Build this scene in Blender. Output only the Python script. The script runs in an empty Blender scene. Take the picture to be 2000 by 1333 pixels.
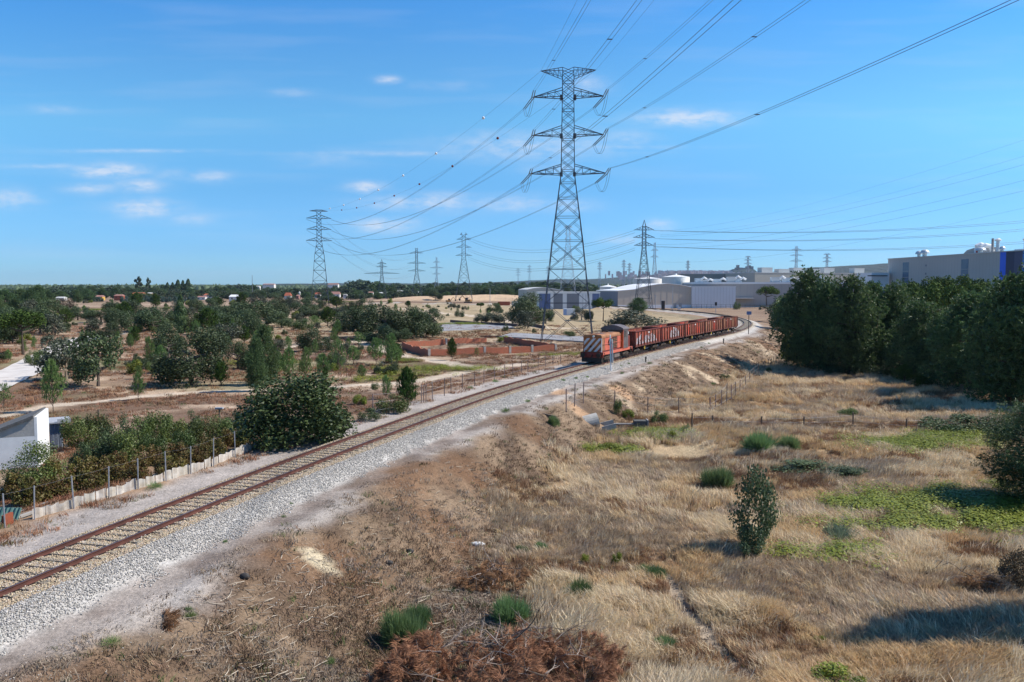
import bpy, math, random
import numpy as np
from mathutils import Vector, Matrix
R = math.radians
scene = bpy.context.scene
# ------------------------------------------------------------------ camera
CAMH = 9.0
FPX = 1600.0
PITCH = math.atan((666.5 - 562.0) / FPX)
cam_d = bpy.data.cameras.new('camera'); cam = bpy.data.objects.new('camera', cam_d)
scene.collection.objects.link(cam); scene.camera = cam
cam_d.sensor_width = 36.0; cam_d.lens = 36.0 * FPX / 2000.0
cam_d.clip_start = 0.5; cam_d.clip_end = 40000.0
cam.location = (0, 0, CAMH); cam.rotation_euler = (R(90) - PITCH, 0, 0)
# ------------------------------------------------------------------ sky, sun, exposure
SUN_EL, SUN_AZ = 46.0, 83.0          # azimuth from +Y towards +X
world = bpy.data.worlds.new('World'); scene.world = world; world.use_nodes = True
wn = world.node_tree; wn.nodes.clear()
def wnode(t, **k):
    n = wn.nodes.new(t)
    for a, b in k.items(): setattr(n, a, b)
    return n
def wl(a, b): wn.links.new(a, b)
sky = wnode('ShaderNodeTexSky', sky_type='NISHITA', sun_disc=False)
sky.sun_elevation = R(SUN_EL); sky.sun_rotation = R(SUN_AZ)
sky.altitude = 50; sky.air_density = 1.0; sky.dust_density = 0.35; sky.ozone_density = 3.0
bg = wnode('ShaderNodeBackground'); bg.inputs['Strength'].default_value = 0.094
wo = wnode('ShaderNodeOutputWorld')
tc = wnode('ShaderNodeTexCoord')
def wmath(op, a, b=None, c=None, clamp=False):
    n = wnode('ShaderNodeMath', operation=op); n.use_clamp = clamp
    for i, v in enumerate((a, b, c)):
        if v is None: continue
        if isinstance(v, (int, float)): n.inputs[i].default_value = v
        else: wl(v, n.inputs[i])
    return n.outputs[0]
sep = wnode('ShaderNodeSeparateXYZ'); wl(tc.outputs['Generated'], sep.inputs[0])
az = wmath('DIVIDE', sep.outputs[0], wmath('MAXIMUM', sep.outputs[1], 0.05))      # tan of azimuth in view
el = wmath('DIVIDE', sep.outputs[2], wmath('MAXIMUM', sep.outputs[1], 0.05))
cmb = wnode('ShaderNodeCombineXYZ'); wl(az, cmb.inputs[0]); wl(wmath('MULTIPLY', el, 2.6), cmb.inputs[1])
nz = wnode('ShaderNodeTexNoise'); nz.inputs['Scale'].default_value = 38; nz.inputs['Detail'].default_value = 6
nz.inputs['Roughness'].default_value = 0.6; wl(cmb.outputs[0], nz.inputs['Vector'])
nz2 = wnode('ShaderNodeTexNoise'); nz2.inputs['Scale'].default_value = 5; nz2.inputs['Detail'].default_value = 5
wl(cmb.outputs[0], nz2.inputs['Vector'])
# small fair weather clouds: (x, y, half width, half height) in photo pixels, density
CL = [(215,334,62,11,1),(275,362,40,11,.75),(180,368,48,9,.6),(282,406,52,13,1),(378,428,36,8,.5),(408,346,38,9,.6),
      (18,388,48,14,.7),(714,366,30,8,1),(757,156,20,6,.85),(568,181,30,6,.3),(1342,231,78,12,1),(860,395,55,13,.8),(800,396,85,11,.6),
      (752,440,58,11,.85),(1040,286,150,20,.55),(955,278,50,14,.5),(1000,398,70,11,.6),(1110,402,52,10,.5),(1150,165,34,14,.45),
      (1228,271,50,11,.4),(1288,440,26,9,.6),(1215,468,42,8,.4),(110,214,40,8,.25),(870,168,60,8,.2),(1080,330,60,10,.3),(330,342,40,10,.3),(640,310,70,12,.25),(250,295,130,3,.45),(90,325,90,4,.35),(1150,288,160,4,.4),(1080,298,170,3,.35),(760,300,220,4,.3)]
dens = None
for (x, y, w, h, k) in CL:
    u = (x - 1000) / FPX; v = (666.5 - y) / FPX
    Y = math.cos(PITCH) + v * math.sin(PITCH); Z = -math.sin(PITCH) + v * math.cos(PITCH)
    dx = wmath('MULTIPLY', wmath('SUBTRACT', az, u / Y), FPX / (w * 1.12))
    dy = wmath('MULTIPLY', wmath('SUBTRACT', el, Z / Y), FPX / (h * 1.25))
    r2 = wmath('ADD', wmath('MULTIPLY', dx, dx), wmath('MULTIPLY', dy, dy))
    g = wmath('MULTIPLY', wmath('EXPONENT', wmath('MULTIPLY', r2, -1.1)), k)
    dens = g if dens is None else wmath('MAXIMUM', dens, g)
d1 = wmath('MULTIPLY', dens, wmath('ADD', wmath('MULTIPLY', nz.outputs['Fac'], 3.4), -0.85))
wisp_c = wnode('ShaderNodeCombineXYZ'); wl(wmath('MULTIPLY', az, 1.3), wisp_c.inputs[0]); wl(wmath('MULTIPLY', el, 13), wisp_c.inputs[1])
nz3 = wnode('ShaderNodeTexNoise'); nz3.inputs['Scale'].default_value = 3.2; nz3.inputs['Detail'].default_value = 5
wl(wisp_c.outputs[0], nz3.inputs['Vector'])
wisp = wmath('MULTIPLY', wmath('SUBTRACT', nz3.outputs['Fac'], 0.5, clamp=True), 0.55)
tot = wmath('ADD', wmath('MAXIMUM', d1, 0.0), wisp, clamp=True)
tot = wmath('MULTIPLY', tot, 0.62)
tot = wmath('MULTIPLY', tot, wmath('GREATER_THAN', sep.outputs[1], 0.05))
# the photograph's sky is a deep azure: grade the sky texture
gain = wnode('ShaderNodeMix', data_type='RGBA', blend_type='MULTIPLY'); gain.inputs[0].default_value = 1.0
grad = wnode('ShaderNodeValToRGB'); ge = grad.color_ramp.elements
ge[0].position = 0.0; ge[0].color = (.285, .525, .83, 1); ge[1].position = .36; ge[1].color = (.205, .55, .80, 1)
for q_, c_ in ((.85, (.15, .40, .60, 1)), (.046, (.225, .435, .74, 1)), (.12, (.225, .45, .655, 1)), (.20, (.31, .585, .70, 1)), (.27, (.285, .575, .73, 1))): e_ = ge.new(q_); e_.color = c_
wl(el, grad.inputs[0]); gsc = wnode('ShaderNodeVectorMath', operation='SCALE'); wl(grad.outputs[0], gsc.inputs[0]); gsc.inputs['Scale'].default_value = 2.04; wl(gsc.outputs[0], gain.inputs[7])
wl(sky.outputs[0], gain.inputs[6])
mixc = wnode('ShaderNodeMix', data_type='RGBA'); wl(tot, mixc.inputs[0]); wl(gain.outputs[2], mixc.inputs[6])
mixc.inputs[7].default_value = (7.2, 7.4, 8.0, 1)
wl(mixc.outputs[2], bg.inputs['Color']); wl(bg.outputs[0], wo.inputs['Surface'])
sun_d = bpy.data.lights.new('sun', 'SUN'); sun = bpy.data.objects.new('sun', sun_d); scene.collection.objects.link(sun)
sun_d.energy = 5.0; sun_d.angle = R(0.53); sun_d.color = (1.0, 0.93, 0.83)
sd = Vector((math.sin(R(SUN_AZ)) * math.cos(R(SUN_EL)), math.cos(R(SUN_AZ)) * math.cos(R(SUN_EL)), math.sin(R(SUN_EL))))
sun.rotation_euler = sd.to_track_quat('Z', 'Y').to_euler()
scene.view_settings.view_transform = 'Standard'; scene.view_settings.look = 'None'
scene.view_settings.exposure = 0.32; scene.view_settings.gamma = 1.0; scene.view_settings.use_curve_mapping = False
scene.cycles.use_denoising = True
scene.cycles.max_bounces = 6; scene.cycles.diffuse_bounces = 2; scene.cycles.glossy_bounces = 2
scene.cycles.transmission_bounces = 3; scene.cycles.transparent_max_bounces = 6; scene.cycles.volume_bounces = 0
rng = np.random.default_rng(7); rnd = random.Random(11)
# ------------------------------------------------------------------ pixels to places
def ray(px, py):
    u = (px - 1000) / FPX; v = (666.5 - py) / FPX
    return np.array([u, math.cos(PITCH) + v * math.sin(PITCH), -math.sin(PITCH) + v * math.cos(PITCH)])
def PZ(px, py, z=0.0):
    r = ray(px, py); t = (z - CAMH) / r[2]; return r * t + np.array([0, 0, CAMH])
def PY(px, py, Y):
    r = ray(px, py); t = Y / r[1]; return r * t + np.array([0, 0, CAMH])
# ------------------------------------------------------------------ noise
def vnoise(x, y, seed=0):
    xi = np.floor(x).astype(np.int64); yi = np.floor(y).astype(np.int64); xf = x - xi; yf = y - yi
    def h(a, b):
        n = (a * 374761393 + b * 668265263 + seed * 974711) & 0x7fffffff
        n = ((n ^ (n >> 13)) * 1274126177) & 0x7fffffff
        return ((n ^ (n >> 16)) & 0xffff) / 65535.0
    u = xf * xf * (3 - 2 * xf); v = yf * yf * (3 - 2 * yf)
    return (h(xi, yi) * (1 - u) + h(xi + 1, yi) * u) * (1 - v) + (h(xi, yi + 1) * (1 - u) + h(xi + 1, yi + 1) * u) * v
def fbm(x, y, seed=0, oct=4):
    a = 0.5; t = 0; s = 0
    for i in range(oct):
        t = t + a * vnoise(x, y, seed + i * 17); s += a; a *= 0.5; x = x * 2.03 + 5.1; y = y * 2.03 + 3.7
    return t / s
def sstep(a, b, x):
    t = np.clip((x - a) / (b - a), 0, 1); return t * t * (3 - 2 * t)
# ------------------------------------------------------------------ railway centre line
CP = np.array([(-21.6,0.),(-19.0,12.),(-15.5,26.3),(-12.3,38.1),(-7.5,53.5),(-1.1,72.4),(9.8,97.5),(22.2,123.5),(35.2,149.0),(46.3,170.5),
      (57.5,200.),(64.8,228),(69,260),(69.5,300),(62,350),(50,400),(25,450),(-30,500),(-110,540)])
def catmull(P, n=24):
    out = []
    Q = np.vstack([2 * P[0] - P[1], P, 2 * P[-1] - P[-2]])
    for i in range(1, len(Q) - 2):
        for k in range(n):
            t = k / n
            out.append(0.5 * ((2 * Q[i]) + (-Q[i-1] + Q[i+1]) * t + (2*Q[i-1] - 5*Q[i] + 4*Q[i+1] - Q[i+2]) * t*t + (-Q[i-1] + 3*Q[i] - 3*Q[i+1] + Q[i+2]) * t**3))
    out.append(P[-1]); return np.array(out)
_tr = catmull(CP)
for _ in range(60):
    _tr[1:-1] = (_tr[:-2] + _tr[2:]) * 0.25 + _tr[1:-1] * 0.5
_d = np.concatenate([[0], np.cumsum(np.linalg.norm(np.diff(_tr, axis=0), axis=1))])
TLEN = _d[-1]
def track(s):
    return np.stack([np.interp(s, _d, _tr[:, 0]), np.interp(s, _d, _tr[:, 1])], -1)
def tdir(s):
    v = track(np.asarray(s) + 0.6) - track(np.asarray(s) - 0.6); return v / np.linalg.norm(v, axis=-1, keepdims=True)
_ss = np.arange(0, TLEN, 2.0); _tp = track(_ss); _tt = tdir(_ss)
def track_sd(x, y):
    """signed distance to the centre line (+ right) and position along it"""
    x = np.asarray(x, float); y = np.asarray(y, float); sh = x.shape; x = x.ravel(); y = y.ravel()
    sd_ = np.empty(len(x)); al = np.empty(len(x))
    for i in range(0, len(x), 20000):
        X = x[i:i+20000, None] - _tp[None, :, 0]; Y = y[i:i+20000, None] - _tp[None, :, 1]
        j = np.argmin(X * X + Y * Y, axis=1); k = np.arange(len(j))
        dx = X[k, j]; dy = Y[k, j]; tx = _tt[j, 0]; ty = _tt[j, 1]
        a = dx * tx + dy * ty; n = dx * ty - dy * tx
        r = np.sqrt(dx * dx + dy * dy)
        sd_[i:i+20000] = np.where(np.abs(a) < 3, n, np.sign(n) * r); al[i:i+20000] = _ss[j] + np.clip(a, -2, 2)
    return sd_.reshape(sh), al.reshape(sh)
# ------------------------------------------------------------------ the lie of the land
ZL, ZR = -1.6, -3.7
CULV = np.array([10.2, 62.8])        # mouth of the culvert
def hgt(x, y, detail=True):
    x = np.asarray(x, float); y = np.asarray(y, float)
    s, al = track_sd(x, y)
    far = sstep(170, 260, y)
    zr = ZR * (1 - far) + ZL * far + (fbm(x / 17, y / 17, 3) - 0.5) * 1.1
    zl = ZL + (fbm(x / 45, y / 45, 5) - 0.5) * 1.3 * sstep(8, 30, -s) + (fbm(x / 260, y / 260, 9) - 0.5) * 2.0 * sstep(150, 500, y)
    toe = 10.5 + 3.0 * sstep(60, 120, y)
    rt = np.where(s < 4.6, -0.74, -0.74 + (zr + 0.74) * sstep(4.6, toe, s))
    lf = np.where(s > -6.6, -0.72, -0.72 + (zl + 0.72) * sstep(6.6, 11.0, -s))
    z = np.where(s > 0, rt, lf)
    a = np.abs(s)
    bal = np.where(s > 0, -0.22 - 0.5 * sstep(1.7, 3.7, a), -0.22 - 0.48 * sstep(1.5, 2.6, a))
    z = np.where(a < np.where(s > 0, 3.7, 2.6), bal, z)
    # hollow at the culvert mouth, mound of orange soil over it
    d2 = ((x - CULV[0] - 3.2) ** 2 / 9.0 + (y - CULV[1] + .3) ** 2 / 4.0)
    z = z - 1.1 * np.exp(-d2) * (s > 5)
    # dug-away bank beyond the field and low hills at the horizon
    rr = np.sqrt(x * x + y * y)
    z = z + sstep(900, 2600, rr) * (fbm(x / 700 + 3, y / 700, 21, 3)) * 10 + sstep(2200, 6000, rr) * fbm(x / 1500, y / 1500, 31, 3) * 22
    z = z + 5.0 * np.exp(-(((x + 20) / 60) ** 2 + ((y - 690) / 45) ** 2)) + 3.0 * np.exp(-(((x + 70) / 30) ** 2 + ((y - 640) / 30) ** 2))
    if detail:
        am = np.clip((a - 3.4) / 3, 0.0, 1)
        z = z + (fbm(x / 1.7, y / 1.7, 41, 4) - 0.5) * 0.30 * am + (fbm(x / 0.5, y / 0.5, 43, 3) - 0.5) * 0.09 * np.clip((a - 3.2), 0.0, 1) * (rr < 160)
    return z
_tg = np.concatenate([np.arange(14, 220, 0.5), np.geomspace(220, 9000, 700)])
def G(px, py):
    r = ray(px, py); r = r / math.hypot(r[0], r[1])
    P = r[None, :] * _tg[:, None]; P[:, 2] += CAMH
    dz = P[:, 2] - hgt(P[:, 0], P[:, 1], False)
    i = np.argmax(dz < 0)
    if dz[i] >= 0: i = len(_tg) - 1
    if i == 0: return P[0]
    f = dz[i-1] / (dz[i-1] - dz[i]); q = P[i-1] * (1 - f) + P[i] * f
    q[2] = float(hgt(np.array([q[0]]), np.array([q[1]]))[0]); return q
def gz(x, y): return float(hgt(np.array([float(x)]), np.array([float(y)]))[0])
def mpp(Y): return Y / FPX
# ------------------------------------------------------------------ materials
MATS = {}
def mat(name, c1, c2=None, scale=3.0, rough=0.7, metal=0.0, bump=0.0, bscale=None, attr=None, rand=0.0, trans=0.0, detail=5, coord='Object', spec=0.4, dist=0.05, streak=None, alpha=None):
    if name in MATS: return MATS[name]
    m = bpy.data.materials.new(name); m.use_nodes = True; MATS[name] = m
    nt = m.node_tree; N = nt.nodes; L = nt.links; b = N['Principled BSDF']
    b.inputs['Roughness'].default_value = rough; b.inputs['Metallic'].default_value = metal
    b.inputs['Specular IOR Level'].default_value = spec
    c1 = tuple(c1) + (1,); c2 = tuple(c2) + (1,) if c2 else c1
    t = N.new('ShaderNodeTexCoord')
    vec = t.outputs[coord]
    if streak:
        mp = N.new('ShaderNodeMapping'); mp.inputs['Scale'].default_value = streak; L.new(vec, mp.inputs[0]); vec = mp.outputs[0]
    nz = N.new('ShaderNodeTexNoise'); nz.inputs['Scale'].default_value = scale; nz.inputs['Detail'].default_value = detail; nz.inputs['Roughness'].default_value = 0.6
    L.new(vec, nz.inputs['Vector'])
    mx = N.new('ShaderNodeMix'); mx.data_type = 'RGBA'; mx.inputs[6].default_value = c1; mx.inputs[7].default_value = c2
    rp = N.new('ShaderNodeMapRange'); rp.inputs[1].default_value = 0.35; rp.inputs[2].default_value = 0.65
    if attr:
        at = N.new('ShaderNodeAttribute'); at.attribute_name = attr; L.new(at.outputs['Fac'], mx.inputs[0])
    else:
        L.new(nz.outputs['Fac'], rp.inputs[0]); L.new(rp.outputs[0], mx.inputs[0])
    col = mx.outputs[2]
    if rand > 0:
        oi = N.new('ShaderNodeObjectInfo'); hs = N.new('ShaderNodeHueSaturation')
        mr = N.new('ShaderNodeMapRange'); mr.inputs[3].default_value = 1 - rand; mr.inputs[4].default_value = 1 + rand
        mh = N.new('ShaderNodeMapRange'); mh.inputs[3].default_value = 0.5 - rand * 0.07; mh.inputs[4].default_value = 0.5 + rand * 0.07
        L.new(oi.outputs['Random'], mr.inputs[0]); L.new(mr.outputs[0], hs.inputs['Value'])
        mm = N.new('ShaderNodeMath'); mm.operation = 'FRACT'; m2 = N.new('ShaderNodeMath'); m2.operation = 'MULTIPLY'; m2.inputs[1].default_value = 7.31
        L.new(oi.outputs['Random'], m2.inputs[0]); L.new(m2.outputs[0], mm.inputs[0]); L.new(mm.outputs[0], mh.inputs[0]); L.new(mh.outputs[0], hs.inputs['Hue'])
        L.new(col, hs.inputs['Color']); col = hs.outputs[0]
    L.new(col, b.inputs['Base Color'])
    if bump > 0:
        n2 = N.new('ShaderNodeTexNoise'); n2.inputs['Scale'].default_value = bscale or scale * 4; n2.inputs['Detail'].default_value = 5
        L.new(t.outputs[coord], n2.inputs['Vector'])
        bp = N.new('ShaderNodeBump'); bp.inputs['Strength'].default_value = bump; bp.inputs['Distance'].default_value = dist
        L.new(n2.outputs['Fac'], bp.inputs['Height']); L.new(bp.outputs[0], b.inputs['Normal'])
    if trans > 0:
        tr = N.new('ShaderNodeBsdfTranslucent'); L.new(col, tr.inputs['Color'])
        ms = N.new('ShaderNodeMixShader'); ms.inputs[0].default_value = trans
        L.new(b.outputs[0], ms.inputs[1]); L.new(tr.outputs[0], ms.inputs[2]); L.new(ms.outputs[0], N['Material Output'].inputs['Surface'])
    return m
# ------------------------------------------------------------------ mesh building
col = scene.collection
class MB:
    def __init__(s): s.v = []; s.f = []
    def quad_strip(s, rings, close=True, caps=True):
        n = len(rings[0]); b = len(s.v)
        for r in rings: s.v.extend([tuple(q) for q in r])
        for i in range(len(rings) - 1):
            for j in range(n if close else n - 1):
                a = b + i * n + j; c = b + i * n + (j + 1) % n
                s.f.append((a, c, c + n, a + n))
        if caps and close:
            s.f.append(tuple(b + j for j in range(n))[::-1]); s.f.append(tuple(b + (len(rings) - 1) * n + j for j in range(n)))
        return s
    def box(s, x0, x1, y0, y1, z0, z1, M=None):
        v = [(x0,y0,z0),(x1,y0,z0),(x1,y1,z0),(x0,y1,z0),(x0,y0,z1),(x1,y0,z1),(x1,y1,z1),(x0,y1,z1)]
        if M is not None: v = [tuple(M @ Vector(q)) for q in v]
        b = len(s.v); s.v += v
        s.f += [tuple(b + i for i in q) for q in ((0,3,2,1),(4,5,6,7),(0,1,5,4),(1,2,6,5),(2,3,7,6),(3,0,4,7))]; return s
    def bar(s, a, b, w=0.1, w2=None, n=4):
        a = Vector(a); b = Vector(b); d = b - a
        if d.length < 1e-6: return s
        d.normalize(); u = d.cross(Vector((0, 0, 1)) if abs(d.z) < 0.95 else Vector((1, 0, 0))).normalized(); v = d.cross(u)
        w2 = w if w2 is None else w2
        rs = []
        for p_, ww in ((a, w), (b, w2)):
            rs.append([p_ + (u * math.cos(2 * math.pi * (k + .5) / n) + v * math.sin(2 * math.pi * (k + .5) / n)) * ww * 0.6 for k in range(n)])
        return s.quad_strip(rs)
    def tube(s, pts, r, n=5, caps=True):
        pts = [Vector(q) for q in pts]; rs = []
        for i, q in enumerate(pts):
            d = (pts[min(i + 1, len(pts) - 1)] - pts[max(i - 1, 0)]).normalized()
            u = d.cross(Vector((0, 0, 1)) if abs(d.z) < 0.95 else Vector((1, 0, 0))).normalized(); v = d.cross(u)
            rr = r[i] if hasattr(r, '__len__') else r
            rs.append([q + (u * math.cos(2 * math.pi * k / n) + v * math.sin(2 * math.pi * k / n)) * rr for k in range(n)])
        return s.quad_strip(rs, caps=caps)
    def cyl(s, c, r, h, n=16, r2=None, axis='z'):
        r2 = r if r2 is None else r2; rs = []
        for hh, rr in ((0, r), (h, r2)):
            ring = []
            for k in range(n):
                a = 2 * math.pi * k / n; p_ = (rr * math.cos(a), rr * math.sin(a), hh)
                if axis == 'y': p_ = (p_[0], p_[2], -p_[1])
                if axis == 'x': p_ = (p_[2], p_[0], p_[1])
                ring.append((c[0] + p_[0], c[1] + p_[1], c[2] + p_[2]))
            rs.append(ring)
        return s.quad_strip(rs)
    def prism(s, poly, y0, y1, plane='xz'):
        """extrude a polygon given in xz along y (or in xy along z)"""
        if plane == 'xz': a = [(q[0], y0, q[1]) for q in poly]; b = [(q[0], y1, q[1]) for q in poly]
        elif plane == 'yz': a = [(y0, q[0], q[1]) for q in poly]; b = [(y1, q[0], q[1]) for q in poly]
        else: a = [(q[0], q[1], y0) for q in poly]; b = [(q[0], q[1], y1) for q in poly]
        return s.quad_strip([a, b])
    def add(s, v, f):
        b = len(s.v); s.v += [tuple(q) for q in v]; s.f += [tuple(b + i for i in q) for q in f]; return s
    def mesh(s, name, m=None, smooth=False):
        me = bpy.data.meshes.new(name); me.from_pydata(s.v, [], s.f); me.update()
        if m: me.materials.append(m)
        if smooth: me.polygons.foreach_set('use_smooth', [True] * len(me.polygons))
        return me
    def build(s, name, m=None, parent=None, smooth=False, loc=None):
        o = bpy.data.objects.new(name, s.mesh(name, m, smooth)); col.objects.link(o)
        if parent: o.parent = parent
        if loc is not None: o.location = loc
        return o
def npmesh(name, V, F, m=None, tint=None, smooth=False):
    """V (n,3) array, F (k,3 or 4) array"""
    me = bpy.data.meshes.new(name); V = np.asarray(V, np.float32); F = np.asarray(F, np.int32); k = F.shape[1]
    me.vertices.add(len(V)); me.vertices.foreach_set('co', V.ravel())
    me.loops.add(F.size); me.loops.foreach_set('vertex_index', F.ravel())
    me.polygons.add(len(F)); me.polygons.foreach_set('loop_start', np.arange(0, F.size, k, dtype=np.int32))
    me.polygons.foreach_set('loop_total', np.full(len(F), k, np.int32))
    if smooth: me.polygons.foreach_set('use_smooth', np.ones(len(F), bool))
    me.update(calc_edges=True)
    if tint is not None:
        a = me.attributes.new('tint', 'FLOAT', 'POINT'); a.data.foreach_set('value', np.asarray(tint, np.float32))
    if m: me.materials.append(m)
    return me
def tag(o, label=None, cat=None, group=None, kind=None):
    if label: o['label'] = label
    if cat: o['category'] = cat
    if group: o['group'] = group
    if kind: o['kind'] = kind
    return o
def thing(name, label, cat, loc=(0, 0, 0), rz=0.0, group=None, scale=1.0):
    o = bpy.data.objects.new(name, None); col.objects.link(o); o.location = loc; o.rotation_euler = (0, 0, rz)
    if scale != 1.0: o.scale = (scale,) * 3 if isinstance(scale, (int, float)) else scale
    return tag(o, label, cat, group)
def place(name, me, parent=None, loc=(0, 0, 0), rz=0.0, scale=None):
    o = bpy.data.objects.new(name, me); col.objects.link(o); o.location = loc; o.rotation_euler = (0, 0, rz)
    if scale is not None: o.scale = scale if hasattr(scale, '__len__') else (scale,) * 3
    if parent: o.parent = parent
    return o
def kids(o): return [c for c in bpy.data.objects if c.parent == o]
def copy_tree(o, cmap, parent=None):
    c = o.copy(); col.objects.link(c); c.parent = parent
    for ch in cmap.get(o.name, []): copy_tree(ch, cmap, c)
    return c
def child_map():
    m = {}
    for o in bpy.data.objects:
        if o.parent: m.setdefault(o.parent.name, []).append(o)
    return m
# ------------------------------------------------------------------ ground sheet
def axis(lo, d0, d1, hi, step, g=1.07):
    mid = list(np.arange(d0, d1, step)); a = []; s = step; x = d0
    while x > lo: s = min(s * g, 400); x -= s; a.append(x)
    b = []; s = step; x = mid[-1]
    while x < hi: s = min(s * g, 400); x += s; b.append(x)
    return np.array(a[::-1] + mid + b)
def poly_dist(x, y, pts):
    d = np.full(x.shape, 1e9)
    for (a, b) in zip(pts[:-1], pts[1:]):
        a = np.asarray(a[:2], float); b = np.asarray(b[:2], float); ab = b - a
        t = np.clip(((x - a[0]) * ab[0] + (y - a[1]) * ab[1]) / max((ab @ ab), 1e-9), 0, 1)
        d = np.minimum(d, np.hypot(x - a[0] - t * ab[0], y - a[1] - t * ab[1]))
    return d
def pxline(pts, z=ZL): return [PZ(a, b, z)[:2] for a, b in pts]
ROAD = pxline([(-120, 790), (-20, 752), (40, 728), (85, 703), (120, 683), (152, 667), (190, 658), (225, 653)])
TRACKS = [(pxline([(1012, 712), (960, 722), (905, 728), (860, 738), (800, 748), (720, 752), (650, 757), (600, 762)]), 1.3),
          (pxline([(700, 668), (735, 676), (790, 695), (850, 704), (905, 716), (960, 722)]), 1.6),
          (pxline([(540, 762), (470, 764), (400, 766), (330, 769), (265, 774), (180, 784), (90, 792), (0, 812)]), 0.9),
          (pxline([(440, 690), (500, 684), (560, 678), (640, 668), (700, 668)]), .8),
          (pxline([(420, 646), (540, 642), (620, 640)]), .9),
          (pxline([(780, 604), (830, 609), (900, 616), (980, 625), (1060, 640), (1130, 640)]), 2.5)]
def lerp3(a, b, t): return a * (1 - t[..., None]) + b * t[..., None]
def C(*c): return np.array(c, float)
FIELD_GREEN = [((1870, 982), 6.0, 2.6), ((1705, 985), 2.6, 1.0), ((1950, 1010), 5, 2.6), ((1990, 975), 4, 2.5), ((1620, 1080), 2.4, 1.2), ((1770, 1025), 3.4, 1.0), ((1790, 870), 4.5, 2.2), ((1850, 855), 4, 2),
               ((1190, 875), 2.0, 1.4), ((1290, 850), 2.4, 1.6)]
def toeg(y): return 9.3 + 8.5 * (1 - sstep(24, 46, y)) + 2.5 * sstep(60, 120, y)
def ground_colour(x, y):
    s, al = track_sd(x, y); a = np.abs(s); rr = np.hypot(x, y)
    n1 = fbm(x / 6.0, y / 6.0, 51, 4); n2 = fbm(x / 1.6, y / 1.6, 53, 4); n3 = fbm(x / 28, y / 28, 55, 4)
    # right: straw coloured field
    cr = lerp3(C(.33, .235, .135), C(.47, .365, .225), sstep(.35, .65, n1)); cr = lerp3(cr, C(.22, .13, .075), sstep(.56, .72, n2) * .7)
    cr = lerp3(cr, C(.24, .14, .09), sstep(.55, .68, n3) * .6)
    # slope of cut brush, grey brown
    cs = lerp3(C(.135, .092, .062), C(.235, .168, .112), sstep(.35, .65, n2)); cs = lerp3(cs, C(.17, .092, .05), sstep(.5, .7, n1) * .7)
    cs = lerp3(cs, C(.50, .39, .27), sstep(.58, .74, fbm(x / 2.2 + y / 9, y / 3.5, 57, 4)) * sstep(60, 95, y) * .9)
    toe = toeg(y)
    wr = sstep(toe - 1.0, toe + 2.5, s + (n1 - .5) * 5)
    right = lerp3(cs, cr, wr)
    pathc = lerp3(C(.20, .16, .135), C(.33, .285, .25), sstep(.35, .62, n2)); pathc = lerp3(pathc, C(.44, .395, .35), np.exp(-((s - 5.0) / .55) ** 2) * .8); pathc = lerp3(pathc, C(.20, .15, .115), sstep(.5, .64, n1) * .75)
    wp = 1 - sstep(4.4, 5.9, s + (n1 - .5) * 4.2 + (n2 - .5) * 2.5)
    right = lerp3(right, pathc, wp)
    # left: bracken brown plain with sandy scars
    cl = lerp3(C(.18, .115, .078), C(.36, .265, .185), sstep(.35, .68, n1)); cl = lerp3(cl, C(.48, .36, .26), sstep(.6, .72, fbm(x / 9, y / 4.5, 61, 4)) * .8)
    cl = lerp3(cl, C(.11, .14, .05), sstep(.62, .74, n3) * .45)
    wfar = sstep(130, 210, y) * sstep(-120, -20, x)
    cl = lerp3(cl, lerp3(C(.33, .25, .145), C(.42, .34, .22), n1), wfar * .9)
    cl = lerp3(cl, C(.10, .12, .06), sstep(1000, 2200, rr))
    gd = sstep(-18, -14, s) * (y < 62)
    cl = lerp3(cl, C(.30, .21, .14), gd)
    wpl = sstep(-8.5, -6.2, s + (n1 - .5) * 1.2)
    left = lerp3(cl, lerp3(C(.30, .20, .13), C(.38, .335, .30), sstep(-6.3, -4.8, s + (n2 - .5) * 2)), wpl)
    c = np.where((s > 0)[..., None], right, left)
    yfar = sstep(170, 240, y) * (s > 0)
    c = lerp3(c, lerp3(C(.20, .125, .085), C(.32, .235, .16), n1), yfar)
    for pts, w in TRACKS:
        d = poly_dist(x, y, pts); c = lerp3(c, C(.54, .45, .35), (1 - sstep(w * .55, w * 1.3, d + (n2 - .5) * 1.2)) * (s < -6.6) * .9)
    ex = np.exp(-(((x + 20) / 60) ** 2 + ((y - 680) / 60) ** 2)) + np.exp(-(((x + 70) / 34) ** 2 + ((y - 640) / 34) ** 2))
    c = lerp3(c, C(.52, .37, .24), sstep(.25, .5, ex))
    # orange spoil by the culvert
    for (px, py, rx, ry) in ((1085, 785, 1.8, 3.0), (1135, 800, 1.6, 1.5), (1180, 838, 1.7, .8), (1215, 765, 1.6, 2.2)):
        q = PZ(px, py, -1.6); e = np.exp(-(((x - q[0]) / rx) ** 2 + ((y - q[1]) / ry) ** 2)); c = lerp3(c, C(.42, .27, .165), sstep(.35, .8, e + (n2 - .5) * .9))
    q = PZ(640, 1118, -2.0); e = np.exp(-(((x - q[0]) / .9) ** 2 + ((y - q[1]) / .6) ** 2)); c = lerp3(c, C(.50, .42, .29), sstep(.4, .7, e + (n2 - .5) * 1.2))
    wf = poly_dist(x, y, [PZ(a, b, ZR)[:2] for a, b in ((1240, 838), (1400, 832), (1666, 834), (1800, 838), (1990, 834))]); c = lerp3(c, C(.12, .085, .055), (1 - sstep(.8, 2.2, wf + (n2 - .5) * 2)) * .8 * (s > 9))
    # worn foot track through the field
    wt = poly_dist(x, y, [PZ(a, b, ZR)[:2] for a, b in ((1300, 1120), (1345, 1190), (1390, 1250), (1470, 1333), (1540, 1400))])
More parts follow.
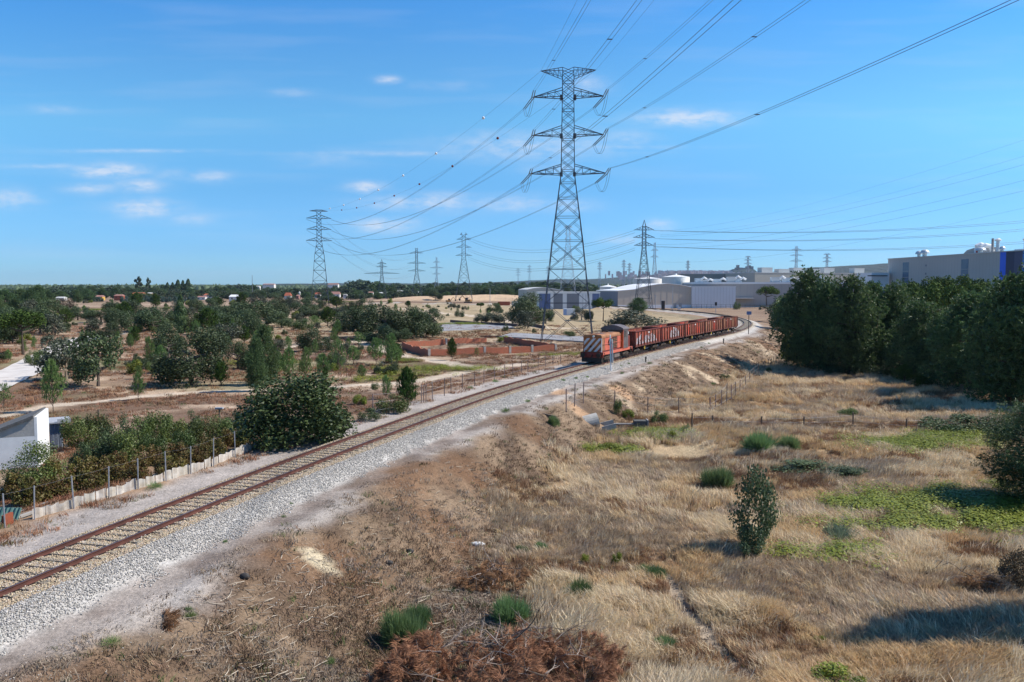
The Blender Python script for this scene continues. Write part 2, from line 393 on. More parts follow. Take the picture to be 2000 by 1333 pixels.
    c = lerp3(c, C(.36, .29, .22), (1 - sstep(.25, .75, wt + (n2 - .5) * .5)) * .8)
    for (pp, rx, ry) in FIELD_GREEN:
        q = PZ(pp[0], pp[1], ZR); e = np.exp(-(((x - q[0]) / rx) ** 2 + ((y - q[1]) / ry) ** 2)); c = lerp3(c, C(.17, .20, .045), sstep(.42, .75, e + (n2 - .5) * .7) * .7)
    # ballast
    bal = lerp3(C(.42, .40, .37), C(.52, .49, .45), n2); bal = lerp3(C(.40, .335, .25), bal, sstep(1.2, 2.4, a + (n1 - .5)))
    wb = 1 - sstep(np.where(s > 0, 2.9, 2.0), np.where(s > 0, 3.4, 2.5), a + (n2 - .5) * .9)
    c = lerp3(c, bal, wb)
    return c
gx = axis(-9000, -34, 62, 9000, 0.34, 1.085); gy = axis(-300, 12, 118, 14000, 0.34, 1.045)
XX, YY = np.meshgrid(gx, gy); ZZ = hgt(XX, YY)
nx, ny = len(gx), len(gy)
idx = np.arange(nx * ny).reshape(ny, nx)
FF = np.stack([idx[:-1, :-1], idx[:-1, 1:], idx[1:, 1:], idx[1:, :-1]], -1).reshape(-1, 4)
gm = npmesh('ground', np.stack([XX, YY, ZZ], -1).reshape(-1, 3), FF, smooth=True)
ca = gm.color_attributes.new('soil', 'FLOAT_COLOR', 'POINT')
cc = np.ones((nx * ny, 4), np.float32); cc[:, :3] = ground_colour(XX, YY).reshape(-1, 3); ca.data.foreach_set('color', cc.ravel())
m = bpy.data.materials.new('soil_and_dry_grass'); m.use_nodes = True; N = m.node_tree.nodes; L = m.node_tree.links; b = N['Principled BSDF']
b.inputs['Roughness'].default_value = 0.95; b.inputs['Specular IOR Level'].default_value = 0.1
at = N.new('ShaderNodeAttribute'); at.attribute_name = 'soil'
t = N.new('ShaderNodeTexCoord')
def gnoise(sc, det, rg=0.65, mp=None):
    n = N.new('ShaderNodeTexNoise'); n.inputs['Scale'].default_value = sc; n.inputs['Detail'].default_value = det; n.inputs['Roughness'].default_value = rg
    L.new(mp or t.outputs['Object'], n.inputs['Vector']); return n.outputs['Fac']
def mrange(v, a, b_, c, d):
    n = N.new('ShaderNodeMapRange'); L.new(v, n.inputs[0]); n.inputs[1].default_value = a; n.inputs[2].default_value = b_; n.inputs[3].default_value = c; n.inputs[4].default_value = d; return n.outputs[0]
def mul(a, b_):
    n = N.new('ShaderNodeMath'); n.operation = 'MULTIPLY'; L.new(a, n.inputs[0]); L.new(b_, n.inputs[1]); return n.outputs[0]
f = mul(mul(mrange(gnoise(9, 10, .85), .33, .67, .45, 1.6), mrange(gnoise(.9, 6), .3, .7, .82, 1.18)), mrange(gnoise(.09, 5), .3, .7, .88, 1.12))
vm = N.new('ShaderNodeVectorMath'); vm.operation = 'SCALE'; L.new(at.outputs['Color'], vm.inputs[0]); L.new(f, vm.inputs['Scale'])
L.new(vm.outputs[0], b.inputs['Base Color'])
bp = N.new('ShaderNodeBump'); bp.inputs['Strength'].default_value = 0.8; bp.inputs['Distance'].default_value = 0.12
L.new(gnoise(5, 8, .7), bp.inputs['Height']); L.new(bp.outputs[0], b.inputs['Normal'])
gm.materials.append(m)
ground = bpy.data.objects.new('ground', gm); col.objects.link(ground); ground['kind'] = 'structure'
# pale unpaved road on the left
def strip(name, pts, w, m, lift=0.02, kind='structure'):
    P = catmull(np.array([q[:2] for q in pts]), 10); T = np.gradient(P, axis=0); T /= np.linalg.norm(T, axis=1, keepdims=True); Nn = np.stack([-T[:, 1], T[:, 0]], 1)
    W = w if hasattr(w, '__len__') else [w] * len(P); rows = []
    for k in range(7):
        q = P + Nn * ((k / 6 - .5) * np.array(W)[:, None]); rows.append(np.column_stack([q, hgt(q[:, 0], q[:, 1]) ]))
    V = np.stack(rows, 1); V[:, :, 2] = V[:, :, 2].max(axis=1, keepdims=True) + lift
    n = len(P); I = np.arange(n * 7).reshape(n, 7); F = np.stack([I[:-1, :-1], I[:-1, 1:], I[1:, 1:], I[1:, :-1]], -1).reshape(-1, 4)
    o = bpy.data.objects.new(name, npmesh(name, V.reshape(-1, 3), F, m, smooth=True)); col.objects.link(o); o['kind'] = kind; return o
M_road = mat('pale_gravel', (.50, .46, .43), (.64, .60, .56), scale=.6, rough=.9, bump=.3)
strip('road', ROAD, 5.4, M_road, .06)
# ================================================================== railway
M_rail_side = mat('rusty_rail', (.075, .030, .022), (.13, .048, .034), scale=2, rough=.75, metal=.1)
M_rail_top = mat('worn_rail_head', (.10, .075, .085), (.14, .11, .12), scale=3, rough=.45, metal=.6)
M_sleeper = mat('weathered_sleeper', (.25, .21, .165), (.34, .29, .23), scale=3, rough=.9, bump=.5, rand=.25, streak=(1, 8, 1))
GA = 1.668 / 2 + 0.035
def rail_mesh(a0, a1, off, step):
    S = np.arange(a0, a1, step); P = track(S); T = tdir(S); Nn = np.stack([T[:, 1], -T[:, 0]], 1)
    prof = [(-.07, -.162), (.07, -.162), (.07, -.145), (.012, -.125), (.012, -.045), (.037, -.035), (.037, -.002), (.03, 0), (-.03, 0), (-.037, -.002), (-.037, -.035), (-.012, -.045), (-.012, -.125), (-.07, -.145)]
    rings = []
    for p_, n_ in zip(P, Nn): rings.append([(p_[0] + n_[0] * (off + u), p_[1] + n_[1] * (off + u), z) for u, z in prof])
    mb = MB().quad_strip(rings)
    me = mb.mesh('rail', M_rail_side); me.materials.append(M_rail_top)
    k = len(prof)
    for i in range(len(rings) - 1): me.polygons[i * k + 7].material_index = 1; me.polygons[i*k+6].material_index = 1; me.polygons[i*k+8].material_index = 1
    return me
line = thing('railway_track', 'single rusty railway track on pale ballast curving past the train', 'railway')
for sgn in (-1, 1): place('rail', rail_mesh(3, TLEN - 5, sgn * GA, 1.2), line)
def sleeper_mesh():
    x, y, z0, z1, bv = 1.3, .125, -.33, -.166, .02
    v = [(-x, -y, z0), (x, -y, z0), (x, y, z0), (-x, y, z0), (-x + bv, -y + bv, z1), (x - bv, -y + bv, z1), (x - bv, y - bv, z1), (-x + bv, y - bv, z1)]
    return MB().add(v, [(0,3,2,1),(4,5,6,7),(0,1,5,4),(1,2,6,5),(2,3,7,6),(3,0,4,7)]).mesh('sleeper', M_sleeper)
sm = sleeper_mesh()
def sl_xf(s):
    p_ = track(s); t_ = tdir(s); return p_, math.atan2(t_[1], t_[0]) - math.pi / 2
k = 0; far_sl = MB(); s = 14.0
while s < 420:
    p_, an = sl_xf(s)
    if k < 262:
        o = place('sleeper', sm, line, (p_[0], p_[1], rnd.uniform(-.012, .01)), an + rnd.uniform(-.015, .015))
    elif s < 420:
        far_sl.box(-1.3, 1.3, -.125, .125, -.33, -.166, Matrix.Translation((p_[0], p_[1], 0)) @ Matrix.Rotation(an, 4, 'Z'))
    k += 1; s += 0.6
o = far_sl.build('sleepers', M_sleeper, line); o['kind'] = 'stuff'
# ------------------------------------------------------------------ sidings near the works
M_dark = mat('dark_iron', (.03, .028, .027), (.06, .05, .045), scale=3, rough=.7, bump=.2)
for (pa, pb, lab) in (((1160, 598.5), (2100, 600.5), 'straight siding track in front of the pale works halls, nearer to the train'), ((1160, 594.5), (2100, 595.5), 'straight siding track in front of the pale works halls, nearer to the halls')):
    a = PZ(*pa, ZL + .5); b = PZ(*pb, ZL + .5); t_ = thing('siding_track', lab, 'railway', tuple(a))
    d = b - a; L_ = math.hypot(d[0], d[1]); an = math.atan2(d[1], d[0]); t_.rotation_euler = (0, 0, an); t_.location.z = -.45
    MB().box(0, L_, -2.6, 2.6, -1.2, -.17).build('ballast_bed', mat('grey_ballast', (.34, .31, .29), (.46, .43, .4), scale=2, rough=.95, bump=.8), t_)
    for g in (-1, 1): MB().box(0, L_, g * .85 - .05, g * .85 + .05, -.17, 0).build('rail', M_rail_side, t_)
    MB().box(0, L_, -.5, .5, -.17, -.11).build('dark_bed', M_dark, t_)
# ------------------------------------------------------------------ train
def body_frame(s_mid, half):
    a = track(s_mid - half); b = track(s_mid + half); c = (a + b) / 2; d = a - b
    return c, math.atan2(d[1], d[0])
M_blk = mat('grimy_black', (.018, .016, .015), (.045, .035, .028), scale=4, rough=.8, bump=.2)
M_bogie = mat('brake_dust', (.05, .04, .034), (.10, .075, .055), scale=5, rough=.85)
M_wheel = mat('wheel_steel', (.12, .10, .09), (.18, .15, .13), scale=5, rough=.5, metal=.6)
def wagon_mat(nm, c1, c2, c3):
    m = bpy.data.materials.new(nm); m.use_nodes = True; N = m.node_tree.nodes; L = m.node_tree.links; b = N['Principled BSDF']
    b.inputs['Roughness'].default_value = .75; b.inputs['Specular IOR Level'].default_value = .3
    t = N.new('ShaderNodeTexCoord'); mp = N.new('ShaderNodeMapping'); mp.inputs['Scale'].default_value = (2.2, 2.2, .35); L.new(t.outputs['Object'], mp.inputs[0])
    n1 = N.new('ShaderNodeTexNoise'); n1.inputs['Scale'].default_value = 3; n1.inputs['Detail'].default_value = 7; n1.inputs['Roughness'].default_value = .7; L.new(mp.outputs[0], n1.inputs[0])
    n2 = N.new('ShaderNodeTexNoise'); n2.inputs['Scale'].default_value = 1.1; n2.inputs['Detail'].default_value = 6; L.new(t.outputs['Object'], n2.inputs[0])
    r = N.new('ShaderNodeValToRGB'); e = r.color_ramp.elements; e[0].position = .32; e[0].color = c2 + (1,); e[1].position = .5; e[1].color = c1 + (1,)
    q = e.new(.68); q.color = c3 + (1,); L.new(n1.outputs['Fac'], r.inputs[0])
    mx = N.new('ShaderNodeMix'); mx.data_type = 'RGBA'; mr = N.new('ShaderNodeMapRange'); mr.inputs[1].default_value = .55; mr.inputs[2].default_value = .7
    L.new(n2.outputs['Fac'], mr.inputs[0]); L.new(mr.outputs[0], mx.inputs[0]); L.new(r.outputs[0], mx.inputs[6]); mx.inputs[7].default_value = (.13, .06, .035, 1)
    L.new(mx.outputs[2], b.inputs['Base Color']); m['out'] = 1
    return m, mx, t, b
M_w = [wagon_mat('wagon_red_oxide', (.24, .055, .036), (.12, .033, .025), (.40, .15, .095))[0],
       wagon_mat('wagon_brown_rust', (.20, .062, .038), (.10, .038, .026), (.34, .17, .10))[0],
       wagon_mat('wagon_bright_red', (.46, .055, .03), (.32, .05, .03), (.42, .13, .08))[0],
       wagon_mat('wagon_tan_rust', (.30, .13, .07), (.19, .07, .04), (.42, .25, .15))[0]]
def graffiti_mat(nm, spans):
    """sprayed white and grey throw-up along the lower half of a wagon side"""
    m, mx, t, b = wagon_mat(nm, (.28, .058, .036), (.15, .035, .025), (.40, .15, .095)); N = m.node_tree.nodes; L = m.node_tree.links
    sp = N.new('ShaderNodeSeparateXYZ'); L.new(t.outputs['Object'], sp.inputs[0])
    def mt(op, a, b_=None, clamp=False):
        n = N.new('ShaderNodeMath'); n.operation = op; n.use_clamp = clamp
        for i, v in enumerate((a, b_)):
            if v is None: continue
            if isinstance(v, (int, float)): n.inputs[i].default_value = v
            else: L.new(v, n.inputs[i])
        return n.outputs[0]
    nz = N.new('ShaderNodeTexNoise'); nz.inputs['Scale'].default_value = 1.6; nz.inputs['Detail'].default_value = 3; L.new(t.outputs['Object'], nz.inputs[0])
    wob = mt('MULTIPLY', mt('SUBTRACT', nz.outputs['Fac'], .5), 1.3)
    tot = None
    for (x0, hw, zt) in spans:
        u = mt('DIVIDE', mt('SUBTRACT', sp.outputs[0], x0), hw); uu = mt('MULTIPLY', mt('MULTIPLY', u, u), mt('MULTIPLY', u, u))
        top = mt('SUBTRACT', zt, mt('MULTIPLY', uu, 1.3)); v = mt('SUBTRACT', mt('ADD', top, wob), sp.outputs[2])
        g = mt('MULTIPLY', v, 14, clamp=True); g = mt('MULTIPLY', g, mt('LESS_THAN', mt('ABSOLUTE', u), 1.05)); tot = g if tot is None else mt('MAXIMUM', tot, g)
    tot = mt('MULTIPLY', tot, mt('GREATER_THAN', sp.outputs[2], 1.42))
    wv = N.new('ShaderNodeTexVoronoi'); wv.feature = 'DISTANCE_TO_EDGE'; wv.inputs['Scale'].default_value = 1.7
    mp = N.new('ShaderNodeMapping'); mp.inputs['Scale'].default_value = (1, 0, .55); L.new(t.outputs['Object'], mp.inputs[0]); L.new(mp.outputs[0], wv.inputs['Vector'])
    rr = N.new('ShaderNodeValToRGB'); e = rr.color_ramp.elements; e[0].position = .045; e[0].color = (.06, .055, .06, 1); e[1].position = .075; e[1].color = (.52, .52, .55, 1); q = e.new(.25); q.color = (.38, .39, .43, 1)
    L.new(wv.outputs[0], rr.inputs[0])
    n3 = N.new('ShaderNodeTexNoise'); n3.inputs['Scale'].default_value = 6; n3.inputs['Detail'].default_value = 5; L.new(t.outputs['Object'], n3.inputs[0])
    fac = mt('MULTIPLY', tot, mt('MULTIPLY', mt('SUBTRACT', n3.outputs['Fac'], .37), 7, clamp=True))
    m2 = N.new('ShaderNodeMix'); m2.data_type = 'RGBA'; L.new(fac, m2.inputs[0]); L.new(mx.outputs[2], m2.inputs[6]); L.new(rr.outputs[0], m2.inputs[7])
    L.new(m2.outputs[2], b.inputs['Base Color']); return m
GM = {0: graffiti_mat('wagon_sprayed_long', [(4.1, 1.55, 2.62), (-.9, 3.6, 2.55)]), 1: graffiti_mat('wagon_sprayed_hump', [(-.8, 2.9, 2.75)])}
M_rib = mat('wagon_rib', (.16, .045, .03), (.09, .03, .022), scale=4, rough=.8, rand=.2)  # darker than the panels: shadow lines at the ribs put into the colour
M_in = mat('wagon_inside', (.26, .075, .045), (.14, .05, .035), scale=1.3, rough=.9)
M_yel = mat('yellow_paint', (.55, .38, .04), (.45, .30, .05), scale=4, rough=.6)
M_white = mat('white_plate', (.75, .75, .74), (.62, .61, .6), scale=6, rough=.6)
WH, W0, WL2 = 1.40, 1.22, 6.15
WT = 3.22
def wheelset_mesh():
    mb = MB()
    for sg in (-1, 1):
        mb.cyl((0, sg * .80 - (.07 if sg > 0 else 0.07) + .07, .46), .46, .13 * 1.0, 18, axis='y'); mb.cyl((0, sg * .88, .46), .2, .2, 10, axis='y')
    mb.cyl((0, .8, .46), .09, 1.6, 8, axis='y'); return mb.mesh('wheelset', M_wheel, False)
me_ws = wheelset_mesh()
def bogie(parent, xc, wb=.9):
    mb = MB()
    for sg in (-1, 1):
        mb.prism([(-1.35, .5), (-1.25, .68), (-.5, .78), (.5, .78), (1.25, .68), (1.35, .5), (1.0, .36), (.55, .40), (.3, .30), (-.3, .30), (-.55, .40), (-1.0, .36)], sg * 1.12 - .06, sg * 1.12 + .06)
        for q in (-1, 1): mb.box(q * wb - .16, q * wb + .16, sg * 1.2 - .05, sg * 1.2 + .05, .34, .6); mb.cyl((q * .25, sg * 1.17, .3), .09, .38, 8)
    mb.box(-.25, .25, -1.15, 1.15, .5, .85)
    o = mb.build('bogie', M_bogie, parent, loc=(xc, 0, 0))
    for q in (-1, 1): place('wheelset', me_ws, o, (q * wb, 0, 0))
    return o
def make_wagon(i, label):
    t = thing('open_wagon', label, 'wagon', group='rusty open goods wagons behind the locomotive')
    np_ = 9; edges = np.linspace(-WL2, WL2, np_ + 1)
    sidem = [[0, 0, 0, 0, 0, 0, 0, 0, 0], [0, 0, 2, 0, 0, 0, 0, 0, 0], [0, 1, 2, 2, 0, 0, 1, 2, 0], [3, 1, 1, 0, 2, 1, 3, 1, 3], [1, 0, 3, 3, 0, 1, 0, 1, 3]][i]
    for sg in (-1, 1):
        for k in range(np_):
            x0, x1 = edges[k] + .05, edges[k + 1] - .05
            pm = (GM[i] if (i in GM and sg > 0) else M_w[sidem[k]])
            MB().add([(x0, sg * WH, W0 + .1), (x1, sg * WH, W0 + .1), (x1, sg * WH, WT - .1), (x0, sg * WH, WT - .1), (x0, sg * (WH - .06), W0 + .1), (x1, sg * (WH - .06), W0 + .1), (x1, sg * (WH - .06), WT - .1), (x0, sg * (WH - .06), WT - .1),
                      ], [(0,1,2,3),(7,6,5,4),(0,4,5,1),(3,2,6,7),(0,3,7,4),(1,5,6,2)]).build('side_panel', pm, t)
        for k in range(np_ + 1):
            x = edges[k]; w_ = .055 if 0 < k < np_ else .09
            MB().add([(x - w_, sg * (WH - .02), W0), (x + w_, sg * (WH - .02), W0), (x + w_, sg * (WH - .02), WT - .1), (x - w_, sg * (WH - .02), WT - .1),
                      (x - w_, sg * (WH + .16), W0), (x + w_, sg * (WH + .16), W0), (x + w_ * .8, sg * (WH + .09), WT - .1), (x - w_ * .8, sg * (WH + .09), WT - .1)],
                     [(0,1,2,3),(7,6,5,4),(0,4,5,1),(3,2,6,7),(0,3,7,4),(1,5,6,2)]).build('rib', M_rib, t)
        MB().box(-WL2 - .05, WL2 + .05, sg * WH - .09, sg * WH + .1, WT - .1, WT).build('top_rail', M_rib, t)
        MB().box(-WL2, WL2, min(sg * (WH - .02), sg * (WH + .08)), max(sg * (WH - .02), sg * (WH + .08)), W0 - .12, W0 + .1).build('side_sill', M_rib, t)
    for sg in (-1, 1):
        e = MB().box(sg * WL2 - .04, sg * WL2 + .04, -WH + .07, WH - .07, W0, WT - .12).build('end_wall', M_w[1 if i > 1 else 0], t)
        for y in (-.9, -.3, .3, .9): MB().box(sg * (WL2 + .09) - .05, sg * (WL2 + .09) + .05, y - .06, y + .06, W0, WT - .12).build('end_rib', M_rib, e)
        MB().box(sg * WL2 - .08, sg * WL2 + .1, -WH + .1, WH - .1, WT - .12, WT - .01).build('end_rail', M_rib, t)
        MB().box(sg * (WL2 + .14) - .08, sg * (WL2 + .14) + .08, -1.35, 1.35, .9, 1.2).build('buffer_beam', M_blk, t)
        for y in (-.95, .95):
            bm_ = MB(); xx = sg * (WL2 + .2); bm_.cyl((min(xx, xx + sg * .26), y, 1.03), .1, .26, 10, axis='x'); bm_.cyl((xx + sg * .26 - .02, y, 1.03), .24, .04, 14, axis='x'); bm_.build('buffer', M_blk, t)
    MB().box(-WL2 + .05, WL2 - .05, -WH + .08, WH - .08, W0 - .05, W0).build('floor', M_in, t)
    MB().box(-WL2, WL2, -.35, .35, .8, W0 - .05).box(-1.6, 1.6, -1.1, 1.1, .62, .9).build('underframe', M_blk, t)
    for xc in (-4.4, 4.4): bogie(t, xc)
    MB().box(1.2, 1.5, 1.25, 1.33, .55, 1.12).box(1.05, 1.65, 1.25, 1.3, .8, .9).build('brake_lever', M_yel, t)
    MB().cyl((-.4, .5, .55), .22, 1.2, 10, axis='x').build('air_reservoir', M_bogie, t)
    MB().box(-.55, -.05, WH + .002, WH + .022, 2.72, 2.92).build('data_plate', M_white, t)
    MB().box(3.3, 3.6, WH + .002, WH + .02, 2.62, 2.74).build('small_plate', M_white, t)
    return t
WLAB = ['first open wagon, coupled to the locomotive, white graffiti along most of its side', 'second open wagon, with a grey and white graffiti hump on its red side',
        'third open wagon, plain rusty red side with no graffiti', 'fourth open wagon, streaked tan and brown with rust', 'last open wagon at the tail of the train']
TRAIN0 = 0.0
_i = np.argmin(np.hypot(_tr[:, 0] - 9.3, _tr[:, 1] - 96.3)); TRAIN0 = _d[_i]
for i in range(5):
    w = make_wagon(i, WLAB[i]); sm_ = TRAIN0 + 13.0 + 13.15 * i + 6.55
    c, an = body_frame(sm_, 4.4); w.location = (c[0], c[1], 0); w.rotation_euler = (0, 0, an)
# ---- locomotive
M_or = mat('faded_orange_red', (.50, .10, .045), (.30, .065, .035), scale=2.2, rough=.6, bump=.05)
M_lred = mat('light_red_sill', (.64, .16, .10), (.46, .11, .07), scale=3, rough=.6)
M_fr = mat('rusty_orange_front', (.40, .135, .035), (.27, .085, .03), scale=2.5, rough=.7)
M_top = mat('rusted_roof', (.40, .20, .10), (.24, .10, .05), scale=2.2, rough=.85, bump=.2)
M_cab = mat('grey_cab', (.16, .13, .13), (.10, .085, .085), scale=2, rough=.6)
M_glass = mat('dark_glass', (.02, .025, .04), (.03, .035, .05), scale=1, rough=.12, spec=.8)
M_deepred = mat('dark_red_beam', (.20, .03, .02), (.12, .02, .015), scale=4, rough=.7)
M_stripe = mat('white_stripe', (.66, .65, .66), (.50, .48, .49), scale=5, rough=.6)
lo = thing('locomotive', 'orange red diesel locomotive with white diagonal stripes on its nose, heading the train', 'locomotive')
c, an = body_frame(TRAIN0 + 6.35, 3.6); lo.location = (c[0], c[1], 0); lo.rotation_euler = (0, 0, an)
MB().box(-6.0, 6.0, -1.30, 1.30, 1.0, 1.28).build('frame', M_blk, lo)
MB().box(-6.0, 6.0, 1.302, 1.38, 1.02, 1.34).build('side_sill', M_lred, lo); MB().box(-6.0, 6.0, -1.38, -1.302, 1.02, 1.34).build('side_sill', M_lred, lo)
MB().box(-5.98, 5.98, -1.29, 1.29, 1.283, 1.32).build('walkway', M_cab, lo)
def rounded(hw, z0, z1, rad, x0, x1, arch=0.0, n=5):
    pts = [(-hw, z0), (hw, z0)]
    for k in range(n + 1):
        a = k / n * math.pi / 2; pts.append((hw - rad + rad * math.cos(a), z1 - rad + rad * math.sin(a)))
    for k in range(1, 10): pts.append(((hw - rad) * (1 - k / 5), z1))
    for k in range(n + 1):
        a = math.pi / 2 + k / n * math.pi / 2; pts.append((-hw + rad + rad * math.cos(a), z1 - rad + rad * math.sin(a)))
    return MB().quad_strip([[(x0, y, z + arch * max(0, 1 - (y / hw) ** 2) * (z > z1 - rad - .01)) for y, z in pts], [(x1, y, z + arch * max(0, 1 - (y / hw) ** 2) * (z > z1 - rad - .01)) for y, z in pts]])
HW, HZ = 1.13, 3.38
hood = rounded(HW, 1.32, 3.12, .02, -1.75, 5.75).build('hood', M_deepred, lo)
rounded(HW + .03, 3.0, HZ, .22, -1.75, 5.80, .05).build('hood_roof', M_top, lo)
for x, w_ in ((4.6, .5), (2.9, .6), (1.2, .4), (-.6, .5)): MB().box(x - w_, x + w_, -.5, .35, HZ, HZ + .09).build('roof_hatch', M_cab if x in (2.9, -.6) else M_top, lo)
MB().cyl((.4, 0, HZ), .16, .28, 10).build('exhaust', M_blk, lo)
face = MB().box(5.75, 5.83, -HW, HW, 1.34, 3.2).build('nose', M_fr, lo)
def clip(poly, f):
    out = []
    for i in range(len(poly)):
        a, b_ = poly[i], poly[(i + 1) % len(poly)]; fa, fb = f(a), f(b_)
        if fa >= 0: out.append(a)
        if fa * fb < 0: t_ = fa / (fa - fb); out.append((a[0] + (b_[0] - a[0]) * t_, a[1] + (b_[1] - a[1]) * t_))
    return out
for c0 in (-.05, .80, 1.65, 2.5, 3.35):
    poly = [(-1.05, 1.40), (1.05, 1.40), (1.05, 3.0), (-1.05, 3.0)]
    poly = clip(poly, lambda q: (q[1] - 1.15 * q[0]) - c0); poly = clip(poly, lambda q: c0 + .42 - (q[1] - 1.15 * q[0]))
    if len(poly) > 2: MB().prism(poly, 5.833, 5.842, 'yz').build('stripe', M_stripe, face)
MB().box(5.70, 5.845, HW - .02, HW + .03, 1.36, 3.0).build('corner_strip', M_stripe, lo)
MB().cyl((5.80, .15, 3.22), .13, .16, 12, axis='x').build('headlight', mat('lamp_lens', (.8, .78, .7), rough=.2), lo)
for y in (-.8, .8): MB().cyl((5.84, y, 1.52), .09, .1, 10, axis='x').build('marker_light', mat('lamp_red', (.4, .03, .02), rough=.3), lo)
MB().box(5.84, 5.90, -.35, -.1, 1.9, 2.1).box(5.84, 5.9, .1, .22, 1.68, 1.8).build('jumper_socket', M_blk, lo)
for sg in (1, -1):
    y0, y1 = (HW + .002, HW + .03) if sg > 0 else (-HW - .03, -HW - .002)
    for k, (x0, x1, mm) in enumerate(((4.75, 5.6, 1), (3.5, 4.65, 0), (2.05, 3.4, 0), (1.45, 1.95, 2), (.75, 1.35, 2), (-.05, .65, 2), (-1.6, -.2, 0))):
        z0_, z1_ = (1.5, 2.95) if mm != 2 else (1.6, 2.9)
        d_ = MB().box(x0, x1, y0, y1, z0_, z1_).build('hood_door', (M_or, M_top, M_blk)[mm] if mm else M_lred, lo)
        if mm == 2:
            for q in range(6): MB().box(x0 + .03, x1 - .03, y1 if sg > 0 else y0 - .02, y1 + .02 if sg > 0 else y0, z0_ + .1 + q * .2, z0_ + .16 + q * .2).build('louvre', M_top, d_)
    MB().tube([(5.5, sg * 1.28, 1.34), (5.5, sg * 1.28, 2.3), (-1.6, sg * 1.28, 2.3), (-1.6, sg * 1.28, 1.34)], .022, 5).build('handrail', M_lred, lo)
# round-letter emblem of the railway on the middle doors
em = MB()
def arc(cx, cz, r, a0, a1, n=9): return [(cx - r * math.cos(R(a0 + (a1 - a0) * k / n)), HW + .055, cz + r * math.sin(R(a0 + (a1 - a0) * k / n))) for k in range(n + 1)]
em.tube(arc(3.02, 2.42, .30, 40, 320), .085, 5); em.tube(arc(2.34, 2.50, .27, -150, 150), .085, 5); em.tube([(2.60, HW + .055, 2.78), (2.60, HW + .055, 1.85)], .085, 5)
em.build('emblem', M_blk, lo)
# cab
cab = rounded(1.42, 1.32, 3.75, .12, -3.95, -1.75).build('cab', M_or, lo)
rf = rounded(1.50, 3.66, 3.86, .10, -4.1, -1.58, .42).build('cab_roof', M_cab, lo)
def arched(x0, x1, ya, yb, za, n=6, top=3.72, rise=.36):
    pts = [(ya, za), (yb, za)] + [(yb + (ya - yb) * k / n, top - .0 + rise * (1 - ((yb + (ya - yb) * k / n) / 1.5) ** 2)) for k in range(n + 1)]
    return MB().prism(pts, x0, x1, 'yz')
arched(-1.75, -1.70, -1.38, 1.38, 3.2, 10, 3.62, .4).build('cab_front', M_blk, lo)
arched(-1.70, -1.68, .10, 1.26, 3.46, 6, 3.52, .36).build('windscreen', M_glass, lo); arched(-1.70, -1.68, -1.26, -.10, 3.46, 6, 3.52, .36).build('windscreen', M_glass, lo)
MB().box(-1.72, -1.70, HW + .04, 1.40, 1.36, 3.4).build('cab_front_panel', mat('orange_panel', (.60, .12, .02), (.5, .1, .02), scale=2, rough=.5), lo)
for sg in (1, -1):
    ya, yb = (1.422, 1.44) if sg > 0 else (-1.44, -1.422)
    MB().box(-3.9, -1.95, ya, yb, 1.36, 3.66).build('cab_side', M_cab, lo)
    yc, yd = (1.442, 1.455) if sg > 0 else (-1.455, -1.442)
    MB().box(-3.0, -2.15, yc, yd, 2.75, 3.5).build('side_window', M_glass, lo)
    MB().box(-3.8, -3.2, yc, yd, 1.5, 3.5).build('cab_door', M_cab, lo)
    MB().box(-3.95, -3.75, yc, yd + .01 * sg if sg > 0 else yd, 3.05, 3.35).build('lamp_box', M_white, lo)
rounded(HW - .05, 1.32, 2.75, .1, -5.8, -3.96).build('rear_hood', M_deepred, lo)
for sg in (1, -1):
    MB().box(sg * 6.0 - .08, sg * 6.0 + .08, -1.4, 1.4, .72, 1.36).build('buffer_beam', M_deepred, lo)
    for y in (-.97, .97):
        bm_ = MB(); xx = sg * 6.08; bm_.cyl((min(xx, xx + sg * .4), y, 1.03), .13, .4, 12, axis='x'); bm_.cyl((xx + sg * .4 - .03, y, 1.03), .27, .06, 16, axis='x'); bm_.build('buffer', M_blk, lo)
    MB().prism([(sg * 6.05, .72), (sg * 5.7, .72), (sg * 5.75, .22), (sg * 6.15, .18)], -1.25, 1.25).build('rail_guard', M_blk, lo)
    MB().tube([(sg * 6.1, .1, 1.05), (sg * 6.35, .1, .95), (sg * 6.38, .1, .55)], .05, 5).build('coupling', M_blk, lo)
MB().tube([(6.1, -.6, .8), (6.3, -.62, .55), (6.2, -.62, .3)], .035, 5).build('air_hose', M_blk, lo)
MB().box(5.3, 5.55, 1.385, 1.40, 1.08, 1.28).box(-5.6, -4.9, 1.385, 1.40, 1.05, 1.30).build('step_recess', M_blk, lo)
MB().box(-1.1, 1.1, -1.2, 1.2, .38, 1.0).build('fuel_tank', mat('tank_grey', (.20, .16, .145), (.13, .10, .09), scale=3, rough=.7), lo)
for xc in (-3.7, 3.7): bogie(lo, xc, 1.1)
for x in (5.2, -5.2):
    st = MB()
    for z in (.45, .8): st.box(x - .25, x + .25, 1.2, 1.42, z, z + .04)
    st.box(x - .27, x - .24, 1.38, 1.42, .45, 1.1).box(x + .24, x + .27, 1.38, 1.42, .45, 1.1).build('steps', M_blk, lo)
